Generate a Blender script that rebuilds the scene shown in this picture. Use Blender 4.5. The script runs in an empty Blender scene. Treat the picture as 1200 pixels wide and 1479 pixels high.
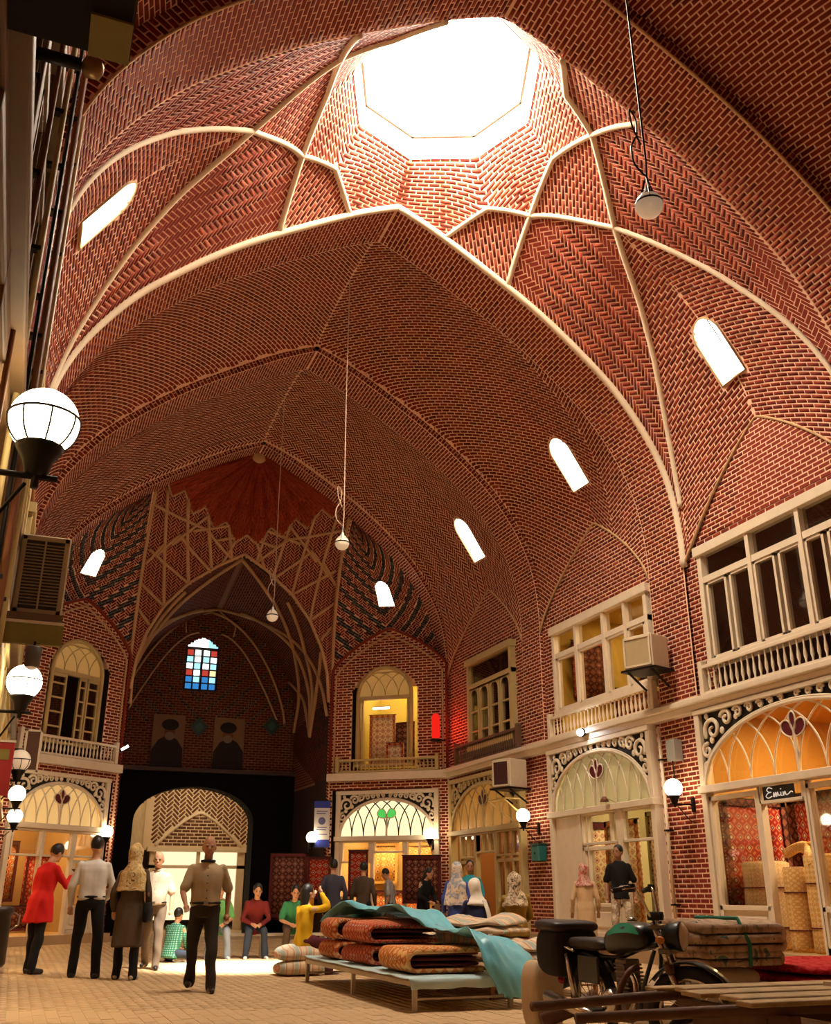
import bpy, bmesh, math, random
import numpy as np
from mathutils import Vector, Matrix, Euler
random.seed(7); RNG = np.random.default_rng(11)
SC = bpy.context.scene
COL = SC.collection
PI = math.pi
# ---------------------------------------------------------------- camera, sky, sun, exposure
F_PX, HORIZON, VP_X, EYE = 1400., 1290., 17., 1.1
PITCH = math.atan((HORIZON-739.5)/F_PX)
YAW = math.atan((600-VP_X)/F_PX/(math.cos(PITCH)+(HORIZON-739.5)/F_PX*math.sin(PITCH)))
cam = bpy.data.cameras.new('camera'); cam_o = bpy.data.objects.new('camera', cam); COL.objects.link(cam_o)
cam.sensor_fit = 'HORIZONTAL'; cam.sensor_width = 36.; cam.lens = 36.*F_PX/1200.
cam.clip_start = .05; cam.clip_end = 200
cam_o.location = (0,0,EYE); cam_o.rotation_euler = (PI/2+PITCH,0,-YAW)
SC.camera = cam_o
SC.view_settings.view_transform = 'Standard'; SC.view_settings.look = 'None'
SC.view_settings.exposure = 0.72; SC.view_settings.gamma = 1.0; SC.view_settings.use_curve_mapping = False
W = bpy.data.worlds.new('sky'); SC.world = W; W.use_nodes = True
W.node_tree.nodes['Background'].inputs[0].default_value = (.95,.97,1,1)
W.node_tree.nodes['Background'].inputs[1].default_value = 6.0
SC.cycles.use_denoising = True
SC.cycles.max_bounces = 7; SC.cycles.diffuse_bounces = 5; SC.cycles.sample_clamp_indirect = 6.0
sun = bpy.data.lights.new('sun','SUN'); sun_o = bpy.data.objects.new('sun', sun); COL.objects.link(sun_o)
sun.energy = 28.; sun.angle = math.radians(5.0); sun.color = (1,.93,.8)
sun_o.rotation_euler = Vector((-1.35,5.45,-13.6)).to_track_quat('-Z','Y').to_euler()
sun_o.location = (6,8,22)
SKYLIGHT_E, WINDOW_E = 42.0, 9.0

# ---------------------------------------------------------------- helpers
def cam_depth(P):
    P = np.asarray(P,float); cp,sp = math.cos(YAW),math.sin(YAW); c,s = math.cos(PITCH),math.sin(PITCH)
    r = P[...,0]*cp-P[...,1]*sp; fw = P[...,0]*sp+P[...,1]*cp; z = P[...,2]-EYE
    d = fw*c+z*s; y = -fw*s+z*c
    return 600+F_PX*r/np.maximum(d,.01), 739.5-F_PX*y/np.maximum(d,.01), d
def obj(name, me, mat=None, parent=None, M=None):
    o = bpy.data.objects.new(name, me); COL.objects.link(o)
    if mat is not None and not me.materials: me.materials.append(mat)
    if parent is not None: o.parent = parent
    if M is not None: o.matrix_basis = M
    return o
def empty(name, loc=(0,0,0), rz=0., parent=None):
    o = bpy.data.objects.new(name, None); COL.objects.link(o); o.location = loc; o.rotation_euler = (0,0,rz)
    o.empty_display_size = .2
    if parent is not None: o.parent = parent
    return o
def tag(o, label=None, cat=None, group=None, kind=None):
    if label: o['label'] = label
    if cat: o['category'] = cat
    if group: o['group'] = group
    if kind: o['kind'] = kind
    return o
def thing(name, label, cat, loc=(0,0,0), rz=0., group=None):
    return tag(empty(name, loc, rz), label, cat, group)
def struct(name, label=None):
    return tag(empty(name), label, None, None, 'structure')
class MB:
    """collects shapes for one mesh"""
    def __init__(s): s.v=[]; s.f=[]; s.m=[]; s.T=None; s.mi=0
    def add(s, V, Fs):
        b=len(s.v)
        for p in V:
            p=Vector(p); s.v.append(tuple(s.T@p) if s.T is not None else tuple(p))
        for f in Fs: s.f.append(tuple(b+i for i in f)); s.m.append(s.mi)
        return s
    def box(s, x0,x1,y0,y1,z0,z1, ch=0.):
        if ch<=0:
            V=[(x,y,z) for z in (z0,z1) for y in (y0,y1) for x in (x0,x1)]
            return s.add(V,[(0,2,3,1),(4,5,7,6),(0,1,5,4),(2,6,7,3),(0,4,6,2),(1,3,7,5)])
        c=ch; V=[];ring=[(x0+c,y0),(x1-c,y0),(x1,y0+c),(x1,y1-c),(x1-c,y1),(x0+c,y1),(x0,y1-c),(x0,y0+c)]
        def ins(r): return [(min(max(x,x0+c),x1-c) ,min(max(y,y0+c),y1-c)) for x,y in r]
        V+=[(x,y,z0) for x,y in ins(ring)]+[(x,y,z0+c) for x,y in ring]+[(x,y,z1-c) for x,y in ring]+[(x,y,z1) for x,y in ins(ring)]
        Fs=[tuple(range(7,-1,-1)),tuple(range(24,32))]
        for k in range(3):
            for i in range(8): j=(i+1)%8; Fs.append((k*8+i,k*8+j,k*8+8+j,k*8+8+i))
        return s.add(V,Fs)
    def bar(s, p0, p1, w, h, up=(0,0,1)):
        p0=Vector(p0);p1=Vector(p1);d=(p1-p0);d.normalize();u=Vector(up);x=d.cross(u)
        if x.length<1e-4: x=d.cross(Vector((1,0,0)))
        x.normalize();u=x.cross(d)
        V=[p+x*a*w/2+u*b*h/2 for p in (p0,p1) for a,b in ((-1,-1),(1,-1),(1,1),(-1,1))]
        return s.add(V,[(3,2,1,0),(4,5,6,7),(0,1,5,4),(1,2,6,5),(2,3,7,6),(3,0,4,7)])
    def tube(s, pts, r, n=8, closed=False, cap=True, flat=1., up=None):
        pts=[Vector(p) for p in pts]; m=len(pts)
        rs = r if hasattr(r,'__len__') else [r]*m
        V=[];prev=None
        for i,p in enumerate(pts):
            a=pts[(i-1)%m] if (closed or i>0) else p; b=pts[(i+1)%m] if (closed or i<m-1) else p
            d=(b-a)
            if d.length<1e-9: d=Vector((0,0,1))
            d.normalize()
            if up is not None:
                u=Vector(up[i] if hasattr(up[0],'__len__') else up); x=d.cross(u)
                if x.length<1e-5: x=d.cross(Vector((.3,.9,.1)))
                x.normalize()
            elif prev is None:
                x=d.cross(Vector((0,0,1)))
                if x.length<.05: x=d.cross(Vector((1,0,0)))
                x.normalize()
            else:
                x=prev-d*prev.dot(d)
                if x.length<1e-6: x=d.orthogonal()
                x.normalize()
            prev=x; y=x.cross(d)
            for k in range(n):
                t=2*PI*(k+.5)/n; V.append(p+x*math.cos(t)*rs[i]+y*math.sin(t)*rs[i]*flat)
        Fs=[]
        for i in range(m if closed else m-1):
            j=(i+1)%m
            for k in range(n):
                l=(k+1)%n; Fs.append((i*n+k,i*n+l,j*n+l,j*n+k))
        if cap and not closed: Fs+= [tuple(range(n-1,-1,-1)),tuple((m-1)*n+k for k in range(n))]
        return s.add(V,Fs)
    def cyl(s, p0, p1, r0, r1=None, n=12): return s.tube([p0,p1],[r0,r0 if r1 is None else r1],n)
    def lathe(s, prof, c=(0,0,0), n=16, cap=True, axis='z', sx=1., sy=1.):
        V=[];m=len(prof)
        for r,z in prof:
            for k in range(n):
                t=2*PI*k/n; x,y=r*math.cos(t)*sx,r*math.sin(t)*sy
                V.append((c[0]+x,c[1]+y,c[2]+z) if axis=='z' else (c[0]+x,c[1]-z,c[2]+y) if axis=='y' else (c[0]+z,c[1]+x,c[2]+y))
        Fs=[(i*n+k,i*n+(k+1)%n,(i+1)*n+(k+1)%n,(i+1)*n+k) for i in range(m-1) for k in range(n)]
        if cap: Fs+=[tuple(range(n-1,-1,-1)),tuple((m-1)*n+k for k in range(n))]
        return s.add(V,Fs)
    def sphere(s, c, r, n=20, m=10, sx=1.,sy=1.,sz=1.):
        prof=[(max(r*math.sin(PI*i/m),1e-4),-r*math.cos(PI*i/m)*sz) for i in range(m+1)]
        return s.lathe(prof,c,n,True,'z',sx,sy)
    def prism(s, poly, y0, y1):
        """polygon in local x,z extruded along y"""
        n=len(poly); V=[(x,y0,z) for x,z in poly]+[(x,y1,z) for x,z in poly]
        return s.add(V,[tuple(range(n)),tuple(range(2*n-1,n-1,-1))]+[(i,n+i,n+(i+1)%n,(i+1)%n) for i in range(n)])
    def strip(s, A, B):
        n=len(A); return s.add(list(A)+list(B),[(i,i+1,n+i+1,n+i) for i in range(n-1)])
    def grid(s, P, nu, nv):
        return s.add(P,[(i*nv+j,i*nv+j+1,(i+1)*nv+j+1,(i+1)*nv+j) for i in range(nu-1) for j in range(nv-1)])
    def mesh(s, name, smooth=False):
        me=bpy.data.meshes.new(name); me.from_pydata(s.v,[],s.f)
        if any(s.m): me.polygons.foreach_set('material_index',s.m)
        if smooth: me.polygons.foreach_set('use_smooth',[True]*len(s.f))
        me.update(); return me
    def build(s, name, mat, parent=None, smooth=False, M=None, bevel=0.):
        me=s.mesh(name,smooth)
        for k in (mat if isinstance(mat,(list,tuple)) else [mat]): me.materials.append(k)
        o=obj(name,me,None,parent,M)
        if bevel:
            b=o.modifiers.new('bevel','BEVEL'); b.width=bevel; b.segments=2; b.limit_method='ANGLE'
        return o
def np_mesh(name, V, Fq, smooth=False):
    me=bpy.data.meshes.new(name); V=np.ascontiguousarray(V,np.float32); Fq=np.ascontiguousarray(Fq,np.int32)
    me.vertices.add(len(V)); me.vertices.foreach_set('co',V.ravel())
    k=Fq.shape[1]; me.loops.add(Fq.size); me.loops.foreach_set('vertex_index',Fq.ravel())
    me.polygons.add(len(Fq)); me.polygons.foreach_set('loop_start',np.arange(0,Fq.size,k,dtype=np.int32))
    if smooth: me.polygons.foreach_set('use_smooth',np.ones(len(Fq),bool))
    me.update(calc_edges=True); me.validate(); return me
def copy_tree(o, parent=None):
    c=o.copy(); COL.objects.link(c)
    if parent is not None: c.parent=parent
    for ch in list(o.children): copy_tree(ch,c)
    return c

# ---------------------------------------------------------------- materials
MATS={}
def nodes(name):
    m=bpy.data.materials.new(name); m.use_nodes=True; nt=m.node_tree
    return m,nt,nt.nodes['Principled BSDF']
def mat(name, col, rough=.7, metal=0., noise=0., nscale=8., bump=0., bscale=40., emit=0., ecol=None, spec=.4, trans=0., coat=0.):
    if name in MATS: return MATS[name]
    m,nt,b=nodes(name); b.inputs['Base Color'].default_value=(*col,1); b.inputs['Roughness'].default_value=rough
    b.inputs['Metallic'].default_value=metal; b.inputs['Specular IOR Level'].default_value=spec
    if trans: b.inputs['Transmission Weight'].default_value=trans
    if coat: b.inputs['Coat Weight'].default_value=coat
    if noise:
        t=nt.nodes.new('ShaderNodeTexNoise'); t.inputs['Scale'].default_value=nscale; t.inputs['Detail'].default_value=4
        co=nt.nodes.new('ShaderNodeTexCoord'); nt.links.new(co.outputs['Object'],t.inputs['Vector'])
        mx=nt.nodes.new('ShaderNodeMix'); mx.data_type='RGBA'; nt.links.new(t.outputs['Fac'],mx.inputs[0])
        mx.inputs[6].default_value=(*[c*(1-noise) for c in col],1); mx.inputs[7].default_value=(*[min(1,c*(1+noise)) for c in col],1)
        nt.links.new(mx.outputs[2],b.inputs['Base Color'])
    if bump:
        t=nt.nodes.new('ShaderNodeTexNoise'); t.inputs['Scale'].default_value=bscale; t.inputs['Detail'].default_value=3
        co=nt.nodes.new('ShaderNodeTexCoord'); nt.links.new(co.outputs['Object'],t.inputs['Vector'])
        bp=nt.nodes.new('ShaderNodeBump'); bp.inputs['Strength'].default_value=bump; bp.inputs['Distance'].default_value=.01
        nt.links.new(t.outputs['Fac'],bp.inputs['Height']); nt.links.new(bp.outputs[0],b.inputs['Normal'])
    if emit:
        b.inputs['Emission Color'].default_value=(*(ecol or col),1); b.inputs['Emission Strength'].default_value=emit
    MATS[name]=m; return m
def brick_mat(name, cols, rough=.8):
    """per-brick colour by island, with fine grain"""
    m,nt,b=nodes(name); g=nt.nodes.new('ShaderNodeNewGeometry'); r=nt.nodes.new('ShaderNodeValToRGB')
    r.color_ramp.interpolation='LINEAR'; e=r.color_ramp.elements
    while len(e)<len(cols): e.new(.5)
    for i,c in enumerate(cols): e[i].position=i/(len(cols)-1); e[i].color=(*c,1)
    nt.links.new(g.outputs['Random Per Island'],r.inputs[0])
    t=nt.nodes.new('ShaderNodeTexNoise'); t.inputs['Scale'].default_value=14; t.inputs['Detail'].default_value=4
    mx=nt.nodes.new('ShaderNodeMix'); mx.data_type='RGBA'; mx.blend_type='MULTIPLY'; mx.inputs[0].default_value=.55
    rr=nt.nodes.new('ShaderNodeMapRange'); rr.inputs[3].default_value=.45; rr.inputs[4].default_value=1.5
    nt.links.new(t.outputs['Fac'],rr.inputs[0]); nt.links.new(r.outputs[0],mx.inputs[6]); nt.links.new(rr.outputs[0],mx.inputs[7])
    nt.links.new(mx.outputs[2],b.inputs['Base Color']); b.inputs['Roughness'].default_value=rough; b.inputs['Specular IOR Level'].default_value=.25
    MATS[name]=m; return m
def emission(name, col, strength, through=0.):
    if name in MATS: return MATS[name]
    m=bpy.data.materials.new(name); m.use_nodes=True; nt=m.node_tree; nt.nodes.clear()
    o=nt.nodes.new('ShaderNodeOutputMaterial'); e=nt.nodes.new('ShaderNodeEmission'); e.inputs[0].default_value=(*col,1); e.inputs[1].default_value=strength
    if through:
        t=nt.nodes.new('ShaderNodeBsdfTransparent'); t.inputs[0].default_value=(through,through,through,1); a=nt.nodes.new('ShaderNodeAddShader')
        nt.links.new(e.outputs[0],a.inputs[0]); nt.links.new(t.outputs[0],a.inputs[1]); nt.links.new(a.outputs[0],o.inputs[0])
    else: nt.links.new(e.outputs[0],o.inputs[0])
    MATS[name]=m; return m
def glass_mat(name, tint=(.9,.9,.88), refl=.12, rough=.03):
    if name in MATS: return MATS[name]
    m=bpy.data.materials.new(name); m.use_nodes=True; nt=m.node_tree; nt.nodes.clear()
    o=nt.nodes.new('ShaderNodeOutputMaterial'); t=nt.nodes.new('ShaderNodeBsdfTransparent'); t.inputs[0].default_value=(*tint,1)
    g=nt.nodes.new('ShaderNodeBsdfGlossy'); g.inputs['Roughness'].default_value=rough; mx=nt.nodes.new('ShaderNodeMixShader'); mx.inputs[0].default_value=refl
    nt.links.new(t.outputs[0],mx.inputs[1]); nt.links.new(g.outputs[0],mx.inputs[2]); nt.links.new(mx.outputs[0],o.inputs[0])
    MATS[name]=m; return m
def carpet_mat(name, base, a, b, c, sx=6., sy=6., rough=.95):
    """woven pattern in object generated space: medallion lattice, small figures"""
    m,nt,bs=nodes(name); co=nt.nodes.new('ShaderNodeTexCoord')
    mp=nt.nodes.new('ShaderNodeMapping'); mp.inputs['Scale'].default_value=(sx,sy,sy); nt.links.new(co.outputs['Object'],mp.inputs[0])
    v=nt.nodes.new('ShaderNodeTexVoronoi'); v.inputs['Scale'].default_value=1.0; v.feature='F1'; v.distance='MANHATTAN'; v.inputs['Randomness'].default_value=.06; nt.links.new(mp.outputs[0],v.inputs['Vector'])
    r=nt.nodes.new('ShaderNodeValToRGB'); r.color_ramp.interpolation='CONSTANT'; e=r.color_ramp.elements
    for _ in range(3): e.new(.5)
    for i,(p,k) in enumerate(((0,b),(.2,c),(.32,a),(.5,base),(.86,a))): e[i].position=p; e[i].color=(*k,1)
    nt.links.new(v.outputs['Distance'],r.inputs[0])
    t=nt.nodes.new('ShaderNodeTexNoise'); t.inputs['Scale'].default_value=30; mx=nt.nodes.new('ShaderNodeMix'); mx.data_type='RGBA'; mx.blend_type='MULTIPLY'; mx.inputs[0].default_value=.5
    nt.links.new(r.outputs[0],mx.inputs[6]); nt.links.new(t.outputs['Fac'],mx.inputs[7])
    sc=nt.nodes.new('ShaderNodeMix'); sc.data_type='RGBA'; sc.blend_type='MULTIPLY'; sc.inputs[0].default_value=1; sc.inputs[7].default_value=(1.5,1.5,1.5,1); nt.links.new(mx.outputs[2],sc.inputs[6])
    nt.links.new(sc.outputs[2],bs.inputs['Base Color']); bs.inputs['Roughness'].default_value=rough; bs.inputs['Specular IOR Level'].default_value=.1
    MATS[name]=m; return m
BRICK = brick_mat('fired brick', [(.11,.011,.006),(.18,.019,.009),(.24,.027,.011),(.145,.014,.007),(.30,.048,.018)])
BRICK_TEAL = brick_mat('glazed dark brick', [(.012,.02,.03),(.02,.04,.05),(.008,.012,.02)],.35)
MORTAR = mat('lime mortar',(.86,.54,.36),.9,noise=.15,nscale=3)
PLASTER = mat('cream plaster',(.80,.66,.48),.75,noise=.08,nscale=4,bump=.2)
OCHRE_PL = mat('ochre plaster rib',(.55,.34,.17),.8,noise=.12,nscale=5)
PAINT = mat('cream painted wood',(.72,.60,.44),.5,noise=.1,nscale=6,bump=.1)
PAINT_Y = mat('yellowed painted wood',(.50,.38,.16),.55,noise=.15,nscale=6)
DARKWOOD = mat('dark stained wood',(.045,.018,.010),.5,noise=.3,nscale=12)
IRON = mat('black iron',(.012,.009,.008),.45,metal=.6)
DARK = mat('dark void cloth',(.006,.004,.004),.9)
GLASS = glass_mat('window glass',(.85,.82,.78),.1)
GLOBE = emission('lit opal globe',(1,.80,.52),10.)
GLOBE_OFF = mat('faintly glowing opal globe',(.85,.72,.55),.3,emit=.12,ecol=(1,.8,.55))  # globes that are switched off, with a faint warm glow put in
SKYPANE = emission('daylit skylight glazing',(1,.86,.64),SKYLIGHT_E,.9)
WINPANE = emission('daylit frosted pane',(1,.95,.84),WINDOW_E)
# ---------------------------------------------------------------- geometry of the vaults (pure maths)
CX = 5.0
def smooth_curve(pts, n=400):
    P = np.array(pts, float); m = len(P); out = []
    for i in range(m-1):
        p0 = P[max(i-1,0)]; p1 = P[i]; p2 = P[i+1]; p3 = P[min(i+2,m-1)]
        k = 24; t = np.linspace(0,1,k,endpoint=(i==m-2))[:,None]
        out.append(.5*((2*p1)+(-p0+p2)*t+(2*p0-5*p1+4*p2-p3)*t**2+(-p0+3*p1-3*p2+p3)*t**3))
    Q = np.vstack(out); L = np.r_[0,np.cumsum(np.linalg.norm(np.diff(Q,axis=0),axis=1))]
    s = np.linspace(0,L[-1],n)
    return np.c_[np.interp(s,L,Q[:,0]),np.interp(s,L,Q[:,1])], L[-1]
ARCH = [(0,12.95),(.9,12.52),(2.2,11.74),(3.0,11.2),(3.75,10.58),(4.4,9.95),(4.95,9.2),(5.3,8.5),(5.48,7.8),(5.55,7.1),(5.55,6.6)]
ARCH_C, ARCH_L = smooth_curve(ARCH)
def arch_at(s):
    """s in 0..1 from crown to springing -> (offset, z)"""
    i = np.clip(np.asarray(s,float),0,1)*(len(ARCH_C)-1)
    k = np.arange(len(ARCH_C))
    return np.interp(i,k,ARCH_C[:,0]), np.interp(i,k,ARCH_C[:,1])
class Bay:
    def __init__(s, y0, y1, cpts, rise=0., edge='flat', k0=.15, k1=.6, yc=None):
        s.y0,s.y1 = y0,y1; s.yc=yc or (y0+y1)/2
        e = np.array(ARCH,float)
        if rise:
            d = np.gradient(e,axis=0); nrm = np.c_[-d[:,1],d[:,0]]; nrm/=np.linalg.norm(nrm,axis=1)[:,None]
            f = np.clip((e[:,1]-6.6)/2.5,0,1)[:,None]
            e = e+nrm*rise*f; e[:,0]=np.maximum(e[:,0],0); e[0,0]=0
        s.e,s.Le = smooth_curve(e); s.c,s.Lc = smooth_curve(cpts); s.edge=edge; s.k0=k0; s.k1=k1
    def w(s, Y, t):
        y = np.clip(np.where(Y>s.yc,(Y-s.yc)/(s.y1-s.yc),(s.yc-Y)/(s.yc-s.y0)),0,1); k = s.k0+(s.k1-s.k0)*t
        r = (1-y*y) if s.edge=='flat' else np.sqrt(np.maximum(1-y*y,0))
        return k*(1-y)+(1-k)*r
    def L(s, Y):
        W = s.w(Y,.8); return s.Le*(1-W)+s.Lc*W
    def at(s, a, Y, side):
        a=np.asarray(a,float);Y=np.asarray(Y,float)
        t = np.clip(a/s.L(Y),0,1); W=s.w(Y,t); n=len(s.e); k=np.arange(n); i=t*(n-1)
        x=(1-W)*np.interp(i,k,s.e[:,0])+W*np.interp(i,k,s.c[:,0])
        z=(1-W)*np.interp(i,k,s.e[:,1])+W*np.interp(i,k,s.c[:,1])
        return np.stack([CX+side*x,Y+0*x,z],-1)
BAY1 = Bay(9.3,13.8,[(0,13.75),(1.2,13.35),(2.02,12.88),(3.1,11.8),(4.2,10.85),(5.0,9.85),(5.4,9.2),(5.62,8.58)])
CP2 = [(0,13.3),(1.2,12.95),(2.3,12.3),(3.3,11.6),(4.3,10.75),(5.05,9.85),(5.42,9.2),(5.62,8.52)]
BAY2 = Bay(14.9,19.3,CP2,.14,'round',.1,.6,16.8)
BAY3 = Bay(20.2,24.8,CP2,.12,'round',.1,.6,22.1)
BAY0 = Bay(2.7,8.2,CP2,.24,'flat',.1,.6)
# ---------------------------------------------------------------- brick laying
_u = MB().box(-.5,.5,-.5,.5,-.5,.5); UNIT_BRICK = _u.mesh('brick'); UNIT_BRICK.materials.append(BRICK)
UNIT_TEAL = MB().box(-.5,.5,-.5,.5,-.5,.5).mesh('glazed_brick'); UNIT_TEAL.materials.append(BRICK_TEAL)
def in_poly(x, y, poly):
    ins = np.zeros(np.shape(x),bool); n=len(poly)
    for i in range(n):
        x0,y0=poly[i]; x1,y1=poly[(i+1)%n]
        c=((y0>y)!=(y1>y)); xi=(x1-x0)*(y-y0)/((y1-y0) if y1!=y0 else 1e-9)+x0
        ins ^= c&(x<xi)
    return ins
def bricks(parent, S, ar, br, mask=None, L=.206, Wd=.056, g=.022, pat='run', ang=0., depth=.004, interior=(5,None,6.), n_ind=0, brick=None, name='brick'):
    """lay bricks on the surface S(a,b); long side along b when ang=0"""
    a0,a1=ar; b0,b1=br; ac,bc=(a0+a1)/2,(b0+b1)/2
    R=math.hypot(a1-a0,b1-b0)/2+.3; l,w=L+g,Wd+g
    if pat=='run':
        nq=int(R/w)+1; npp=int(R/l)+2
        q,p=np.meshgrid(np.arange(-nq,nq+1),np.arange(-npp,npp+1),indexing='ij')
        P=(p+.5*(q%2))*l; Q=q*w*1.0; TH=np.zeros(P.shape)
        P=P.ravel();Q=Q.ravel();TH=TH.ravel()
    else:
        n=int(1.5*R/w)+2; m=int(1.5*R/l)+2
        i,j=np.meshgrid(np.arange(-n,n+1),np.arange(-m,m+1),indexing='ij')
        bx=i*w+j*(l+w); by=i*w+j*(w-l)
        P=np.r_[(bx+l/2).ravel(),(bx+l+w/2).ravel()]; Q=np.r_[(by+w/2).ravel(),(by+w-l/2).ravel()]
        TH=np.r_[np.zeros(bx.size),np.full(bx.size,PI/2)]
    ca,sa=math.cos(ang),math.sin(ang)
    B=bc+P*ca-Q*sa; A=ac+P*sa+Q*ca; TH=TH+ang
    k=(B>b0-l)&(B<b1+l)&(A>a0-l)&(A<a1+l); A,B,TH=A[k],B[k],TH[k]
    ct,st=np.cos(TH),np.sin(TH)
    ts=np.linspace(-1,1,13)
    def ok(aa,bb):
        r=(aa>=a0)&(aa<=a1)&(bb>=b0)&(bb<=b1)
        if mask is not None: r&=mask(aa,bb)
        return r
    SA=A[:,None]+st[:,None]*ts*L/2; SB=B[:,None]+ct[:,None]*ts*L/2
    I=ok(SA,SB)
    k=I.any(1); A,B,ct,st,I=A[k],B[k],ct[k],st[k],I[k]
    if not len(A): return None
    i0=I.argmax(1); i1=12-I[:,::-1].argmax(1)
    t0,t1=ts[i0],ts[i1]; k=(t1-t0)>.3; A,B,ct,st,t0,t1=A[k],B[k],ct[k],st[k],t0[k],t1[k]
    cA=A+st*(t0+t1)/2*L/2; cB=B+ct*(t0+t1)/2*L/2; hl=(t1-t0)/2*L/2; hw=Wd/2
    aw=cA; C=S(cA,cB)
    e=1e-3; Ta=(S(cA+e,cB)-S(cA-e,cB)); Tb=(S(cA,cB+e)-S(cA,cB-e))
    Nn=np.cross(Ta,Tb); ln=np.linalg.norm(Nn,axis=1); k=ln>1e-9
    cA,cB,ct,st,hl,C,Nn,ln=cA[k],cB[k],ct[k],st[k],hl[k],C[k],Nn[k],ln[k]; Nn/=ln[:,None]
    it=np.array([interior[0],0,interior[2]],float)[None]-C; it[:,1]=0 if interior[1] is None else interior[1]-C[:,1]
    sg=np.sign((Nn*it).sum(1)); sg[sg==0]=1; Nn*=sg[:,None]
    cor=[]
    for dl,dw in ((-1,-1),(1,-1),(1,1),(-1,1)):
        cor.append(S(cA+st*dl*hl+ct*dw*hw, cB+ct*dl*hl-st*dw*hw))
    cor=np.stack(cor,1)
    jit=RNG.uniform(-.002,.002,len(cA))
    top=cor+Nn[:,None,:]*(depth+jit)[:,None,None]; bot=cor-Nn[:,None,:]*.012
    n=len(cA); ind=np.zeros(n,bool)
    if n_ind:
        u,v,d=cam_depth(C); vis=(u>2)&(u<1198)&(v>2)&(v<1477)&(d>.3)
        view=np.array([0,0,EYE])-C; view/=np.linalg.norm(view,axis=1)[:,None]
        sc=np.where(vis,np.clip((view*Nn).sum(1),0,1)*hl/np.maximum(d,.1)**2,-1)
        pick=np.argsort(-sc)[:n_ind]; pick=pick[sc[pick]>0]; ind[pick]=True
        um=UNIT_TEAL if brick is BRICK_TEAL else UNIT_BRICK
        for i in pick:
            cc=top[i]; x=(cc[1]-cc[0]+cc[2]-cc[3])/2; lx=np.linalg.norm(x); x=x/lx
            z=Nn[i]; y=np.cross(z,x); y/=np.linalg.norm(y); z=np.cross(x,y); ly=abs(((cc[3]-cc[0]+cc[2]-cc[1])/2)@y); h=depth+.012+jit[i]
            ctr=cc.mean(0)-z*h/2
            M=Matrix(((x[0]*lx,y[0]*ly,z[0]*h,ctr[0]),(x[1]*lx,y[1]*ly,z[1]*h,ctr[1]),(x[2]*lx,y[2]*ly,z[2]*h,ctr[2]),(0,0,0,1)))
            obj(name,um,None,parent,M)
    r=~ind; n=r.sum()
    if n:
        V=np.concatenate([top[r],bot[r]],1).reshape(-1,3); o8=(np.arange(n)*8)[:,None]
        flip=(np.einsum('ij,ij->i',np.cross(cor[r][:,1]-cor[r][:,0],cor[r][:,2]-cor[r][:,1]),Nn[r])<0)
        Fq=np.array([[0,1,2,3],[0,4,5,1],[1,5,6,2],[2,6,7,3],[3,7,4,0]])
        FA=(o8[:,:,None]+Fq[None]).reshape(n,5,4); FA[flip]=FA[flip][:,:,::-1]
        me=np_mesh(name+'_field',V,FA.reshape(-1,4)); o=obj(name+'_field',me,brick or BRICK,parent); o['kind']='stuff'
    return None
def shell(parent, S, ar, br, na, nb, name='mortar_bed', material=None, back=.004, mask=None):
    a=np.linspace(*ar,na); b=np.linspace(*br,nb); A,Bb=np.meshgrid(a,b,indexing='ij'); P=S(A.ravel(),Bb.ravel())
    i,j=np.meshgrid(np.arange(na-1),np.arange(nb-1),indexing='ij'); i=i.ravel();j=j.ravel()
    Fq=np.stack([i*nb+j,i*nb+j+1,(i+1)*nb+j+1,(i+1)*nb+j],1)
    if mask is not None:
        am=(a[i]+a[i+1])/2; bm=(b[j]+b[j+1])/2; Fq=Fq[mask(am,bm)]
    return obj(name,np_mesh(name,P,Fq,True),material or MORTAR,parent)
def rib(parent, pts, r=.06, material=None, name='rib', flat=.8, n=8):
    return MB().tube(pts,r,n,flat=flat).build(name,material or PLASTER,parent,True)
IND=300
# ---------------------------------------------------------------- dome bay over the carpet tables
RB=BAY1; OCX,OCY,OCR,OCZ=5.02,11.64,1.60,13.62
E1,K1,C1,E2,PP,K2=(.92,2.25),(1.45,1.45),(2.12,1.08),(2.2,2.25),(3.15,0),(2.02,0)
R2o=[3.15,3.48,4.05,4.59,5.08,5.4,5.5,6]; R2d=[0,.28,.72,1.2,1.7,2.0,2.08,2.1]
m_=lambda p:(p[0],-p[1]); f_=lambda p:(-p[0],p[1])
half=[(0,2.25),E1,K1,C1,K2,m_(C1),m_(K1),m_(E1),(0,-2.25)]
STAR=half+[f_(p) for p in half[-2:0:-1]]
KITES=[[E1,E2,C1,K1],[m_(p) for p in (E1,E2,C1,K1)],[C1,PP,m_(C1),K2]]
def arch_win(a_mid_lo, a_hi, yc, hw):
    """rounded-top window in (a,Y): straight sides from a_hi (sill) up to a_mid_lo (spring)"""
    def f(a,Y,pad=0.):
        dy=np.abs(Y-yc); s=(a<=a_hi+pad)&(a>=a_mid_lo)&(dy<=hw+pad)
        return s|((a<a_mid_lo)&(((a-a_mid_lo)/1.0)**2+dy**2<=(hw+pad)**2))
    return f
WIN1=arch_win(6.25,7.08,11.58,.30); WIN2=arch_win(5.98,6.85,16.72,.35); WIN3=arch_win(5.98,6.85,21.95,.38)
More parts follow.
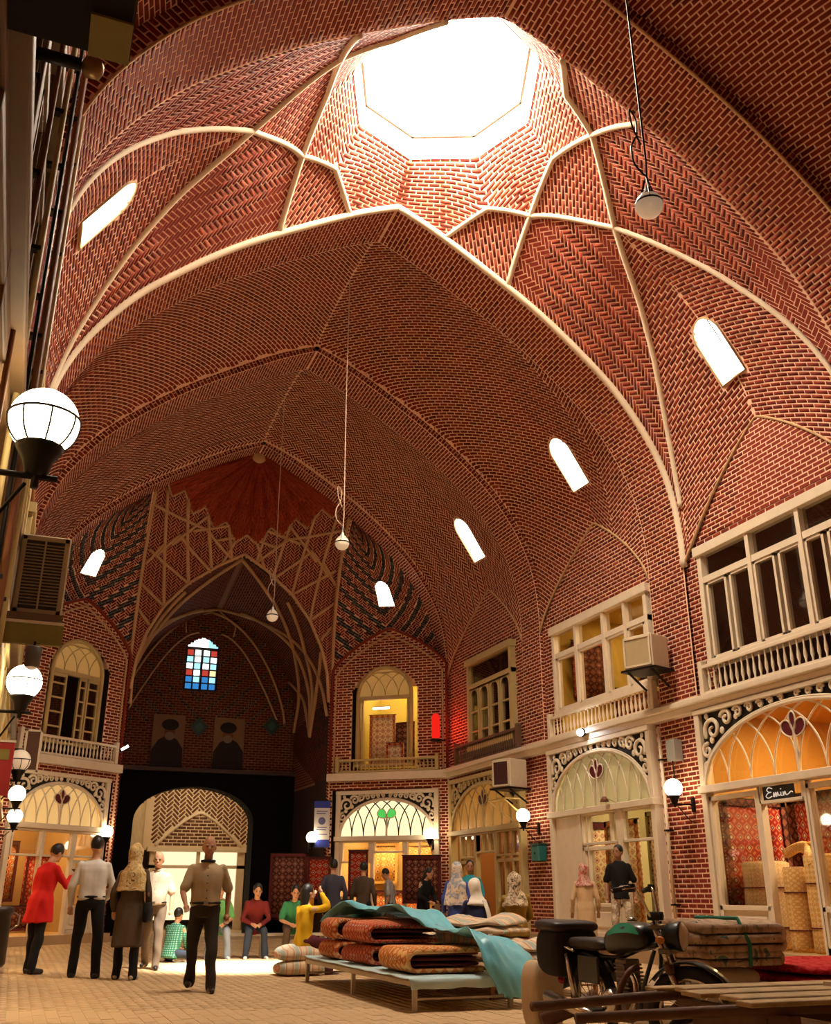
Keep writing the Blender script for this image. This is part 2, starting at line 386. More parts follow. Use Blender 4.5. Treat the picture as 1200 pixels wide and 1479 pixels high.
def bay1_zone(side):
    S=lambda a,b:RB.at(a,b,side)
    def od(a,Y):
        P=RB.at(a,Y,1); return P[...,0]-CX,Y-RB.yc
    def ring(a,Y): o,d=od(a,Y); return in_poly(o,d,STAR)
    def kite(a,Y):
        o,d=od(a,Y); return in_poly(o,d,KITES[0])|in_poly(o,d,KITES[1])|in_poly(o,d,KITES[2])
    def lun(a,Y):
        o,d=od(a,Y); return (o>3.1)&(np.abs(d)<np.interp(o,R2o,R2d))
    inside=lambda a,Y:a<=RB.L(Y)
    return S,ring,kite,lun,inside
ceil1=struct('ceiling','brick dome bay with a white-ribbed star around the octagonal skylight')
for side in (1,-1):
    S,ring,kite,lun,inside=bay1_zone(side)
    win=lambda a,Y:WIN1(a,Y,.04)
    shell(ceil1,S,(0,9.3),(9.3,13.8),140,70,mask=lambda a,Y:~ring(a,Y)&~WIN1(a,Y,.0)&(a<=RB.L(Y)+.05))
    ni=IND//2 if side>0 else IND//2
    bricks(ceil1,S,(0,9.3),(9.3,13.8),lambda a,Y:~ring(a,Y)&~kite(a,Y)&~lun(a,Y)&inside(a,Y),L=.19,Wd=.055,g=.018,pat='herr',ang=PI/4,n_ind=ni)
    bricks(ceil1,S,(0,9.3),(9.3,13.8),lambda a,Y:lun(a,Y)&~ring(a,Y)&~win(a,Y)&inside(a,Y)&(Y>RB.yc),ang=.10,n_ind=0)
    bricks(ceil1,S,(0,9.3),(9.3,13.8),lambda a,Y:lun(a,Y)&~ring(a,Y)&~win(a,Y)&inside(a,Y)&(Y<=RB.yc),ang=-.10,n_ind=0)
    bricks(ceil1,S,(0,9.3),(9.3,13.8),lambda a,Y:kite(a,Y)&~ring(a,Y)&inside(a,Y),ang=.7,L=.2,Wd=.052)
# ring below the skylight
def oct_r(th, R=OCR): return R*math.cos(PI/8)/np.cos((np.asarray(th)+PI/8)%(PI/4)-PI/8) if False else R*math.cos(PI/8)/np.cos((np.asarray(th)%(PI/4))-PI/8)
NEAR=1.17
def z_plan(o,Y):
    a=np.linspace(0,RB.L(np.array(Y)),300); P=RB.at(a,np.full(300,Y),1); i=np.interp(o,P[:,0]-CX,np.arange(300)); return float(np.interp(i,np.arange(300),P[:,2]))
def _star_tab():
    T=np.linspace(0,2*PI,721); rs=[];zs=[]
    for t in T:
        c,sn=math.cos(t),math.sin(t); best=9.
        ex=OCX-CX; ey=OCY-RB.yc; sy=sn*(NEAR if sn<0 else 1)
        for k in range(len(STAR)):
            (x0,y0),(x1,y1)=STAR[k],STAR[(k+1)%len(STAR)]; dx,dy=x1-x0,y1-y0; den=c*dy-sy*dx
            if abs(den)<1e-9: continue
            r=((x0-ex)*dy-(y0-ey)*dx)/den; u=((x0-ex)*sy-(y0-ey)*c)/den
            if r>0 and -1e-6<=u<=1+1e-6: best=min(best,r)
        rs.append(best); zs.append(z_plan(abs(ex+best*c),min(max(OCY+best*sy,9.301),13.799)))
    return T,np.array(rs),np.array(zs)
ST_T,ST_R,ST_Z=_star_tab()
def ringS(a,b):
    th=np.asarray(b)/1.9; tm=th%(2*PI); r0=oct_r(th); d=np.asarray(a)*.53; r=r0+d; sn=np.sin(th); sy=np.where(sn<0,sn*NEAR,sn)
    f=d/np.maximum(np.interp(tm,ST_T,ST_R)-r0,.15); zs=np.interp(tm,ST_T,ST_Z)
    return np.stack([OCX+r*np.cos(th),OCY+r*sy,OCZ+(zs-OCZ)*np.sign(f)*np.abs(f)**.92],-1)
def ring_mask(a,b):
    P=ringS(a,b); return in_poly(P[...,0]-CX,P[...,1]-RB.yc,STAR)
shell(ceil1,ringS,(0,2.0),(0,2*PI*1.9),50,160,mask=ring_mask)
bricks(ceil1,ringS,(0.02,2.0),(0,2*PI*1.9),ring_mask,interior=(OCX,OCY,9.),L=.2,Wd=.06)
# star ribs
def lift(pts, side, my):
    out=[]
    for (o0,d0),(o1,d1) in zip(pts[:-1],pts[1:]):
        for t in np.linspace(0,1,8,endpoint=False): out.append((o0+(o1-o0)*t,d0+(d1-d0)*t))
    out.append(pts[-1])
    return [(CX+side*o,RB.yc+my*d,z_plan(o,RB.yc+my*d)-.015) for o,d in out]
for side in (1,-1):
    rib(ceil1,lift([E2,C1,K2,m_(C1),m_(E2)],side,1),.055)
    for my in (1,-1):
        rib(ceil1,lift(list(zip(R2o[::-1][1:],R2d[::-1][1:]))+[m_(C1),m_(K1),m_(E1)],side,my),.055)
    x,z=arch_at(np.linspace(0,1,60)); rib(ceil1,[(CX+side*a,13.79,b-.01) for a,b in zip(x,z)],.075)
# skylight drum and glazing
sk=tag(empty('window_1'),'octagonal white-rimmed skylight glowing with daylight',None,None,'structure')
th8=[k*PI/4 for k in range(9)]
def octp(R,z): return [(OCX+R*math.cos(t),OCY+R*math.sin(t)*(NEAR if math.sin(t)<-1e-6 else 1),z) for t in th8]
b_=MB(); b_.strip(octp(OCR-.01,OCZ-.02),octp(OCR-.06,OCZ+.34)); b_.strip(octp(OCR-.06,OCZ+.34),octp(OCR-.11,OCZ+.34)); b_.strip(octp(OCR-.11,OCZ+.34),octp(OCR-.11,OCZ+.42)); b_.build('drum',mat('white plaster',(.86,.8,.7),.7),sk)
MB().add(octp(OCR-.1,OCZ+.41)[:8],[tuple(range(8))]).build('glazing',SKYPANE,sk)
for k in range(8): MB().bar(octp(OCR-.1,OCZ+.40)[k],octp(OCR-.1,OCZ+.40)[k+1],.11,.05).build('glazing_bar',mat('brown glazing bar',(.10,.055,.03),.6),sk)
# ---------------------------------------------------------------- transverse arches
def arch_surface(y0):
    Ls=ARCH_L
    def S(a,b,side=1):
        a=np.asarray(a,float); x,z=arch_at(np.minimum(a/Ls,1)); z=z-np.maximum(a-Ls,0)
        return np.stack([CX+side*x,np.asarray(b)+0*x,z],-1)
    return S
AS=arch_surface(0)
ARCHES=[('brick arch band behind the hanging globe lamp, above the near shopfronts',8.2,9.3,.24,0),('brick arch band edged in white along the ribbed dome bay',13.8,14.9,.0,1),('brick arch band between plain vault and herringbone vault',19.3,20.2,.14,2),('dark brick arch band framing the ribbed end dome',24.8,25.45,.12,3)]
for lab,y0,y1,face,k in ARCHES:
    r=struct('ceiling',lab); lo=ARCH_L+2.35
    for side in (1,-1):
        S=lambda a,b,side=side:AS(a,b,side)
        shell(r,S,(0,lo),(y0,y1),90,4)
        bricks(r,S,(0,lo),(y0+.02,y1-.01),ang=0,n_ind=(IND//2 if k<2 else 0))
        if face:
            def SF(a,b,side=side,y0=y0,face=face):
                e=1e-3; p=AS(a,0*np.asarray(a)+y0,side); q=AS(np.asarray(a)+e,0*np.asarray(a)+y0,side)-AS(np.asarray(a)-e,0*np.asarray(a)+y0,side)
                nx,nz=q[...,2],-q[...,0]; ln=np.hypot(nx,nz); s=np.sign(nx*side); s[s==0]=1
                o=np.asarray(b); return np.stack([p[...,0]+nx/ln*s*o,p[...,1]+0*o,p[...,2]+nz/ln*s*o],-1)
            shell(r,SF,(0.02,lo),(-.0,face+.1),90,2)
            bricks(r,SF,(0.02,lo),(0.0,face+.05),L=.2,Wd=.062,interior=(5,y0-3,8),n_ind=0)
# arch intrados edge beads of the third and fourth arches
for y0 in (8.2,):
    r=[c for c in COL.objects if c.get('kind')=='structure' and c.name.startswith('ceiling')][-1]
    for side in (1,-1):
        x,z=arch_at(np.linspace(0,1,50)); rib(r,[(CX+side*a,y0,b) for a,b in zip(x,z)],.022,OCHRE_PL,'edge_bead')
# ---------------------------------------------------------------- plain vault, herringbone vault, vault over the viewer
def vault(lab, bay, win, pat, angs, n_ind):
    r=struct('ceiling',lab)
    for side in (1,-1):
        S=lambda a,b,side=side:bay.at(a,b,side)
        ins=lambda a,Y:(a<=bay.L(Y))
        win_=win if side>0 else None
        nw=(lambda a,Y:~win(a,Y,.04)) if win_ else (lambda a,Y:np.ones(np.shape(a),bool))
        shell(r,S,(0,9.6),(bay.y0,bay.y1),120,60,mask=lambda a,Y:(a<=bay.L(Y)+.05)&(~win(a,Y,0) if win_ else True))
        if pat=='herr': bricks(r,S,(0,9.6),(bay.y0,bay.y1),lambda a,Y:ins(a,Y)&nw(a,Y),L=.235,Wd=.054,g=.026,pat='herr',ang=PI/4,n_ind=n_ind//2)
        else:
            gy=lambda a:bay.y0+.25+np.clip(a-2.5,0,9)*.16
            bricks(r,S,(0,9.6),(bay.y0,bay.y1),lambda a,Y:ins(a,Y)&nw(a,Y)&(Y>gy(a)),ang=angs[0],n_ind=n_ind//2)
            bricks(r,S,(0,9.6),(bay.y0,bay.y1),lambda a,Y:ins(a,Y)&nw(a,Y)&(Y<=gy(a)),ang=angs[1])
    return r
v2=vault('plain brick vault between the ribbed dome and the herringbone vault',BAY2,WIN2,'run',(-.72,.35),IND)
v3=vault('herringbone brick vault before the ribbed end dome',BAY3,WIN3,'herr',None,0)
v0=vault('shadowed brick vault with slanting courses nearest the viewer',BAY0,None,'run',(-.28,.28),IND)
for bay,r in ((BAY2,v2),(BAY3,v3),(BAY1,ceil1),(BAY0,v0)):   # bead along the wall arches
    for side in (1,-1):
        ys=np.linspace(bay.y0+.02,bay.y1-.02,60); rib(r,[tuple(p) for p in bay.at(bay.L(ys),ys,side)],.03,OCHRE_PL,'edge_bead')
# daylit windows in the lunettes
wn=2
for bay,(amid,ahi,yc,hw),lab in ((BAY1,(6.25,7.08,11.58,.30),'small arched window glowing white in the ribbed dome bay'),(BAY2,(5.98,6.85,16.72,.35),'small arched window glowing white in the plain vault'),(BAY3,(5.98,6.85,21.95,.38),'small arched window glowing white in the herringbone vault')):
    for side in ((1,-1) if bay is BAY1 else (1,)):
        w=tag(empty('window_%d'%wn),lab+('' if bay is not BAY1 else ' over the tulip shopfront' if side>0 else ' opposite the tulip shopfront'),None,None,'structure'); wn+=1
        ol=[(ahi,yc-hw),(ahi,yc+hw)]+[(amid-hw*math.sin(t),yc+hw*math.cos(t)) for t in np.linspace(0,PI,15)]
        A=np.array([p[0] for p in ol]);Y=np.array([p[1] for p in ol])
        P=bay.at(A,Y,side); c=bay.at(np.array([(amid+ahi)/2]),np.array([yc]),side)[0]
        e=1e-3;Ta=bay.at(np.array([amid+e]),np.array([yc+.05]),side)[0]-bay.at(np.array([amid-e]),np.array([yc+.05]),side)[0]
        out=np.array([side*.85,0,.53])
        Q=P+out*.22; n=len(P)
        MB().strip([tuple(p) for p in P]+[tuple(P[0])],[tuple(q) for q in Q]+[tuple(Q[0])]).build('reveal',PLASTER,w)
        MB().add([tuple(q) for q in Q],[tuple(range(n))]).build('pane',WINPANE,w)
        rib(w,[tuple(p) for p in P]+[tuple(P[0])],.022,OCHRE_PL,'frame')
        m=MB(); q=lambda a,y:tuple(bay.at(np.array([a]),np.array([y]),side)[0]+out*.19)
        m.tube([q(ahi,yc),q(amid-hw*.9,yc)],.012,5)
        for a in (amid,amid+(ahi-amid)*.5): m.tube([q(a,yc-hw),q(a,yc)],.009,5)
        m.build('glazing_bar',IRON,w)
# ---------------------------------------------------------------- floor
FLOORB = brick_mat('worn floor paver',[(.545,.37,.197),(.56,.38,.205),(.575,.393,.212),(.55,.373,.199)],.5)
floor=struct('floor','worn tan paved floor of the hall')
def floorS(a,b): a=np.asarray(a,float);b=np.asarray(b,float); return np.stack([a,b+0*a,0*a],-1)
MB().add([(-7,-12,-.003),(17,-12,-.003),(17,43,-.003),(-7,43,-.003)],[(0,1,2,3)]).build('joint_bed',mat('floor joints',(.51,.345,.18),.8),floor)
UB_=UNIT_BRICK
UNIT_BRICK=MB().box(-.5,.5,-.5,.5,-.5,.5).mesh('paver'); UNIT_BRICK.materials.append(FLOORB)
bricks(floor,floorS,(-.6,10.6),(3.,27.),L=.235,Wd=.112,g=.006,depth=0.,ang=.0,interior=(5,None,6),n_ind=IND,brick=FLOORB,name='paver')
UNIT_BRICK=UB_
# ---------------------------------------------------------------- side walls
XW=10.62
def flatS(side): 
    x=CX+side*(XW-CX)
    return lambda a,b:np.stack([0*np.asarray(a)+x,np.asarray(b)+0*np.asarray(a),np.asarray(a)+0*np.asarray(b)],-1)
OPEN_R=[(9.25,13.85,0,3.92),(9.75,13.3,4.2,6.78),(15.2,19.1,0,3.92),(14.97,18.62,4.2,6.6),(20.5,24.6,0,3.8),(20.7,23.3,4.2,6.85),(3.2,7.9,0,3.92),(3.6,7.3,4.2,6.78)]
ys_=np.linspace(0,28,1200); zt_=np.full(ys_.shape,7.9)
for b in (BAY0,BAY1,BAY2,BAY3):
    k=(ys_>=b.y0)&(ys_<=b.y1); zt_[k]=b.at(b.L(ys_[k]),ys_[k],1)[:,2]
def wall_mask(a,Y):
    m=a<np.interp(Y,ys_,zt_)
    for y0,y1,z0,z1 in OPEN_R: m&=~((Y>y0)&(Y<y1)&(a>z0)&(a<z1))
    return m
for side,nm,lab in ((1,'wall_right','red brick wall of piers and lunettes above the shopfronts'),(-1,'wall_left','red brick wall behind the row of globe lamps')):
    r=struct(nm,lab); S=flatS(side)
    shell(r,S,(0,8.8),(0.,24.9),110,310,mask=wall_mask)
    bricks(r,S,(0.02,8.8),(2.7,24.9),wall_mask,n_ind=IND if side>0 else 0)
    # continuation behind the viewer
    x=CX+side*(XW-CX); MB().add([(x,-8,0),(x,0,0),(x,0,13),(x,-8,13)],[(0,1,2,3)]).build('plaster_face',MORTAR,r)
# pier reveals: brick returns of the arches (between arch soffit plane and wall plane)
# ---------------------------------------------------------------- hall behind the viewer and added light-blocking box
r=struct('wall_back','plain brick wall closing the hall behind the viewer')
MB().add([(-6,-8,0),(16,-8,0),(16,-8,14.5),(-6,-8,14.5)],[(0,1,2,3)]).build('brick_face',mat('plain red wall',(.3,.1,.05),.9),r)
r=struct('ceiling','plain vault of the hall behind the viewer'); S=lambda a,b:AS(a,b,1)
for side in (1,-1): shell(r,lambda a,b,side=side:AS(a,b,side),(0,ARCH_L+2.3),(-8.,2.72),60,10,material=mat('far vault brick',(.33,.12,.06),.9))
light_blocker=struct('ceiling','unseen outer box added to keep stray daylight out of the hall')  # added box, out of view, stops sun and sky leaking between shells
m=MB(); ro=octp(OCR+.05,OCZ+.40)[:8]; n=32
sq=[]
for k in range(8):
    t=k*PI/4; c,s=math.cos(t),math.sin(t); q=max(abs(c),abs(s)); sq.append((OCX+c/q*3,OCY+s/q*3,OCZ+.40))
m.add(ro+sq,[(k,(k+1)%8,8+(k+1)%8,8+k) for k in range(8)])
X0,X1,Y0,Y1,ZR=-6,16,-9,42,OCZ+.40; x0,x1,y0,y1=OCX-3,OCX+3,OCY-3,OCY+3
for a,b,c,d in ((X0,x0,Y0,Y1),(x1,X1,Y0,Y1),(x0,x1,Y0,y0),(x0,x1,y1,Y1)): m.add([(a,c,ZR),(b,c,ZR),(b,d,ZR),(a,d,ZR)],[(0,1,2,3)])
m.add([(X0,Y0,-.2),(X0,Y1,-.2),(X0,Y1,ZR),(X0,Y0,ZR)],[(0,1,2,3)]); m.add([(X1,Y0,-.2),(X1,Y1,-.2),(X1,Y1,ZR),(X1,Y0,ZR)],[(0,1,2,3)])
m.add([(X0,Y1,-.2),(X1,Y1,-.2),(X1,Y1,ZR),(X0,Y1,ZR)],[(0,1,2,3)]); m.add([(X0,Y0,-.2),(X1,Y0,-.2),(X1,Y0,ZR),(X0,Y0,ZR)],[(0,1,2,3)])
m.build('slab',mat('roof slab',(.2,.12,.08),.9),light_blocker)
# ---------------------------------------------------------------- the end dome: two slanting side walls and the deep portal
PR0,PR1=(10.55,24.75),(7.85,26.95); PL0,PL1=(-.55,24.75),(2.15,26.95)
LCH=math.hypot(2.7,1.1); RCH=math.atan2(-2.2,2.7)   # right wall runs from PR1 (far) to PR0 (near)
def chS(side):
    def S(a,b):
        t=np.asarray(b)/LCH; x=10.55-2.7*t; y=24.75+2.2*t
        return np.stack([CX+side*(x-CX)+0*np.asarray(a),y+0*np.asarray(a),np.asarray(a)+0*t],-1)
    return S
# b counts from the side wall towards the portal
CW=LCH*.5
def ch_open(a,b):
    w=(np.abs(b-CW-.1)<.82)&(a>4.2)&((a<6.3)|((b-CW-.1)**2+(a-6.3)**2<.82**2))
    s=(b>.42)&(b<LCH-.1)&(a<3.75)
    return w|s
def niche_z(b): y=np.clip(np.abs(b-CW)/1.58,0,1); return 6.7+1.55*(.45*(1-y)+.55*np.sqrt(1-y*y))
iS=[i for i in range(400) if ARCH_C[i,0]>=2.77][0]/399.
def secS(side):
    """curved surface between the end arch and the portal edge; a rises, b runs from arch to portal"""
    def S(a,b):
        t=np.clip(np.asarray(a)/6.2,0,1); s=1-t*(1-iS); x,z=arch_at(s)
        A=np.stack([x,25.4+0*x,z],-1)
        u=t; q=np.stack([2.85-.08*u,26.95*(1-u)**2+2*u*(1-u)*26.95+u*u*25.4,6.6*(1-u)**2+2*u*(1-u)*9.9+u*u*11.35],-1)
        v=(np.asarray(b)/LCH)[...,None]; p=A*(1-v)+q*v
        bul=(4*v*(1-v))[...,0]*.25*np.clip(t*3,0,1); p[...,0]+=bul*.65; p[...,1]+=bul*.75
        return np.stack([CX+side*p[...,0],p[...,1],p[...,2]],-1)
    return S
def sec_low(a,b):   # part of the sector hidden by the wall niche
    S=secS(1)(a,b); return S[...,2]<niche_z(b)
SW=arch_win(0,0,0,0)
def sec_win(a,b): db=np.abs(b-CW+.15); aa=3.05; return (db<.27)&(a>aa-.45)&(a<aa+.2)|((a>=aa+.2)&((a-aa-.2)**2+db**2<.27**2))
stripe=lambda a,b:((a*.9-np.abs(b-CW)*.95)%.5<.22)
for side,nm,lab in ((1,'wall_end_right','slanting brick wall with an arched window beside the dark portal'),(-1,'wall_end_left','slanting brick wall with an arched window behind the globe lamps')):
    r=struct(nm,lab); S=chS(side)
    shell(r,S,(0,8.3),(0,LCH),100,60,mask=lambda a,b:~ch_open(a,b)&(a<niche_z(b)))
    bricks(r,S,(.02,8.3),(.02,LCH-.02),lambda a,b:~ch_open(a,b)&(a<niche_z(b)-.05),interior=(5,20,5),L=.19,Wd=.055)
    bs=np.linspace(.01,LCH-.01,40)
    for k,(o,rr) in enumerate(((0,.045),(-.16,.03))):
        pts=[(max(min(b*1.0,LCH-.02),.02),niche_z(np.array(b))+o) for b in bs]; pts=[(pts[0][0]+.1*k,4.2)]+[(p[0]+(.1*k if p[0]<CW else -.1*k),p[1]) for p in pts]+[(pts[-1][0]-.1*k,4.2)]
        rib(r,[tuple(S(np.array(float(z)),np.array(float(b)))+np.array([-side*.02,-.03,0])) for b,z in pts],rr,BRICK if k==0 else OCHRE_PL,'niche_moulding')
    r2=struct('ceiling','curved brick spandrel striped with dark glazed bricks '+('above the yellow upper window' if side>0 else 'above the casement ajar')); S2=secS(side)
    mk=lambda a,b:~sec_low(a,b)&~sec_win(a,b)
    shell(r2,S2,(0,6.2),(0,LCH),80,40,mask=lambda a,b:~sec_win(a,b))
    bricks(r2,S2,(0,6.2),(0,LCH),lambda a,b:mk(a,b)&~stripe(a,b),L=.17,Wd=.05,g=.018,pat='herr',ang=PI/4,interior=(5,22,7))
    bricks(r2,S2,(0,6.2),(0,LCH),lambda a,b:mk(a,b)&stripe(a,b),L=.19,Wd=.066,g=.007,ang=.6,interior=(5,22,7),brick=BRICK_TEAL,name='glazed_brick')
    rib(r2,[tuple(S2(np.array(a),np.array(LCH-.001))) for a in np.linspace(0,6.2,24)],.06,OCHRE_PL)
    w=tag(empty('window_%d'%wn),'tiny arched window glowing white in the striped spandrel '+('beside the yellow upper window' if side>0 else 'above the casement ajar'),None,None,'structure'); wn+=1
    ol=[(2.6,CW-.42),(2.6,CW+.12)]+[(3.25+.27*math.sin(t),CW-.15+.27*math.cos(t)) for t in np.linspace(0,PI,13)]
    P=[Vector(S2(np.array(a),np.array(b))) for a,b in ol]; out=Vector((side*.55,.62,.45)); Q=[p+out*.12 for p in P]
    MB().strip(P+[P[0]],Q+[Q[0]]).build('reveal',PLASTER,w); MB().add(Q,[tuple(range(len(Q)))]).build('pane',WINPANE,w)
# portal face with its net of ribs, and the red fan above it
def backY(x,z):
    zt=np.interp(np.abs(x-CX),ARCH_C[:,0],ARCH_C[:,1]); t=np.clip((z-8.)/np.maximum(zt-8.,.3),0,1.05); return 26.95-1.55*t**2
def ptS(a,b): a=np.asarray(a,float);b=np.asarray(b,float); x=CX+b; return np.stack([x+0*a,backY(x,a),a+0*b],-1)
IW=[(0,10.25),(.7,9.85),(1.5,9.25),(2.1,8.55),(2.5,7.75),(2.72,6.9),(2.76,6.2),(2.76,0)]
iw_o=np.array([p[0] for p in IW[:7]]); iw_z=np.array([p[1] for p in IW[:7]])
def iwan_top(o): return np.where(np.abs(o)<2.76,np.interp(np.abs(o),iw_o,iw_z),0)
def zig(o): k=np.abs(o); return 10.42+.40*k+.36*np.abs(((k/.66)%1)-.5)*2
rp=struct('wall_end_portal','ribbed brick face arching over the dark portal')
topz=lambda b:np.interp(np.abs(b),ARCH_C[:,0],ARCH_C[:,1])+.05
shell(rp,ptS,(0,13),(-2.86,2.86),170,80,mask=lambda a,b:(a>iwan_top(b)-.02)&(a<topz(b)))
bricks(rp,ptS,(0.02,13),(-2.84,2.84),lambda a,b:(a>iwan_top(b)+.02)&(a<zig(b))&(a<topz(b)),L=.16,Wd=.05,g=.012,pat='herr',ang=PI/4,interior=(5,20,7))
def fanS(a,b):
    th=np.asarray(b)/2.2; rr=np.asarray(a); fl=.13*np.abs(np.sin(th*11)); x=CX+rr*np.sin(th); z=12.93-rr*np.cos(th); return np.stack([x,backY(x,z)-fl*np.clip(rr,0,1),z],-1)
fm=lambda a,b:(lambda P:(P[...,2]>zig(P[...,0]-CX))&(P[...,2]<topz(P[...,0]-CX))&(np.abs(P[...,0]-CX)<2.86))(fanS(a,b))
FANB=brick_mat('fan brick',[(.30,.035,.010),(.38,.05,.014),(.26,.028,.009)])
shell(rp,fanS,(0.1,3.2),(-1.45*2.2,1.45*2.2),40,300,'fan_bed',mat('fan mortar',(.36,.09,.035),.9),mask=fm)
bricks(rp,fanS,(.15,3.2),(-1.45*2.2,1.45*2.2),fm,L=.2,Wd=.05,g=.01,ang=PI/2,interior=(5,20,9),brick=FANB,depth=.008)
MB().lathe([(.18,-.04),(.22,0),(.12,.05)],(5.0,25.42,12.86),14,axis='y').build('boss',OCHRE_PL,rp,True)
def pt(o,z,d=.03): x=CX+o; return (x,float(backY(np.array(x),np.array(z)))-d,z)
def seg_pts(a,b,n=8): return [pt(a[0]+(b[0]-a[0])*t,a[1]+(b[1]-a[1])*t) for t in np.linspace(0,1,n)]
for s in (1,-1):
    rib(rp,[pt(s*o,z) for o,z in zip(np.linspace(0,2.76,40),iwan_top(np.linspace(0,2.7599,40)))],.055,OCHRE_PL)
    for o0,z0,o1,z1 in ((.35,10.05,.55,10.9),(.9,9.7,1.2,11.15),(1.5,9.25,1.85,11.4),(2.1,8.55,2.45,11.45),(.62,9.9,.25,10.7),
                        (.35,10.05,1.2,10.75),(.95,9.67,1.9,10.45),(1.5,9.25,2.7,10.0),(2.1,8.55,2.8,9.1),(1.2,10.75,2.75,11.05),(2.45,8.0,2.78,8.4),
                        (.9,10.5,.25,10.68),(1.55,10.65,.55,10.95),(2.1,10.2,1.2,11.1),(2.5,9.85,1.9,10.5),(2.75,9.6,2.3,10.2)):
        rib(rp,seg_pts((s*o0,z0),(s*o1,z1)),.05,OCHRE_PL)
    zz=np.linspace(0,2.86,60); rib(rp,[pt(s*o,float(zig(np.array(o))),.02) for o in zz],.042,OCHRE_PL)
# the portal recess
YB=30.5
rq=struct('wall_end','shadowed brick back wall of the portal with a stained glass window')
def iwS(a,b):
    """a along the profile from crown, b depth"""
    prof,Lp=IWC; f=np.clip((np.asarray(b)-26.95)/(YB-26.95),0,1); i=np.asarray(a)/Lp*399; k=np.arange(400)
    x=np.interp(np.abs(i),k,prof[:,0])*np.sign(i); z=np.interp(np.abs(i),k,prof[:,1]); zz=np.where(z>6.2,6.2+(z-6.2)*(1-.16*f),z)
    return np.stack([CX+x*(1-.03*f),np.asarray(b)+0*x,zz],-1)
IWC=smooth_curve(IW[:7]+[(2.76,4.)])
def boxwall(x0,y0,x1,y1,z0,z1): return [(x0,y0,z0),(x1,y1,z0),(x1,y1,z1),(x0,y0,z1)]
DARKBRICKS=brick_mat('shade-darkened brick',[(.10,.018,.010),(.14,.026,.013),(.08,.014,.008)])  # shade of the portal recess put into darker brick and mortar colours
rv=struct('ceiling','dark ribbed vault inside the end portal')
shell(rv,iwS,(-IWC[1],IWC[1]),(26.95,YB),80,14,material=mat('shade-darkened mortar',(.25,.12,.07),.9))
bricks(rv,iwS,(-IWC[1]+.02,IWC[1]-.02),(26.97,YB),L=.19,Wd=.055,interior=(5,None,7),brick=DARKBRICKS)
for s in (1,-1):
    for pts in ([(26.95,.75),(28.2,.45),(29.4,.22),(30.4,0.)],[(30.4,.75),(29.2,.45),(28.,.22),(26.95,.0)],[(28.6,.8),(28.9,.4),(29.8,.1)],[(28.6,.8),(28.2,.45),(27.3,.25)],[(27.,.5),(28.,.62),(28.6,.8)],[(30.4,.5),(29.4,.62),(28.6,.8)]):
        Y=np.interp(np.linspace(0,1,20),np.linspace(0,1,len(pts)),[p[0] for p in pts]); A=np.interp(np.linspace(0,1,20),np.linspace(0,1,len(pts)),[p[1] for p in pts])*IWC[1]
        P=iwS(s*A,Y); rib(rv,[tuple(p-np.array([s*.03,0,.03])) for p in P],.055,OCHRE_PL)
def bwS(a,b): a=np.asarray(a,float); return np.stack([np.asarray(b)+0*a,YB+0*a,a+0*np.asarray(b)],-1)
GX,GW,GS,GT=4.72,1.75,3.05,4.05
def gate(a,b): o=np.abs(b-GX)/GW; return (o<1)&(a<GS+(GT-GS)*np.sqrt(np.maximum(1-o*o,0)))
SGX,SGW=4.62,.52
def sg(a,b): o=np.abs(b-SGX)/SGW; return (o<1)&(a>6.95)&(a<8.3+.34*(1-o**1.6))
bwm=lambda a,b:~gate(a,b)&~sg(a,b)
shell(rq,bwS,(0,10),(2.1,7.9),150,100,mask=bwm,material=mat('shade-darkened mortar',(.25,.12,.07),.9))
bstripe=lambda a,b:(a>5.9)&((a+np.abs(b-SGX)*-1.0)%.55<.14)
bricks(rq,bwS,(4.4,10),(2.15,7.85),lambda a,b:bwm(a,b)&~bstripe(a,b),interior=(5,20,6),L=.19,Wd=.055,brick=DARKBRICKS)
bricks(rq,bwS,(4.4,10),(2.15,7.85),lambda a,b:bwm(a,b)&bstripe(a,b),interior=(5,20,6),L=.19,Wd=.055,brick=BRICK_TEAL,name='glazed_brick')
for s in (1,-1):
    t=np.linspace(0,1,20); rib(rq,[(CX-.2+s*(2.55-2.55*k**1.3),YB-.04,6.1+3.4*math.sin(k*1.45)**.9) for k in t],.045,OCHRE_PL)
    rib(rq,[(CX-.2+s*(2.3-1.95*k),YB-.04,6.2+2.6*math.sin(k*1.5)) for k in t],.035,OCHRE_PL)
    rib(rq,[(CX-.2+s*.75,YB-.04,8.75),(CX-.2+s*.8,YB-.04,9.1),(CX-.2+s*.0,YB-.04,9.75)],.03,OCHRE_PL)
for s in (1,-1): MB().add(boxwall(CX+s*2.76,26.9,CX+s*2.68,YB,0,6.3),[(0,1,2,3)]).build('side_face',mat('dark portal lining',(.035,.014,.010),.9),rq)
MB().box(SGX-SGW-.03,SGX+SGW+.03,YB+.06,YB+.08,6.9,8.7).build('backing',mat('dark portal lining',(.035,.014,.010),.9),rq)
sgo=tag(empty('window_%d'%wn),'small stained glass window of blue, red and white panes above the portal gate',None,None,'structure'); wn+=1
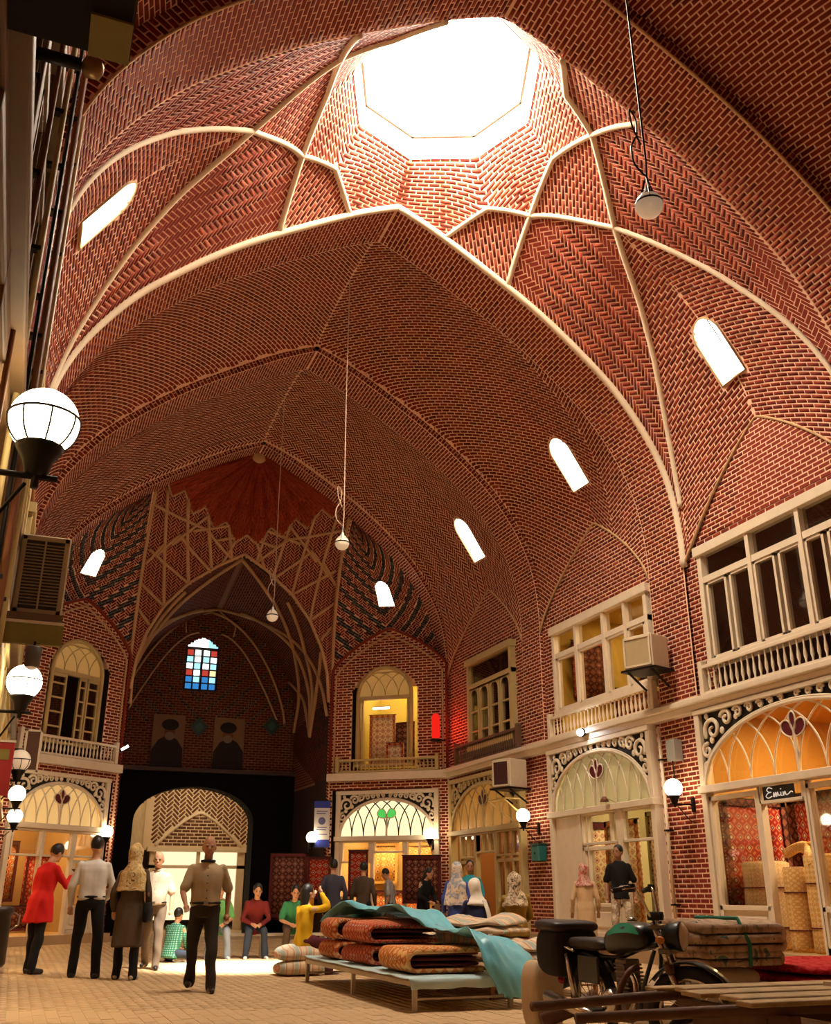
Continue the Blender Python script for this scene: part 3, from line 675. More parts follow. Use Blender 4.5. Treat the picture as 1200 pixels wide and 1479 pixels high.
# ---- panes of the stained glass
def em(n,c,s): return emission(n,c,s)
SGC={'w':em('lit white pane',(.85,1,.95),2.2),'b':em('lit blue pane',(.05,.3,.75),.5),'r':em('lit red pane',(.8,.08,.05),.45),'c':em('lit pale blue pane',(.4,.8,.95),.8),'g':em('lit green pane',(.1,.6,.3),1.),'o':em('lit amber pane',(.9,.6,.3),1.)}
rows=['bbbb','bcbc','rwro','wcwc','cwcw','rwwr']
for i,row in enumerate(rows):
    for j,cn in enumerate(row):
        x0=SGX-SGW+.06+j*.235+(.03 if j>1 else 0); z0=7.02+i*.212
        MB().box(x0,x0+.18,YB+.03,YB+.05,z0,z0+.165).build('pane',SGC[cn],sgo)
for k,(cn,xs) in enumerate((('w',(-.5,-.17)),('w',(-.16,.16)),('c',(.17,.5)))):
    x0,x1=xs; MB().prism([(SGX+x0,8.33),(SGX+x1,8.33),(SGX+x1,8.33+.33*(1-abs(x1/SGW)**1.6)),(SGX+(x0+x1)/2,8.36+.30*(1-abs((x0+x1)/2/SGW)**1.6)),(SGX+x0,8.33+.33*(1-abs(x0/SGW)**1.6))],YB+.03,YB+.05).build('pane',SGC[cn],sgo)
MB().box(SGX-SGW,SGX+SGW,YB-.01,YB+.03,8.28,8.33).box(SGX-.02,SGX+.02,YB-.01,YB+.03,6.95,8.3).box(SGX-SGW,SGX+SGW,YB-.01,YB+.04,6.93,6.99).build('frame',DARKWOOD,sgo)
# ---- gate lintel and jambs
gl=struct('trim_1','heavy dark timber surround of the portal gate')
m=MB(); N=24
arc=[(GX+GW*math.cos(t),GS+(GT-GS)*math.sin(t)) for t in np.linspace(0,PI,N)]
outl=[(2.2+5.4*0+5.5*(1-k/(N-1)),4.45) for k in range(N)]
for k in range(N-1):
    m.add([(arc[k][0],YB-.35,arc[k][1]),(arc[k+1][0],YB-.35,arc[k+1][1]),(outl[k+1][0],YB-.35,4.45),(outl[k][0],YB-.35,4.45)],[(0,1,2,3)])
    m.add([(arc[k][0],YB-.35,arc[k][1]),(arc[k+1][0],YB-.35,arc[k+1][1]),(arc[k+1][0],YB+.4,arc[k+1][1]),(arc[k][0],YB+.4,arc[k][1])],[(3,2,1,0)])
m.box(2.2,2.97,YB-.35,YB+.4,0,3.05).box(6.47,7.72,YB-.35,YB+.4,0,3.05)
m.add([(7.7,YB-.35,3.05),(7.7,YB-.35,4.45),(6.47,YB-.35,3.05)],[(0,2,1)]).add([(2.2,YB-.35,3.05),(2.97,YB-.35,3.05),(2.2,YB-.35,4.45)],[(0,1,2)])
m.build('surround',mat('black timber',(.004,.002,.002),.8,spec=.1),gl)
MB().box(2.15,7.75,YB-.5,YB,4.45,4.56).build('ledge',DARKWOOD,gl)
# ---- lit passage beyond the gate
pg=struct('wall_passage','lit brick passage wall with a blind pointed arch beyond the gate')
YP=34.2; PBR=brick_mat('passage brick',[(.16,.07,.04),(.20,.09,.05),(.13,.055,.03)]); PMO=mat('passage mortar',(.80,.62,.42),.9)
def pS(a,b): a=np.asarray(a,float); return np.stack([np.asarray(b)+0*a,YP+0*a,a+0*np.asarray(b)],-1)
PXc=5.55; par=lambda b:2.55+1.05*np.clip(1-(np.abs(b-PXc)/1.4)**1.35,0,1)
pmask=lambda a,b:(a>2.45)
shell(pg,pS,(2.4,5.2),(3.0,8.2),4,4,material=PMO)
bricks(pg,pS,(2.5,5.2),(4.1,7.2),lambda a,b:a<par(b)-.06,interior=(5,20,3),L=.24,Wd=.075,g=.03,brick=PBR)
bricks(pg,pS,(2.5,5.2),(4.0,7.4),lambda a,b:a>par(b)+.06,interior=(5,20,3),L=.26,Wd=.07,g=.035,pat='herr',ang=PI/4,brick=PBR)
rib(pg,[(x,YP-.02,float(par(np.array(x)))) for x in np.linspace(4.15,6.95,40)],.06,PLASTER)
MB().box(3.9,7.5,YP-.18,YP+.02,2.36,2.5).build('lintel',PLASTER,pg)
MB().add(boxwall(3.0,YB+.4,3.75,YP,0,5.2),[(0,1,2,3)]).add(boxwall(7.6,YP,6.7,YB+.4,0,5.2),[(0,1,2,3)]).add([(2,YB,5.2),(9,YB,5.2),(9,YP,5.2),(2,YP,5.2)],[(0,1,2,3)]).build('side_face',mat('passage plaster',(.5,.36,.2),.9,noise=.3,nscale=4,bump=.5,bscale=9),pg)
for x0,x1 in ((4.0,4.2),(5.5,5.62),(6.85,7.1)): MB().box(x0,x1,YP-.1,YP+.05,0,2.36).build('jamb',PLASTER,pg)
MB().box(4.0,7.1,YP-.1,YP+.05,1.85,1.95).build('transom',PLASTER,pg)
for x0,x1 in ((4.2,5.5),(5.62,6.85)): MB().box(x0,x1,YP,YP+.03,1.95,2.36).box(x0,x1,YP,YP+.03,.3,1.85).build('pane',emission('lit shop pane',(1,.82,.5),.75),pg)

l=bpy.data.lights.new('passage_fill','AREA'); l.size=1.6; l.energy=45; l.color=(1,.80,.5); o=bpy.data.objects.new('passage_fill',l); COL.objects.link(o); o.parent=pg; o.location=(5.2,YB+1.6,5.1)  # fill light added to brighten the passage brickwork, no fixture
# ---------------------------------------------------------------- shopfronts, upper windows, balustrades
TULIP=mat('wine-red glass',(.10,.012,.018),.3); LEAFG=mat('green leaf glass',(.04,.35,.05),.4,emit=.5,ecol=(.08,.6,.1))
SPDK=mat('dark fretwork ground',(.02,.014,.012),.7)
CARP=[carpet_mat('crimson carpet',(.26,.02,.014),(.45,.14,.06),(.55,.38,.2),(.04,.02,.05)),carpet_mat('rust carpet',(.34,.09,.03),(.5,.25,.1),(.6,.45,.25),(.08,.02,.02)),
      carpet_mat('gold carpet',(.5,.26,.06),(.6,.4,.15),(.3,.06,.03),(.66,.5,.25)),carpet_mat('cream carpet',(.6,.48,.3),(.45,.2,.1),(.25,.05,.04),(.5,.4,.28)),carpet_mat('dark carpet',(.06,.02,.015),(.2,.07,.04),(.3,.18,.1),(.12,.03,.02))]
def local(root): return root
ROOMS=0
def room(name, x,y,rz, w, z0,z1, depth, col, energy, lcol=(1,.72,.38), lab=None):
    """plain room behind an opening, with a ceiling lamp"""
    r=tag(empty(name,(x,y,0),rz),lab,None,None,'structure'); a=w/2
    m=MB(); m.add([(-a,.06,z0),(a,.06,z0),(a,depth,z0),(-a,depth,z0),(-a,.06,z1),(a,.06,z1),(a,depth,z1),(-a,depth,z1)],[(0,1,2,3),(4,7,6,5),(3,2,6,7),(0,3,7,4),(1,5,6,2)])
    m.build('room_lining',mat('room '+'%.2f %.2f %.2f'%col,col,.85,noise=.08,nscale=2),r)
    if energy:
        l=bpy.data.lights.new('ceiling_lamp','AREA'); l.shape='RECTANGLE'; l.size=min(w*.6,2.2); l.size_y=.5; l.energy=energy; l.color=lcol
        o=bpy.data.objects.new('ceiling_lamp',l); COL.objects.link(o); o.parent=r; o.location=(0,min(depth*.45,1.5),z1-.06)
    return r
def ell(a,h,n=30,t0=0.,t1=PI): return [(a*math.cos(t),h*math.sin(t)) for t in np.linspace(t0,t1,n)]
def spiral(cx,cz,R,turns,start,dirn=1,n=26): return [(cx+R*(1-.82*k/(n-1))*math.cos(start+dirn*turns*2*PI*k/(n-1)),cz+R*(1-.82*k/(n-1))*math.sin(start+dirn*turns*2*PI*k/(n-1))) for k in range(n)]
def shopfront(label, x,y,rz,w,zb,zt,ztop,lower,fan,tulip='tulip',nb=8,paint=None,group=None,scroll=True,barw=.016):
    pm=paint or PAINT; r=thing('shopfront',label,'shopfront',(x,y,0),rz,group); a=w/2
    fr=MB().box(-a,-a+.13,-.1,.1,zb,ztop).box(a-.13,a,-.1,.1,zb,ztop).box(-a,a,-.12,.1,ztop,ztop+.1).box(-a-.02,a+.02,-.15,.1,zt-.09,zt+.03)
    fr.build('frame',pm,r,bevel=.012)
    ai=a-.13; h=ztop-.15-zt
    e=ell(ai,h)
    MB().tube([(px,-.07,zt+pz) for px,pz in e],.035,6).build('arch_rail',pm,r,True)
    MB().add([(px,.03,zt+.02+pz) for px,pz in e],[tuple(range(len(e)-1,-1,-1))]).build('fanlight_glass',fan,r)
    d=2*ai/nb; R=d*1.9; Hh=h*.98; tr=MB()
    for i in range(nb+1):
        bx=-ai+i*d
        for s in (1,-1):
            pts=[]
            for t in np.linspace(0,1.42,26):
                px=bx+s*(R-R*math.cos(t)); pz=Hh*math.sin(t)
                if (px/ai)**2+(pz/h)**2>1.0: break
                pts.append((px,-.03,zt+.03+pz))
            if len(pts)>2: tr.tube(pts,barw,5)
    tr.build('tracery',pm if fan is not FAN_BRIGHT else IRON,r,True)
    if tulip:
        tz=zt+h*.56; k=h*.36
        MB().box(-.025,.025,-.07,-.03,zt,tz).build('stem',pm,r)
        m=MB(); fm=TULIP if tulip=='tulip' else LEAFG
        def petal(cx,cz,rot,L,Wd): 
            out=[]
            for t in np.linspace(0,2*PI,14,endpoint=False):
                px=Wd*math.sin(t)*(1+.3*math.cos(t)); pz=L/2*math.cos(t)+L/2; c,s=math.cos(rot),math.sin(rot); out.append((cx+px*c-pz*s,cz+px*s+pz*c))
            return out
        ps=[petal(0,tz+k*.1,0,k*.75,k*.17),petal(-.02,tz-k*.1,.75,k*.8,k*.26),petal(.02,tz-k*.1,-.75,k*.8,k*.26)] if tulip=='tulip' else [petal(-.02,tz-k*.1,.9,k*.8,k*.33),petal(.02,tz-k*.1,-.9,k*.8,k*.33)]
        for p in ps: m.prism(p,-.06,-.035)
        m.build('flower',fm,r)
        m=MB()
        for p in ps: m.tube([(q[0],-.065,q[1]) for q in p],.014,5,closed=True)
        m.build('flower_outline',pm,r,True)
    if scroll:
        for s in (1,-1):
            e2=ell(ai+.01,h+.01,16,0,PI/2); poly=[(s*px,zt+pz) for px,pz in e2]; m=MB()
            for k in range(len(poly)-1): m.add([(poly[k][0],-.02,poly[k][1]),(poly[k+1][0],-.02,poly[k+1][1]),(poly[k+1][0],-.02,ztop),(poly[k][0],-.02,ztop)],[(0,1,2,3)])
            m.build('spandrel_panel',SPDK,r)
            H=ztop-zt
            for cx,cz,Rr,st,dr in ((.86,.78,.17,-.6,1),(.69,.90,.115,.2,1),(.55,.945,.085,.3,1),(.42,.965,.07,.2,1),(.30,.975,.058,.2,1),(.19,.98,.05,.2,1),(.08,.985,.045,.2,1),(.945,.50,.10,1.8,-1),(.965,.28,.06,1.8,-1)):
                pts=spiral(s*cx*ai,zt+cz*H*.97,Rr*H,1.35,st if s>0 else PI-st,dr*s)
                MB().tube([(px,-.06,pz) for px,pz in pts],[.036*H*(1-.45*k/len(pts))*min(1,.45+Rr*4) for k in range(len(pts))],6).build('scrollwork',pm,r,True)
            for cx,cz,rr in ((.75,.72,.05),(.88,.62,.05),(.58,.86,.04),(.92,.95,.045)): MB().sphere((s*cx*ai,-.06,zt+cz*H),rr*H,8,5,sy=.4).build('leaf_boss',pm,r,True)
            m=MB(); m.tube([(s*px*1.02,-.075,zt+pz*1.035) for px,pz in ell(ai,h,20,.1,PI/2)],.02,5); m.build('spandrel_edge',pm,r,True)
    for kind,x0,x1,z0,z1 in lower:
        if kind=='window' or kind=='door':
            b=.075; zs=z0 if kind=='window' else z0
            lf=MB().box(x0,x0+b,-.06,.06,z0,z1).box(x1-b,x1,-.06,.06,z0,z1).box(x0,x1,-.06,.06,z1-b,z1).box(x0,x1,-.06,.06,z0+.55,z0+.55+b).box(x0,x1,-.06,.06,z0,z0+b*1.4).build('sash' if kind=='window' else 'door_leaf',pm,r,bevel=.008)
            MB().box(x0+b,x1-b,-.02,.02,z0+b,z0+.56).build('lower_panel',pm,lf)
            MB().box(x0+b+.06,x1-b-.06,-.045,-.02,z0+b+.12,z0+.47,.02).build('raised_field',pm,lf)
            MB().box(x0+b,x1-b,-.004,.004,z0+.6,z1-b).build('pane',GLASS,lf)
        elif kind=='light':   # glazed light with small frame
            b=.05; lf=MB().box(x0,x0+b,-.06,.06,z0,z1).box(x1-b,x1,-.06,.06,z0,z1).box(x0,x1,-.06,.06,z1-b,z1).box(x0,x1,-.06,.06,z0,z0+b).build('sash',pm,r,bevel=.008)
            MB().box(x0+b,x1-b,-.004,.004,z0+b,z1-b).build('pane',GLASS,lf)
        elif kind=='bar': MB().box(x0,x1,-.06,.06,z0,z1).build('glazing_bar',pm,r)
        elif kind=='panel': MB().box(x0,x1,-.03,.05,z0,z1,.01).build('blind_panel',pm,r)
    return r
FAN_CLEAR=glass_mat('amber fanlight glass',(.95,.8,.5),.06); FAN_BRIGHT=emission('backlit cream fanlight',(1,.76,.42),.85)
FAN_PALE=mat('pale frosted fanlight',(.42,.36,.18),.4,emit=.12,ecol=(.9,.72,.3)); FAN_AMB=mat('amber frosted fanlight',(.4,.2,.03),.4,emit=.14,ecol=(1,.45,.08)); FAN_CREAM=mat('cream frosted fanlight',(.6,.42,.18),.4,emit=.3,ecol=(1,.66,.25))
def balustrade(label,x,y,rz,w,z0,h,n,pm,group='balustrades under the upper windows'):
    r=thing('balustrade',label,'balustrade',(x,y,z0),rz,group); a=w/2
    MB().box(-a,a,-.08,.02,h-.06,h).build('handrail',pm,r,bevel=.01); MB().box(-a,a,-.07,.02,0,.05).build('bottom_rail',pm,r)
    for s in (-1,1): MB().box(s*a-.05,s*a+.05,-.09,.03,0,h+.08).build('post',pm,r,bevel=.01)
    hh=h-.11; bm=MB().lathe([(.020,0),(.020,.06*hh),(.014,.1*hh),(.03,.3*hh),(.026,.45*hh),(.014,.7*hh),(.018,.9*hh),(.02,hh)],(0,0,0),8).mesh('baluster',True); bm.materials.append(pm)
    for k in range(n): obj('baluster',bm,None,r,Matrix.Translation((-a+.09+(w-.18)*(k+.5)/n,-.03,.05)))
    return r
def upper_window(label,x,y,rz,x0,x1,z0,z1,zt,groups,pm,arched=False,bars=()):
    """groups: list of (d0,d1,sub) light groups in local x"""
    global wn
    r=tag(empty('window_%d'%wn,(x,y,0),rz),label,None,None,'structure'); wn+=1; F=.11
    MB().box(x0,x0+F,-.08,.08,z0,z1).box(x1-F,x1,-.08,.08,z0,z1).box(x0-.05,x1+.05,-.12,.1,z1-F,z1+.06).box(x0,x1,-.1,.1,z0-.08,z0+.05).build('frame',pm,r,bevel=.01)
    MB().box(x0,x1,-.07,.07,zt-.055,zt+.055).build('transom',pm,r)
    for i,(d0,d1,sub) in enumerate(groups):
        if i: MB().box(d0-.045,d0+.045,-.085,.08,z0,z1).build('mullion',pm,r)
        q=(d1-d0)/sub
        for k in range(sub):
            a,b=d0+q*k+.04,d0+q*(k+1)-.04
            s=MB().box(a,a+.05,-.05,.05,z0,zt).box(b-.05,b,-.05,.05,z0,zt).box(a,b,-.05,.05,zt-.1,zt-.05).box(a,b,-.05,.05,z0+.03,z0+.1)
            if arched:
                m=(a+b)/2; hw=(b-a)/2-.05
                for t0,t1 in zip(np.linspace(0,PI,9)[:-1],np.linspace(0,PI,9)[1:]):
                    p=[(m+hw*math.cos(t0),zt-.1-hw+hw*math.sin(t0)),(m+hw*math.cos(t1),zt-.1-hw+hw*math.sin(t1))]; s.add([(p[0][0],-.05,p[0][1]),(p[1][0],-.05,p[1][1]),(p[1][0],-.05,zt-.06),(p[0][0],-.05,zt-.06)],[(0,1,2,3)])
            for zb_ in bars: s.box(a,b,-.04,.04,zb_-.02,zb_+.02)
            so=s.build('sash',pm,r)
            MB().box(a+.05,b-.05,-.003,.003,z0+.1,zt-.1).build('pane',GLASS,so)
        MB().box(d0+.06,d1-.06,-.003,.003,zt+.06,z1-F).build('pane',GLASS,r)
    return r
RZR=-PI/2
def YR(Y): return Y
# cornice beams over the shops
for side,nm in ((1,'trim_2'),(-1,'trim_3')):
    t=struct(nm,'long cream painted cornice beam over the shopfronts' if side>0 else 'brown cornice beam above the left shopfronts')
    x=CX+side*5.55
    MB().box(min(x-side*.12,x+side*.08),max(x-side*.12,x+side*.08),0,24.8,3.98,4.1).box(min(x-side*.2,x+side*.08),max(x-side*.2,x+side*.08),0,24.8,4.1,4.2).build('beam',PAINT if side>0 else mat('brown painted wood',(.17,.10,.045),.6,noise=.2,nscale=6),t,bevel=.015)
    MB().box(min(x-side*.5,x+side*.1),max(x-side*.5,x+side*.1),0,24.7,-.01,.2).box(min(x-side*.25,x+side*.1),max(x-side*.25,x+side*.1),0,24.7,.2,.3).build('plinth_step',mat('worn stone step',(.42,.27,.14),.7,noise=.2,nscale=5,bump=.3),t)
    c0=Vector((CX+side*5.55,24.75,0)); c1=Vector((CX+side*2.85,26.95,0))
    m=MB(); m.bar((c0.x-side*.05,c0.y-.05,4.09),(c1.x-side*.05,c1.y-.05,4.09),.2,.2); m.build('end_beam',PAINT,t)
    m=MB(); m.bar((c0.x-side*.05,c0.y-.1,.1),(c1.x-side*.05,c1.y-.1,.1),.5,.2); m.build('end_step',MATS['worn stone step'],t)
# bay 1 right: open carpet shop
XF=10.55
def lowr(items,yl): return items
W1=4.6
a1=W1/2
sf1=shopfront('cream shopfront with wine-red tulip fanlight and rolled carpets in its doorway',XF,11.55,RZR,W1,.3,2.72,3.92,
  [('window',-2.17,-.98,.3,2.58),('light',-.95,.02,2.36,2.66),('window',.06,1.1,.3,2.58),('window',1.12,2.17,.3,2.58),('bar',-.98,-.92,.3,2.62),('bar',.02,.08,.3,2.62)],FAN_CLEAR,'tulip',8)
room('wall_shop_1',XF,11.55,RZR,W1-.1,.3,3.95,3.2,(.50,.27,.06),125,(1,.76,.45))
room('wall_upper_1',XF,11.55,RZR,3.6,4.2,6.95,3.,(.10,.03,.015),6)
upper_window('wide cream casement window of tall paired lights with dark glass over the tulip shopfront',XF,11.55,RZR,-1.78,1.78,4.72,6.72,6.16,[(-1.67,-.45,2),(-.45,.72,2),(.72,1.67,2)],PAINT)
balustrade('cream balustrade under the wide dark casement window',XF-.06,11.55,RZR,3.85,4.2,.50,26,PAINT)
# bay 2 right
sf2=shopfront('cream shopfront with pale fanlight, open blind door panel and floral curtain',XF,17.15,RZR,3.9,.3,2.66,3.88,
  [('panel',-1.8,-.86,.3,2.55),('bar',-.86,-.72,.3,2.6),('light',-.7,.62,1.98,2.58),('window',-.7,.62,.3,1.95),('bar',.62,.78,.3,2.6),('light',.78,1.8,1.98,2.58),('bar',-.5,-.46,.9,2.55),('bar',.36,.4,1.98,2.55)],FAN_PALE,'tulip',9)
room('wall_shop_2',XF,17.15,RZR,3.8,.3,3.95,3.,(.50,.42,.22),75,(1,.82,.5))
room('wall_upper_2',XF,16.8,RZR,3.7,4.2,6.9,3.2,(.58,.40,.08),45,(1,.74,.36))
upper_window('cream grid window of a lit ochre room with framed pictures over the pale shopfront',XF,16.8,RZR,-1.85,1.85,4.72,6.55,5.95,[(-1.74,-.82,1),(-.82,.28,1),(.28,1.08,1),(1.08,1.74,1)],PAINT)
balustrade('cream balustrade under the lit ochre upper room',XF-.06,16.9,RZR,3.9,4.2,.46,26,PAINT)
# bay 3 right
sf3=shopfront('yellowed shopfront with dim amber fanlight and narrow glazing bars',XF,22.5,RZR,4.1,.3,2.56,3.78,
  [('bar',-1.45,-1.4,.3,2.5),('light',-1.4,-.55,1.9,2.48),('light',-.5,.6,2.0,2.48),('bar',-.55,-.45,.3,2.5),('bar',.58,.68,.3,2.5),('window',-1.9,-.55,.3,1.85),('window',.68,1.9,.3,1.85),('light',.68,1.9,1.9,2.48),('bar',-1.0,-.97,.3,2.48),('bar',1.1,1.13,.3,2.48),('bar',1.5,1.53,.3,2.48),('bar',-.1,-.07,2.,2.48),('bar',.25,.28,2.,2.48)],FAN_AMB,'tulip',8,PAINT_Y)
room('wall_shop_3',XF,22.5,RZR,4.,.3,3.85,3.,(.35,.15,.04),45,(1,.66,.3))
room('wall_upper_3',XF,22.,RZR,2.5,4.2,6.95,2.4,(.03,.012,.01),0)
upper_window('tall yellowed window of four round-headed lights with small panes',XF,22.0,RZR,-1.3,1.3,4.55,6.8,6.12,[(-1.2,1.2,4)],PAINT_Y,True,(4.95,5.45))
balustrade('brown slatted balustrade under the four round-headed lights',XF-.06,22.2,RZR,3.6,4.2,.5,30,mat('brown railing paint',(.12,.06,.03),.6))
# bay 0 right (mostly outside the picture)
shopfront('cream shopfront beside the viewer, before the tulip shopfront',XF,5.55,RZR,4.6,.3,2.72,3.92,[('window',-2.17,-.98,.3,2.58),('window',.06,1.1,.3,2.58),('window',1.12,2.17,.3,2.58)],FAN_CREAM,None,8,scroll=False)
room('wall_shop_0',XF,5.55,RZR,4.5,.3,3.95,2.6,(.5,.3,.1),50,(1,.72,.38)); room('wall_upper_0',XF,5.45,RZR,3.6,4.2,6.95,2.5,(.2,.08,.03),0)
# left wall shops, seen at a grazing angle
XLf=-.55
BROWNP=mat('brown painted wood',(.17,.10,.045),.6,noise=.2,nscale=6)
for k,(yc,w,yw) in enumerate(((5.55,4.6,5.45),(11.55,4.6,11.55),(17.15,3.9,16.8),(22.5,4.1,22.))):
    lab=('brown shopfront on the left wall under the louvred cooler','yellowed shopfront on the left wall beside the litter bin','yellowed shopfront on the left wall behind the red-coated person','yellowed shopfront on the left wall next to the slanting end wall')[k]
    shopfront(lab,XLf,yc,PI/2,w,.3,2.66,3.88,[('window',-w/2+.13,-.5,.3,2.5),('window',.5,w/2-.13,.3,2.5)],FAN_CREAM,None,8,scroll=(k>0),paint=(BROWNP if k==0 else PAINT_Y))
    room('wall_shop_left_%d'%k,XLf,yc,PI/2,w-.1,.3,3.9,2.6,(.55,.35,.12),(50,80,110,90)[k],(1,.72,.38))
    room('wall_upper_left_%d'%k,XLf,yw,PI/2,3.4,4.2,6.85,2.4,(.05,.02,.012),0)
    upper_window(('brown','yellowed','yellowed','yellowed')[k]+' casement window high on the left wall '+('beside the large globe lamp','above the litter bin','above the red-coated person','nearest the end wall')[k],XLf,yw,PI/2,-1.65,1.65,4.72,6.68,6.1,[(-1.55,-.5,2),(-.5,.5,2),(.5,1.55,2)],BROWNP if k==0 else PAINT_Y)
    balustrade(('brown balustrade on the left wall beside the louvred cooler','cream balustrade on the left wall above the litter bin','cream balustrade on the left wall above the red-coated person','cream balustrade on the left wall nearest the end wall')[k],XLf+.06,yw,PI/2,3.8,4.2,.5,24,BROWNP if k==0 else PAINT)
# slanting end walls
cR=((10.55+7.85)/2,(24.75+26.95)/2); cL=((-.55+2.15)/2,cR[1])
nR=Vector((-.632,-.775,0)); nL=Vector((.632,-.775,0))
sfR=shopfront('shopfront with backlit cream fanlight and green leaf ornament, hung with carpets',cR[0],cR[1],RCH,2.95,.2,2.5,3.62,
  [('bar',-1.38,-1.3,.2,2.45),('light',-1.3,-.45,1.85,2.42),('light',-.38,.5,2.1,2.42),('light',.55,1.35,1.85,2.42),('bar',-.45,-.36,.2,2.45),('bar',.48,.58,.2,2.45),('bar',.9,.93,1.9,2.4)],FAN_BRIGHT,'leaf',8)
room('wall_shop_end_right',cR[0],cR[1],RCH,2.9,.2,3.7,2.4,(.58,.38,.13),105,(1,.75,.4))
sfL=shopfront('shopfront with backlit cream fanlight behind the standing visitors',cL[0],cL[1],-RCH,2.95,.2,2.6,3.72,
  [('light',-1.3,-.45,1.9,2.5),('light',-.4,.5,1.9,2.5),('light',.55,1.35,1.9,2.5),('bar',-.45,-.38,.2,2.5),('bar',.48,.56,.2,2.5),('window',.56,1.35,.2,1.85)],FAN_CREAM,'tulip',8)
room('wall_shop_end_left',cL[0],cL[1],-RCH,2.9,.2,3.75,2.4,(.50,.30,.10),60,(1,.72,.36))
def arched_window(label,c,rz,off,hw,z0,zs,lit,pm,shut):
    global wn
    r=tag(empty('window_%d'%wn,(c[0],c[1],0),rz),label,None,None,'structure'); wn+=1
    e=[(off+hw*math.cos(t),zs+hw*math.sin(t)) for t in np.linspace(0,PI,25)]
    MB().tube([(off+hw,-.05,z0)]+[(px,-.05,pz) for px,pz in e]+[(off-hw,-.05,z0)],.055,6).build('frame',pm,r,True)
    MB().box(off-hw,off+hw,-.06,.06,zs-.1,zs).build('transom',pm,r); MB().box(off-hw-.05,off+hw+.05,-.1,.06,z0-.06,z0).build('sill',pm,r)
    m=MB(); d=hw/2
    for i in range(5):
        for s in (1,-1):
            pts=[]
            for t in np.linspace(0,1.9,16):
                px=-hw+i*d+s*(d*1.7*(1-math.cos(t))); pz=d*1.7*math.sin(t)
                if px*px+pz*pz>hw*hw: break
                pts.append((off+px,0,zs+pz))
            if len(pts)>2: m.tube(pts,.012,5)
    m.build('tracery',pm,r,True)
    MB().add([(px,.03,pz) for px,pz in e],[tuple(range(len(e)-1,-1,-1))]).build('fanlight_glass',mat('dim amber glass',(.35,.2,.05),.4,emit=.14 if lit else .02,ecol=(1,.55,.15)),r)
    for a,b,k in shut:
        s=MB().box(a,a+.05,-.04,.02,z0,zs-.1).box(b-.05,b,-.04,.02,z0,zs-.1).box(a,b,-.04,.02,z0,z0+.08).box(a,b,-.04,.02,zs-.18,zs-.1)
        for q in range(1,k): s.box(a,b,-.03,.01,z0+(zs-z0)*q/k-.02,z0+(zs-z0)*q/k+.02)
        so=s.build('sash',pm,r); MB().box(a+.05,b-.05,-.01,-.004,z0+.08,zs-.18).build('pane',GLASS,so)
    return r
arched_window('round-headed upper window of a lit yellow room with leaning carpets',cR,RCH,-.1,.8,4.42,6.3,True,PAINT_Y,[(-.88,-.74,1),(.56,.68,1)])
room('wall_upper_end_right',cR[0],cR[1],RCH,1.75,4.3,7.2,1.8,(.5,.38,.07),30,(1,.78,.4))
balustrade('slatted balustrade under the yellow round-headed window',cR[0]-.05,cR[1]-.06,RCH,2.9,4.2,.36,24,PAINT_Y)
arched_window('round-headed upper window with one casement ajar behind the globe lamps',cL,-RCH,.0,.8,4.55,6.3,False,PAINT_Y,[(-.78,-.3,5),(.1,.35,5),(.38,.76,5)])
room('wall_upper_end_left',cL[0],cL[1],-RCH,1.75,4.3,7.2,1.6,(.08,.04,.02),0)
balustrade('cream balustrade under the round-headed window with the casement ajar',cL[0]+.05,cL[1]-.06,-RCH,3.0,4.2,.46,24,PAINT)
# ---------------------------------------------------------------- lamps, coolers, pipes and other fixtures
def globe_parts(r, R, lit, cage=True):
    MB().sphere((0,0,0),R,24,14).build('globe',GLOBE if lit else GLOBE_OFF,r,True)
    c=MB().lathe([(R*.18,-R*1.75),(R*.34,-R*1.62),(R*.42,-R*1.3),(R*.62,-R*.98),(R*.70,-R*.82),(R*.6,-R*.80)],(0,0,0),12)
    c.build('cup',IRON,r,True)
    if cage:
        MB().tube([(R*1.02*math.cos(t),R*1.02*math.sin(t),R*.1) for t in np.linspace(0,2*PI,28,endpoint=False)],R*.04,5,closed=True).build('band',IRON,r,True)
        for k in range(8):
            t=k*PI/4+.2; MB().tube([(R*1.02*math.cos(t)*math.cos(e),R*1.02*math.sin(t)*math.cos(e),R*1.02*math.sin(e)) for e in np.linspace(.1,-.9,8)],R*.03,5).build('cage_bar',IRON,r,True)
def wall_lamp(label, pos, wall, R=.2, lit=True, cage=True, group='globe lamps on wall brackets', cat='lamp'):
    """wall: vector from the lamp to its wall"""
    r=thing('globe_lamp',label,cat,pos,0,group); globe_parts(r,R,lit,cage); w=Vector(wall)
    zb=-R*1.75
    MB().tube([(0,0,-R*1.5),(0,0,-R*2.1)],R*.12,8).build('stem',IRON,r,True)
    a=MB().tube([Vector((0,0,zb))-w.normalized()*R*.6,Vector((0,0,zb)),w*.5+Vector((0,0,zb)),w+Vector((0,0,zb))],R*.1,6).build('bracket_arm',IRON,r,True)
    d=w.normalized(); m=MB()
    pts=[w+Vector((0,0,zb-R*2.0))-d*.02]+[w*(1-k/12)+Vector((0,0,zb-R*1.9*math.cos(k/12*PI/2)**1.5)) for k in range(11)]
    m.tube(pts,R*.06,5); m.build('bracket_scroll',IRON,r,True)
    MB().box(-.03,.03,-.03,.03,-.12,.12).build('wall_plate',IRON,r,M=Matrix.Translation(w+Vector((0,0,zb))))
    return r
wall_lamp('large lit globe lamp in a black cage beside the louvred cooler',(-.19,5.56,3.68),(-.30,0,0),.2)
wall_lamp('lit globe lamp on the left wall, second along from the louvred cooler',(-.2,12.76,3.51),(-.30,0,0),.21)
wall_lamp('unlit cream globe lamp on the left wall between lit ones',(-.2,20.4,3.45),(-.30,0,0),.21,False)
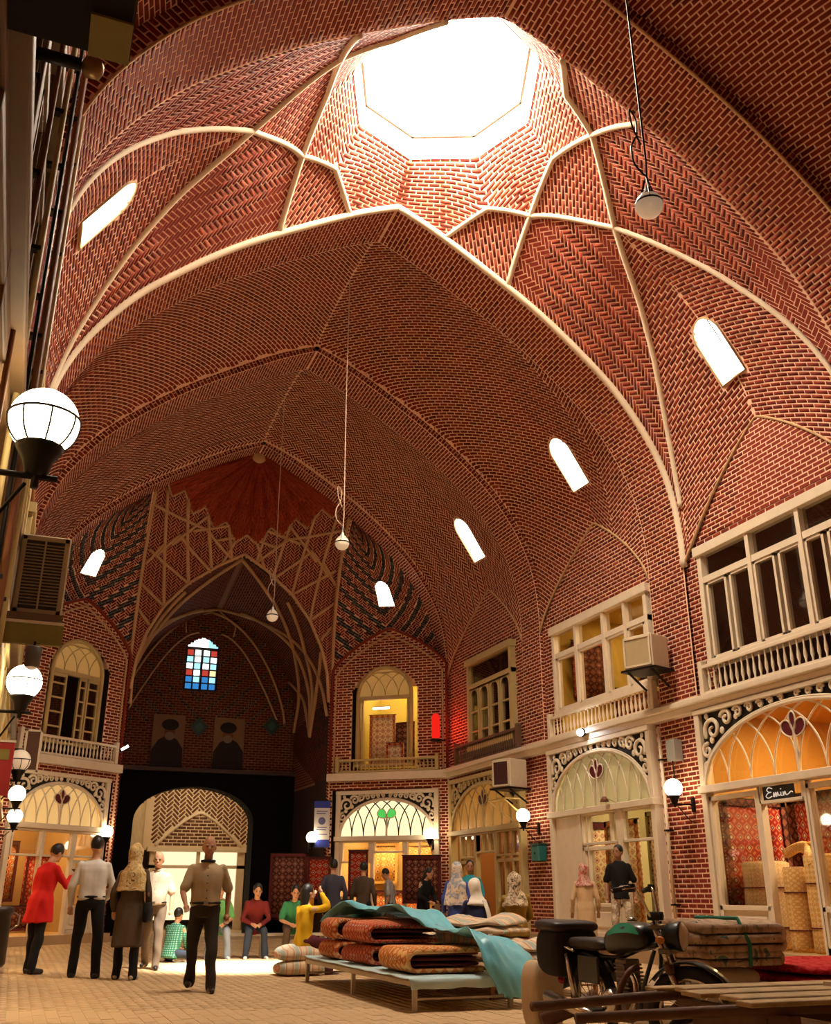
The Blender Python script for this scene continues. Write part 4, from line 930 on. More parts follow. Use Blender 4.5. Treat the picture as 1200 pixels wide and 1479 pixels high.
wall_lamp('lit globe lamp on the left wall just past the unlit one',(-.17,22.6,3.03),(-.40,0,0),.17,True,False)
wall_lamp('lit globe lamp lowest on the left wall, nearest the end wall',(-.16,24.0,2.68),(-.40,0,0),.16,True,False)
wall_lamp('lit globe lamp on the pier between the tulip and pale shopfronts',(10.22,14.28,2.76),(.38,0,0),.15,True,False)
wall_lamp('lit globe lamp on the pier beside the amber shopfront',(10.22,19.85,2.68),(.38,0,0),.15,True,False)
wall_lamp('lit globe lamp at the corner between amber and green-leaf shopfronts',(9.98,24.72,2.54),(.2,.25,0),.15,True,False)
wall_lamp('lit globe lamp on the dark portal jamb beside the blue banner',(7.35,26.7,2.5),(0,.25,0),.15,True,False)
wall_lamp('lit globe lamp on the dark portal jamb behind the white-shirted man',(2.02,26.6,2.53),(0,.3,0),.15,True,False)
def hanging_lamp(label,x,y,z,R,ztop,cord):
    r=thing('hanging_lamp',label,'lamp',(x,y,z),0,'globe lamps hung from the vault')
    MB().sphere((0,0,0),R,24,14).build('globe',GLOBE_OFF,r,True)
    MB().lathe([(R*1.02,.0),(R*1.03,R*.16),(R*.98,R*.2)],(0,0,0),20,False).build('band',IRON,r,True)
    MB().lathe([(R*.8,R*.62),(R*.55,R*.95),(R*.25,R*1.2),(R*.2,R*1.6)],(0,0,0),14).build('cap',IRON if cord is IRON else GLOBE_OFF,r,True)
    for k in range(3):
        t=k*2*PI/3; MB().tube([(R*.98*math.cos(t),R*.98*math.sin(t),.1*R),(R*.5*math.cos(t),R*.5*math.sin(t),R*1.3),(0,0,R*2.6)],.008,5).build('hanger',IRON,r)
    MB().tube([(0,0,R*1.5),(.02,0,R*4),(0,.01,(ztop-z)*.5),(0,0,ztop-z)],.011,6).build('cord',cord,r)
    pts=[(0.02,0,R*2.5),(-.12,0,R*3.5),(-.14,0,R*5),(-.05,.02,R*6.5),(-.04,.02,R*8),(-.12,0,R*8.6),(-.1,0,R*7),(-.02,0,R*5.5)]
    P=smooth3(pts); MB().tube(P,.010,5).build('cord_loop',cord,r)
    return r
def smooth3(pts,k=6):
    P=[Vector(p) for p in pts]; out=[]
    for i in range(len(P)-1):
        p0,p1,p2,p3=P[max(i-1,0)],P[i],P[i+1],P[min(i+2,len(P)-1)]
        for j in range(k):
            t=j/k; out.append(.5*((2*p1)+(p2-p0)*t+(2*p0-5*p1+4*p2-p3)*t*t+(3*p1-p0-3*p2+p3)*t**3))
    return out+[P[-1]]
CORDW=mat('pale cord',(.6,.42,.3),.8)
hanging_lamp('unlit globe lamp hung on a black cord under the shadowed near vault',5,6.48,7.46,.137,13.3,IRON)
hanging_lamp('unlit globe lamp hung on a pale looped cord under the plain vault',5,16.78,7.32,.135,13.35,CORDW)
hanging_lamp('unlit globe lamp hung before the dark end portal',5,22.5,7.35,.14,13.3,CORDW)
# floodlight on the cornice
r=thing('floodlight','dazzling white floodlight on the cornice above the pale shopfront','lamp',(10.3,17.3,4.12))
MB().lathe([(.03,.1),(.075,.06),(.085,0)],(0,0,0),16,axis='x').build('housing',IRON,r,True,Matrix.Rotation(.5,4,'Z'))
MB().sphere((-.03,0,0),.07,16,10).build('bulb',emission('floodlight bulb',(.95,.97,1),60.),r,True)
MB().tube([(.05,0,0),(.2,0,-.02)],.02,6).build('bracket',IRON,r)
# red lamp
r=thing('red_lamp','glowing red tube lamp in the corner beside the round-headed yellow window','lamp',(10.08,24.5,4.95))
MB().lathe([(.06,0),(.11,.05),(.11,.62),(.06,.68)],(0,0,0),14).build('tube',emission('red glow',(1,.02,.01),.55),r,True)
MB().lathe([(.15,-.05),(.16,0),(.1,.02)],(0,0,0),14).build('tray',IRON,r,True)
l=bpy.data.lights.new('red_bulb','POINT'); l.energy=14; l.color=(1,.03,.02); l.shadow_soft_size=.05; o=bpy.data.objects.new('red_bulb',l); COL.objects.link(o); o.parent=r; o.location=(-.05,-.18,.25)
MB().box(-.02,.28,-.02,.02,-.04,0).build('bracket',IRON,r)
r=thing('tube_light','short white tube light on the corner by the dark portal','lamp',(2.12,26.2,4.5))
MB().tube([(0,0,0),(.16,-.02,.1)],.03,8).build('tube',emission('tube glow',(1,.95,.85),7.),r,True); MB().box(-.03,.0,-.02,.25,-.06,.0).build('holder',IRON,r)
# coolers
ACW=mat('cooler casing',(.62,.52,.36),.5,noise=.08); ACT=mat('cooler tan casing',(.40,.30,.16),.55,noise=.1); ACD=mat('cooler dark grille',(.05,.012,.01),.6)
def cooler(label,x,y,z,rz,w,d,h,slats,casing,front,mount=True,vsl=False):
    r=thing('air_cooler',label,'air cooler',(x,y,z),rz,'air coolers fixed to the walls')
    MB().box(-w/2,w/2,-d/2,d/2,0,h,.015).build('casing',casing,r)
    MB().box(-w/2+.05,w/2-.05,-d/2-.012,-d/2,.06,h-.06).build('grille_recess',front,r)
    fr=MB().box(-w/2+.02,-w/2+.055,-d/2-.03,-d/2,.03,h-.03).box(w/2-.055,w/2-.02,-d/2-.03,-d/2,.03,h-.03).box(-w/2+.02,w/2-.02,-d/2-.03,-d/2,h-.065,h-.03).box(-w/2+.02,w/2-.02,-d/2-.03,-d/2,.03,.065); fr.build('grille_frame',casing,r)
    for k in range(slats):
        zz=.09+(h-.18)*(k+.5)/slats; MB().box(-w/2+.055,w/2-.055,-d/2-.03,-d/2-.012,zz-.0035,zz+.0035).build('slat',casing,r)
    if vsl: MB().box(-.008,.008,-d/2-.034,-d/2-.012,.06,h-.06).build('centre_bar',casing,r)
    if mount:
        m=MB().box(-w/2-.06,w/2+.06,-d/2-.04,d/2+.05,-.04,0); m.build('shelf',IRON,r)
        for s in (-1,1): MB().bar((s*w*.4,-d/2,-.03),(s*w*.4,d/2+.02,-.3),.03,.03).build('strut',IRON,r)
    return r
cooler('tan louvred air cooler jutting from the left wall',-.13,9.3,3.41,0,.44,.36,.78,20,ACT,mat('cooler shadow grille',(.03,.02,.015),.7),False,True)
cooler('pale boxy air cooler on an iron shelf beside the lit ochre room',10.1,14.55,4.82,RZR+.35,.62,.5,.60,0,ACW,ACT)
cooler('cream air cooler with dark red grille above the amber shopfront',10.08,20.15,3.28,RZR+.35,.55,.55,.62,0,ACW,ACD)
# angle-iron bracket under it
r=thing('iron_bracket','yellow angle-iron bracket below the cream air cooler','bracket',(10.1,20.5,3.05)); YI=mat('yellow bracket paint',(.6,.42,.14),.6)
for p,q in (((-.2,.45,.02),(.35,.45,.02)),((-.2,-.35,.02),(.35,-.35,.02)),((-.2,.45,.02),(.4,.3,-.45)),((-.2,-.35,.02),(.4,-.35,-.45)),((-.2,-.35,.02),(-.2,.45,.02))): MB().bar(p,q,.03,.03).build('angle_bar',YI,r)
# boards and shade lamp under the left cooler
OLIVE=mat('olive board',(.22,.18,.03),.6,noise=.15)
r=thing('sign_board','olive sign board under the louvred cooler on the left wall','board',(-.12,9.1,3.1))
MB().box(-.42,.22,-.16,.4,.24,.30).build('shelf_board',mat('brown shelf',(.14,.07,.03),.6),r); MB().box(-.42,.24,-.18,-.12,.02,.2).build('board',OLIVE,r); MB().box(-.42,.24,-.19,-.11,.2,.225).build('edging',PAINT,r)
r=thing('spot_lamp','small grey drum lamp hung below the olive sign board','lamp',(-.10,8.9,2.92))
MB().lathe([(.05,-.01),(.062,.0),(.07,.16),(.06,.17)],(0,0,0),16).build('shade',mat('grey lamp shade',(.12,.11,.10),.5),r,True); MB().sphere((0,0,-.005),.05,14,8,sz=.5).build('bulb',GLOBE_OFF,r,True); MB().tube([(0,0,.16),(0,.02,.22)],.012,6).build('stem',IRON,r)
# pipes and conduits on the left wall close to the viewer
RUSTP=mat('rust pipe',(.22,.08,.03),.6); BRNP=mat('brown pipe',(.16,.09,.04),.6)
for k,(y,rr,mt,lab) in enumerate(((4.5,.014,BRNP,'thin brown pipe'),(5.3,.018,RUSTP,'rust-red pipe'),(6.1,.022,PAINT_Y,'yellowed pipe'),(6.7,.018,IRON,'thin black conduit'),(7.3,.03,RUSTP,'thick rusty pipe'),(7.9,.02,PAINT_Y,'slim yellowed pipe'))):
    r=thing('wall_pipe','vertical %s running up the left wall near the large globe lamp'%lab,'pipe',(-.44+.02*k,y,0),0,'pipes on the left wall'); MB().tube([(0,0,.3),(0,0,8.)],rr,8).build('pipe',mt,r,True)
    for z in (3.2,5.2,6.4,7.4): MB().box(-.12,.0,-rr-.01,rr+.01,z,z+.03).build('clip',IRON,r)
# black bracket arm and board overhead at the left
r=thing('bracket_arm','black iron bracket arm with a brass-coloured end high on the left wall','bracket',(-.5,4.2,5.1)); MB().tube([(0,0,0),(.27,0,0)],.035,8).build('arm',IRON,r,True); MB().lathe([(.02,0),(.055,.02),(.055,.09),(.02,.11)],(.27,0,0),12,axis='x').build('end_cap',mat('brass end',(.3,.17,.06),.4,metal=.5),r,True)
r=thing('overhead_sign','dark box sign with an olive panel hung overhead on the left wall','sign',(-.3,2.5,4.02))
MB().box(-.3,.30,-.6,.5,.0,.14,.01).build('box',DARK,r); MB().box(.15,.296,.30,.495,-.012,-.001).build('olive_panel',OLIVE,r); MB().box(-.3,-.2,-.1,.1,.1,.9).build('hanger',IRON,r)
r=thing('wall_panel','dark panel in a cream frame jutting from the left wall above the unlit globe lamp','sign',(.0,21.6,3.4)); MB().box(-.14,.14,-.02,.02,0,.8).build('panel',mat('brown panel',(.1,.04,.02),.6),r); [MB().box(*b).build('frame_bar',PAINT,r) for b in ((-.16,-.12,-.03,.03,-.02,.82),(.12,.16,-.03,.03,-.02,.82),(-.16,.16,-.03,.03,-.02,.02),(-.16,.16,-.03,.03,.78,.82))]; MB().box(-.5,-.14,-.015,.015,.4,.43).build('bracket',IRON,r)
r=thing('wall_sign','upright red sign board jutting from the left wall above the litter bin','sign',(-.36,15.6,2.4)); MB().box(-.18,.12,-.03,.03,0,.75,.01).build('board',mat('red sign',(.35,.015,.012),.5),r); MB().box(-.12,.06,-.034,-.03,.5,.65).build('ochre_field',OLIVE,r); MB().box(-.2,.13,-.035,.035,.75,.78).build('top_rail',PAINT,r)
# litter bin
r=thing('litter_bin','dark metal litter bin standing on the left plinth','bin',(-.16,15.0,.2)); MB().lathe([(.17,0),(.2,.04),(.2,.62),(.22,.64),(.22,.72),(.19,.73)],(0,0,0),20).build('drum',mat('bin metal',(.035,.025,.02),.4,metal=.4),r,True); MB().tube([(.2,.0,.45),(.29,0,.5),(.30,0,.62),(.22,0,.66)],.012,6).build('handle',mat('steel',(.5,.45,.4),.3,metal=1),r)
# blue and white banner
r=thing('banner','narrow blue and white vertical banner on the pier beside the green-leaf shopfront','banner',(7.62,26.72,2.25),RCH*.5)
BLU=mat('banner blue',(.03,.05,.35),.7); WHI=mat('banner white',(.6,.58,.55),.8)
MB().box(-.21,.21,-.012,.012,.0,1.2).build('cloth',WHI,r); MB().box(-.215,.215,-.018,-.012,1.02,1.2).build('top_band',BLU,r); MB().box(-.215,.215,-.018,-.012,0,.2).build('bottom_band',BLU,r)
for k,(a,b,z) in enumerate(((-.15,.15,.92),(-.15,.1,.86),(-.12,.14,.5),(-.15,.12,.44),(-.1,.15,.32))): MB().box(a,b,-.016,-.012,z,z+.025).build('print_line',mat('banner print',(.12,.12,.25),.8),r)
MB().lathe([(.02,0),(.09,.004),(.1,.006)],(0,-.012,.68),16,axis='y').build('print_roundel',mat('banner print',(.12,.12,.25),.8),r); MB().tube([(-.24,0,1.2),(.24,0,1.2)],.018,8).build('rod',IRON,r)
# teal meter box
r=thing('meter_box','small teal metal box on the brick pier between amber and pale shopfronts','box',(10.5,19.72,1.74),RZR); MB().box(-.19,.19,-.1,.1,0,.32,.015).build('case',mat('teal paint',(.02,.16,.14),.4),r); MB().box(-.2,.2,-.11,.1,.32,.36).build('lid',mat('teal lid',(.01,.06,.05),.4),r); MB().sphere((0,-.105,.16),.02,8,6).build('lock',IRON,r)
# lettered name plate in the tulip shop
r=thing('name_plate','dark name plate with white handwritten lettering over the tulip shop door','sign',(XF-.03,12.02,2.41),RZR); MB().box(-.40,.28,-.006,.006,0,.21).build('plate',mat('plate black',(.012,.01,.01),.3),r)
def stroke(pts): MB().tube(smooth3([(x,-.012,z) for x,z in pts]),.008,5).build('letter',mat('plate white',(.85,.8,.72),.5,emit=.25,ecol=(1,.9,.8)),r,True)
stroke([(-.18,.16),(-.25,.18),(-.30,.15),(-.26,.115),(-.21,.11),(-.28,.10),(-.33,.06),(-.28,.03),(-.2,.05)])
stroke([(-.17,.04),(-.15,.10),(-.145,.04),(-.11,.10),(-.10,.04),(-.07,.10),(-.05,.05),(-.02,.06)]); stroke([(.0,.10),(.0,.05),(.03,.045)]); stroke([(.0,.14),(.012,.145)]); stroke([(.05,.10),(.055,.045),(.09,.10),(.11,.05),(.16,.06),(.22,.09),(.25,.075)])
# electric bits on the pier between the shops
r=thing('switch_box','small grey switch box on the brick pier below the pale air cooler','box',(10.5,14.55,3.25),RZR); MB().box(-.12,.12,-.08,.1,0,.36,.01).build('case',mat('grey case',(.3,.28,.24),.5),r); MB().tube([(0,-.05,0),(.03,-.06,-.3),(-.02,-.03,-.6)],.012,5).build('cable',IRON,r)
r=thing('drain_pipe','cream vertical conduit running down the brick pier by the tulip shopfront','pipe',(10.5,14.95,.3),0); MB().tube([(0,0,0),(0,0,3.6)],.03,8).build('pipe',PAINT,r,True); [MB().box(-.04,.1,-.045,.045,z,z+.03).build('clip',IRON,r) for z in (.6,1.8,3.0)]
r=thing('camera_lamp','small hooded lamp on an arm over the pale fanlight','lamp',(10.35,16.55,2.72),RZR); MB().tube([(0,.15,0),(0,0,.05),(-.06,-.05,.08)],.012,6).build('arm',PAINT_Y,r); MB().lathe([(.09,0),(.05,.08),(.02,.1)],(-.06,-.05,0),12).build('hood',mat('hood',(.2,.07,.04),.5),r,True)
# ---------------------------------------------------------------- people
def remesh(mb, name, voxel=.014, smooth=6, wrinkle=0., seed=0):
    me=mb.mesh('tmp'); o=bpy.data.objects.new('tmp',me); COL.objects.link(o)
    m=o.modifiers.new('r','REMESH'); m.mode='VOXEL'; m.voxel_size=voxel; m.use_smooth_shade=True
    s=o.modifiers.new('s','SMOOTH'); s.factor=.5; s.iterations=smooth
    dg=bpy.context.evaluated_depsgraph_get(); out=bpy.data.meshes.new_from_object(o.evaluated_get(dg),depsgraph=dg)
    bpy.data.objects.remove(o); bpy.data.meshes.remove(me); out.name=name
    if wrinkle:
        n=len(out.vertices); V=np.empty(n*3,np.float32); out.vertices.foreach_get('co',V); V=V.reshape(-1,3)
        N=np.empty(n*3,np.float32); out.vertices.foreach_get('normal',N); N=N.reshape(-1,3)
        r=np.random.default_rng(seed); d=np.zeros(n)
        for k in range(7):
            f=r.normal(0,1,3)*np.array([22,22,12]); d+=np.sin(V@f+r.uniform(0,6))*r.uniform(.4,1)
        d=np.sign(d)*np.abs(d)**.8; V=V+N*(d*wrinkle/3.)[:,None]; out.vertices.foreach_set('co',V.astype(np.float32).ravel())
    out.polygons.foreach_set('use_smooth',np.ones(len(out.polygons),bool)); out.update(); return out
HS=1.1
def ell_ball(m,c,rx,ry,rz,n=12,k=8,rot=None):
    prof=[(max(math.sin(PI*i/k),1e-3),-math.cos(PI*i/k)) for i in range(k+1)]
    V=[]
    for r,z in prof:
        for j in range(n):
            t=2*PI*j/n; p=Vector((r*math.cos(t)*rx,r*math.sin(t)*ry,z*rz)); V.append(Vector(c)+(rot@p if rot else p))
    m.add(V,[(i*n+j,i*n+(j+1)%n,(i+1)*n+(j+1)%n,(i+1)*n+j) for i in range(k) for j in range(n)]+[tuple(range(n-1,-1,-1)),tuple(k*n+j for j in range(n))])
def limb(m,pts,rs,n=12):
    m.tube(pts,rs,n)
    for p,r in zip(pts,rs): ell_ball(m,p,r*.98,r*.98,r*.98,10,6)
def loft(m,rings,n=18):
    """rings: (centre, rx, ry, tilt matrix or None)"""
    V=[]
    for c,rx,ry,R in rings:
        for j in range(n):
            t=2*PI*j/n; ct,st=math.cos(t),math.sin(t)
            p=Vector((math.copysign(abs(ct)**.85,ct)*rx,math.copysign(abs(st)**.85,st)*ry,0)); V.append(Vector(c)+(R@p if R else p))
    k=len(rings); m.add(V,[(i*n+j,i*n+(j+1)%n,(i+1)*n+(j+1)%n,(i+1)*n+j) for i in range(k-1) for j in range(n)]+[tuple(range(n-1,-1,-1)),tuple((k-1)*n+j for j in range(n))])
SKIN=mat('skin',(.48,.25,.14),.55,noise=.08,nscale=20); SKIN_D=mat('skin tanned',(.36,.17,.09),.55,noise=.08,nscale=20)
HAIR=mat('black hair',(.010,.007,.006),.5,noise=.3,nscale=40); HAIRG=mat('grey hair',(.4,.36,.32),.6); EYEM=mat('dark eye',(.01,.008,.006),.2); LIPM=mat('lip',(.3,.09,.07),.5)
def cloth(name,col,noise=.12,rough=.85): return mat('cloth '+name,col,rough,noise=noise,nscale=9,bump=.25,bscale=120,spec=.2)
BLACKC=cloth('black',(.010,.009,.010)); SHOE=mat('shoe leather',(.012,.008,.007),.35); SHOEW=mat('pale shoe',(.45,.40,.35),.5)
def pattern_cloth(name,cols,scale=18.):
    m,nt,b=nodes('cloth '+name); co=nt.nodes.new('ShaderNodeTexCoord'); t=nt.nodes.new('ShaderNodeTexNoise'); t.inputs['Scale'].default_value=scale; t.inputs['Detail'].default_value=2; t.inputs['Distortion'].default_value=1.5
    nt.links.new(co.outputs['Object'],t.inputs['Vector']); r=nt.nodes.new('ShaderNodeValToRGB'); r.color_ramp.interpolation='CONSTANT'; e=r.color_ramp.elements
    while len(e)<len(cols): e.new(.5)
    for i,c in enumerate(cols): e[i].position=0 if i==0 else .36+.28*(i-1)/max(1,len(cols)-2); e[i].color=(*c,1)
    nt.links.new(t.outputs['Fac'],r.inputs[0]); nt.links.new(r.outputs[0],b.inputs['Base Color']); b.inputs['Roughness'].default_value=.8; return m
def check_cloth(name,c0,c1,c2,scale):
    m,nt,b=nodes('cloth '+name); co=nt.nodes.new('ShaderNodeTexCoord'); w=[]
    for ax in ('X','Z'):
        t=nt.nodes.new('ShaderNodeTexWave'); t.bands_direction=ax; t.inputs['Scale'].default_value=scale; nt.links.new(co.outputs['Object'],t.inputs['Vector']); w.append(t)
    a=nt.nodes.new('ShaderNodeMath'); a.operation='ADD'; nt.links.new(w[0].outputs['Fac'],a.inputs[0]); nt.links.new(w[1].outputs['Fac'],a.inputs[1])
    r=nt.nodes.new('ShaderNodeValToRGB'); r.color_ramp.interpolation='CONSTANT'; e=r.color_ramp.elements; e.new(.5)
    mp=nt.nodes.new('ShaderNodeMath'); mp.operation='MULTIPLY'; mp.inputs[1].default_value=.5; nt.links.new(a.outputs[0],mp.inputs[0])
    for i,(p,c) in enumerate(((0,c0),(.45,c1),(.8,c2))): e[i].position=p; e[i].color=(*c,1)
    nt.links.new(mp.outputs[0],r.inputs[0]); nt.links.new(r.outputs[0],b.inputs['Base Color']); b.inputs['Roughness'].default_value=.8; return m
NP=0
def person(label, loc, rz, H=1.72, hip=None, lean=0., legs=None, arms=None, head=(0.,0.), skin=None, hair='short', hairm=None, top=None, sleeve='short', trousers=None, coat=None, hem=.5, skirt=None, scarf=None, drape=0., shoes=None, belly=0., belt=None, stout=1., collar=None, face=True, group='people in the hall', cat='person', bag=None, sash=None):
    """facing local -Y. legs: per side (thigh pitch, spread, knee bend) in degrees; arms: per side (elbow, hand) or None"""
    global NP; NP+=1
    r=thing('person',label,cat,loc,rz,group); k=H/1.72; V3=lambda x,y,z:Vector((x,y,z))*k
    skin=skin or SKIN; legs=legs or {1:(0,3,0),-1:(0,3,0)}; R=math.radians
    J={}
    for s in (1,-1):
        th,sp,kn=legs[s]; hipj=V3(s*.09,0,0)
        d1=Vector((s*math.sin(R(sp)),-math.sin(R(th)),-math.cos(R(th)))); d1.normalize(); kneej=hipj+d1*.43*k
        a=th-kn; d2=Vector((s*math.sin(R(sp))*.6,-math.sin(R(a)),-math.cos(R(a)))); d2.normalize(); ank=kneej+d2*.42*k
        J[s]=[hipj,kneej,ank,d2]
    hz=(hip*1.0 if hip is not None else max(-min(J[1][2].z,J[-1][2].z)+.075*k,0))
    off=Vector((0,0,hz))
    for s in (1,-1): J[s]=[J[s][0]+off,J[s][1]+off,J[s][2]+off,J[s][3]]
    RL=Matrix.Rotation(R(-lean),3,'X'); pel=off
    up=lambda h,y=0.,x=0.:pel+RL@V3(x,y,h)     # point on the torso, h above the hip joints
    HR=Matrix.Rotation(R(head[0]),3,'Z')@Matrix.Rotation(R(-lean*.5-head[1]),3,'X')
    neck=up(.545,.0); hc=neck+RL@V3(0,-.018,.045)+HR@V3(0,-.014,.115)
    hp=lambda x,y,z:hc+HR@V3(x,y,z)*1.08
    AR={}
    for s in (1,-1):
        sh=up(.455,.0,s*.168*(.5+.5*stout)); 
        if arms and arms.get(s): e,h=[V3(*p) for p in arms[s]]
        else: e=up(.24,.03,s*.235*(.6+.4*stout)); h=up(-.02,-.05,s*.255*(.6+.4*stout))
        # keep limb lengths human
        d=e-sh; e=sh+d.normalized()*.285*k; d=h-e; h=e+d.normalized()*.25*k
        AR[s]=(sh,e,h)
    # ---- body
    m=MB()
    loft(m,[(up(-.06),.125*k,.09*k,RL),(up(.06),.135*k,.09*k,RL),(up(.2),.115*k,.08*k,RL),(up(.38),.14*k,.09*k,RL),(up(.48),.145*k,.08*k,RL),(up(.54),.07*k,.055*k,RL)])
    limb(m,[up(.5),neck,neck+(hc-neck)*.5],[.06*k,.053*k,.052*k])
    ell_ball(m,hp(0,.012,.02),0.0810*k,0.0994*k,0.1134*k,16,12,HR); ell_ball(m,hp(0,-.022,-.045),0.0605*k,0.0670*k,0.0734*k,14,10,HR)
    m.add([hp(-.012,-.082,-.002),hp(.012,-.082,-.002),hp(.017,-.088,-.034),hp(-.017,-.088,-.034),hp(0,-.108,-.03),hp(0,-.082,.02)],[(0,1,5),(0,5,4,3),(1,2,4,5),(2,3,4),(0,3,2,1)])
    for s in (1,-1): ell_ball(m,hp(s*.076,.014,-.008),.010*k,.018*k,.030*k,8,6,HR)
    ell_ball(m,hp(0,-.088,-.066),.02*k,.01*k,.008*k,8,6,HR)
    for s in (1,-1):
        sh,e,h=AR[s]; limb(m,[sh,sh+(e-sh)*.5,e],[.048*k,.043*k,.036*k]); limb(m,[e,e+(h-e)*.35,h],[.036*k,.037*k,.025*k])
        d=(h-e).normalized(); sd=d.cross(Vector((0,1,0)));  sd=(sd if sd.length>.1 else Vector((1,0,0))).normalized(); nn=sd.cross(d).normalized()
        BR=Matrix((sd,nn,d)).transposed(); pc=h+d*.05*k
        Bq=Matrix((nn,sd,d)).transposed(); ell_ball(m,pc,.018*k,.042*k,.052*k,10,8,Bq)
        for q,(o,L) in enumerate(((-.03,.062),(-.010,.072),(.011,.068),(.031,.054))):
            b=pc+d*.035*k+sd*o*k; c1=b+(d*.75-nn*s*0+Vector((0,-.35,0))).normalized()*L*.55*k; c2=c1+(d*.6+Vector((0,-.75,0))).normalized()*L*.45*k
            m.tube([b,c1,c2],[.0095*k,.009*k,.0075*k],7)
        tb=pc-d*.02*k+Vector((0,-.03,0))*k; m.tube([pc-d*.02*k,tb+d*.01*k,tb+d*.045*k+Vector((0,-.012,0))*k],[.014*k,.0115*k,.009*k],7)
        hj,kj,aj,d2=J[s]; limb(m,[hj,hj+(kj-hj)*.5,kj],[.075*k,.064*k,.048*k]); limb(m,[kj,kj+(aj-kj)*.3,aj],[.047*k,.048*k,.033*k])
        ft=Vector((s*.02,-1,0)).normalized(); limb(m,[aj+Vector((0,.02*k,-.04*k)),aj+ft*.10*k+Vector((0,0,-.052*k)),aj+ft*.16*k+Vector((0,0,-.056*k))],[.03*k,.03*k,.022*k],8)
    body=obj('body',remesh(m,'body',.0115*k,3),skin,r)
    # ---- face details
    if face:
        for s in (1,-1):
            mm=MB(); ell_ball(mm,hp(s*.028,-.077,.004),.0115*k,.008*k,.007*k,8,6,HR); mm.build('eye',EYEM,r,True)
            mm=MB(); mm.tube([hp(s*.012,-.083,.022),hp(s*.03,-.082,.028),hp(s*.046,-.07,.022)],.0045*k,5); mm.build('eyebrow',hairm or HAIR,r,True)
        mm=MB(); ell_ball(mm,hp(0,-.089,-.066),.022*k,.008*k,.006*k,8,6,HR); mm.build('lips',LIPM,r,True)
    # ---- hair or scarf
    if scarf is None and hair:
        m=MB(); hm=hairm or HAIR
        if hair in ('short','long'):
            ell_ball(m,hp(0,.024,.035),0.0896*k,0.1015*k,0.1080*k,16,12,HR)
            if hair=='long': loft(m,[(hp(0,.04,.05),.085*k,.085*k,HR),(hp(0,.055,-.08),.09*k,.06*k,HR),(hp(0,.07,-.22),.08*k,.04*k,HR)],12); 
            me=remesh(m,'hair',.012*k,2,.006*k,NP)
            o=obj('hair',me,hm,r)
        elif hair=='bald':
            for s in (1,-1): ell_ball(m,hp(s*.062,.035,-.005),.022*k,.05*k,.045*k,10,8,HR)
            ell_ball(m,hp(0,.08,-.015),.06*k,.025*k,.045*k,10,8,HR); obj('hair',remesh(m,'hair',.011*k,2),hm,r)
    if scarf is not None:
        m=MB(); n=18
        ell_ball(m,hp(0,.022,.03),0.1037*k,0.1166*k,0.1242*k,16,12,HR)
        loft(m,[(hp(0,.03,.0),.098*k,.105*k,HR),(hp(0,.03,-.07),.098*k,.10*k,HR),(neck+RL@V3(0,.02,.03),.092*k,.092*k,RL),(up(.50,.012),.145*k,.115*k,RL),(up(.46,.014),.19*k,.128*k,RL),(up(.42-drape,.02),(.19+drape*.18)*k,(.135+drape*.12)*k,RL)],n)
        me=remesh(m,'headscarf',.013*k,3,.020*k,NP+5)
        # leave the face free
        bm=bmesh.new(); bm.from_mesh(me); inv=HR.transposed()
        dele=[v for v in bm.verts if (lambda q:(q.y<-.045*k and (q.x/(.062*k))**2+((q.z+.02*k)/(.085*k))**2<1))(inv@(v.co-hc))]
        bmesh.ops.delete(bm,geom=dele,context='VERTS'); bm.to_mesh(me); bm.free(); obj('headscarf',me,scarf,r)
    # ---- upper garment
    gar=coat or top
    if gar is not None:
        m=MB(); w=stout
        hw_=1.12 if coat is not None else 1.; rings=[(up(-.10),.165*k*w*hw_,.125*k*w*hw_*1.05+belly*.3*k,RL),(up(.03,-belly*.3),.165*k*w*hw_,.122*k*w*hw_*1.05+belly*.75*k,RL),(up(.15,-belly*.4),.158*k*w,.118*k*w+belly*.8*k,RL),(up(.3,-belly*.15),.172*k*w,.122*k*w+belly*.35*k,RL),(up(.41),.190*k*w,.118*k*w,RL),(up(.475),.172*k*w,.098*k*w,RL),(up(.515),.115*k,.08*k,RL),(up(.545),.07*k,.066*k,RL)]
        if coat is None: rings=rings[1:] if trousers is not None and belt else rings
        loft(m,rings)
        for s in (1,-1):
            sh,e,h=AR[s]; ell_ball(m,sh,.060*k,.062*k,.058*k)
            if sleeve=='short': limb(m,[sh,sh+(e-sh)*.45,sh+(e-sh)*.85],[.058*k,.061*k,.066*k])
            else: limb(m,[sh,sh+(e-sh)*.5,e],[.058*k,.056*k,.052*k]); limb(m,[e,e+(h-e)*.5,h-(h-e)*(.06 if sleeve=='long' else .55)],[.052*k,.048*k,.040*k])
        if coat is not None:
            hz_=hem*k
            sit=legs[1][0]>50
            if not sit:
                c0=up(-.05); n_=5; rg=[]
                for q in range(n_+1):
                    t=q/n_; z=c0.z*(1-t)+hz_*t; mid=(J[1][1]+J[-1][1])/2; rg.append((Vector((c0.x*(1-t)+mid.x*t,(c0.y*(1-t)+mid.y*t*.6),z)),(.185+.03*t)*k*w,(.15+.04*t)*k*w,None))
                loft(m,rg[::-1])
            else:
                for s in (1,-1): limb(m,[J[s][0],J[s][1]],[.10*k,.085*k])
        obj('coat' if coat is not None else 'shirt',remesh(m,'garment',.014*k,4,.017*k,NP),gar,r)
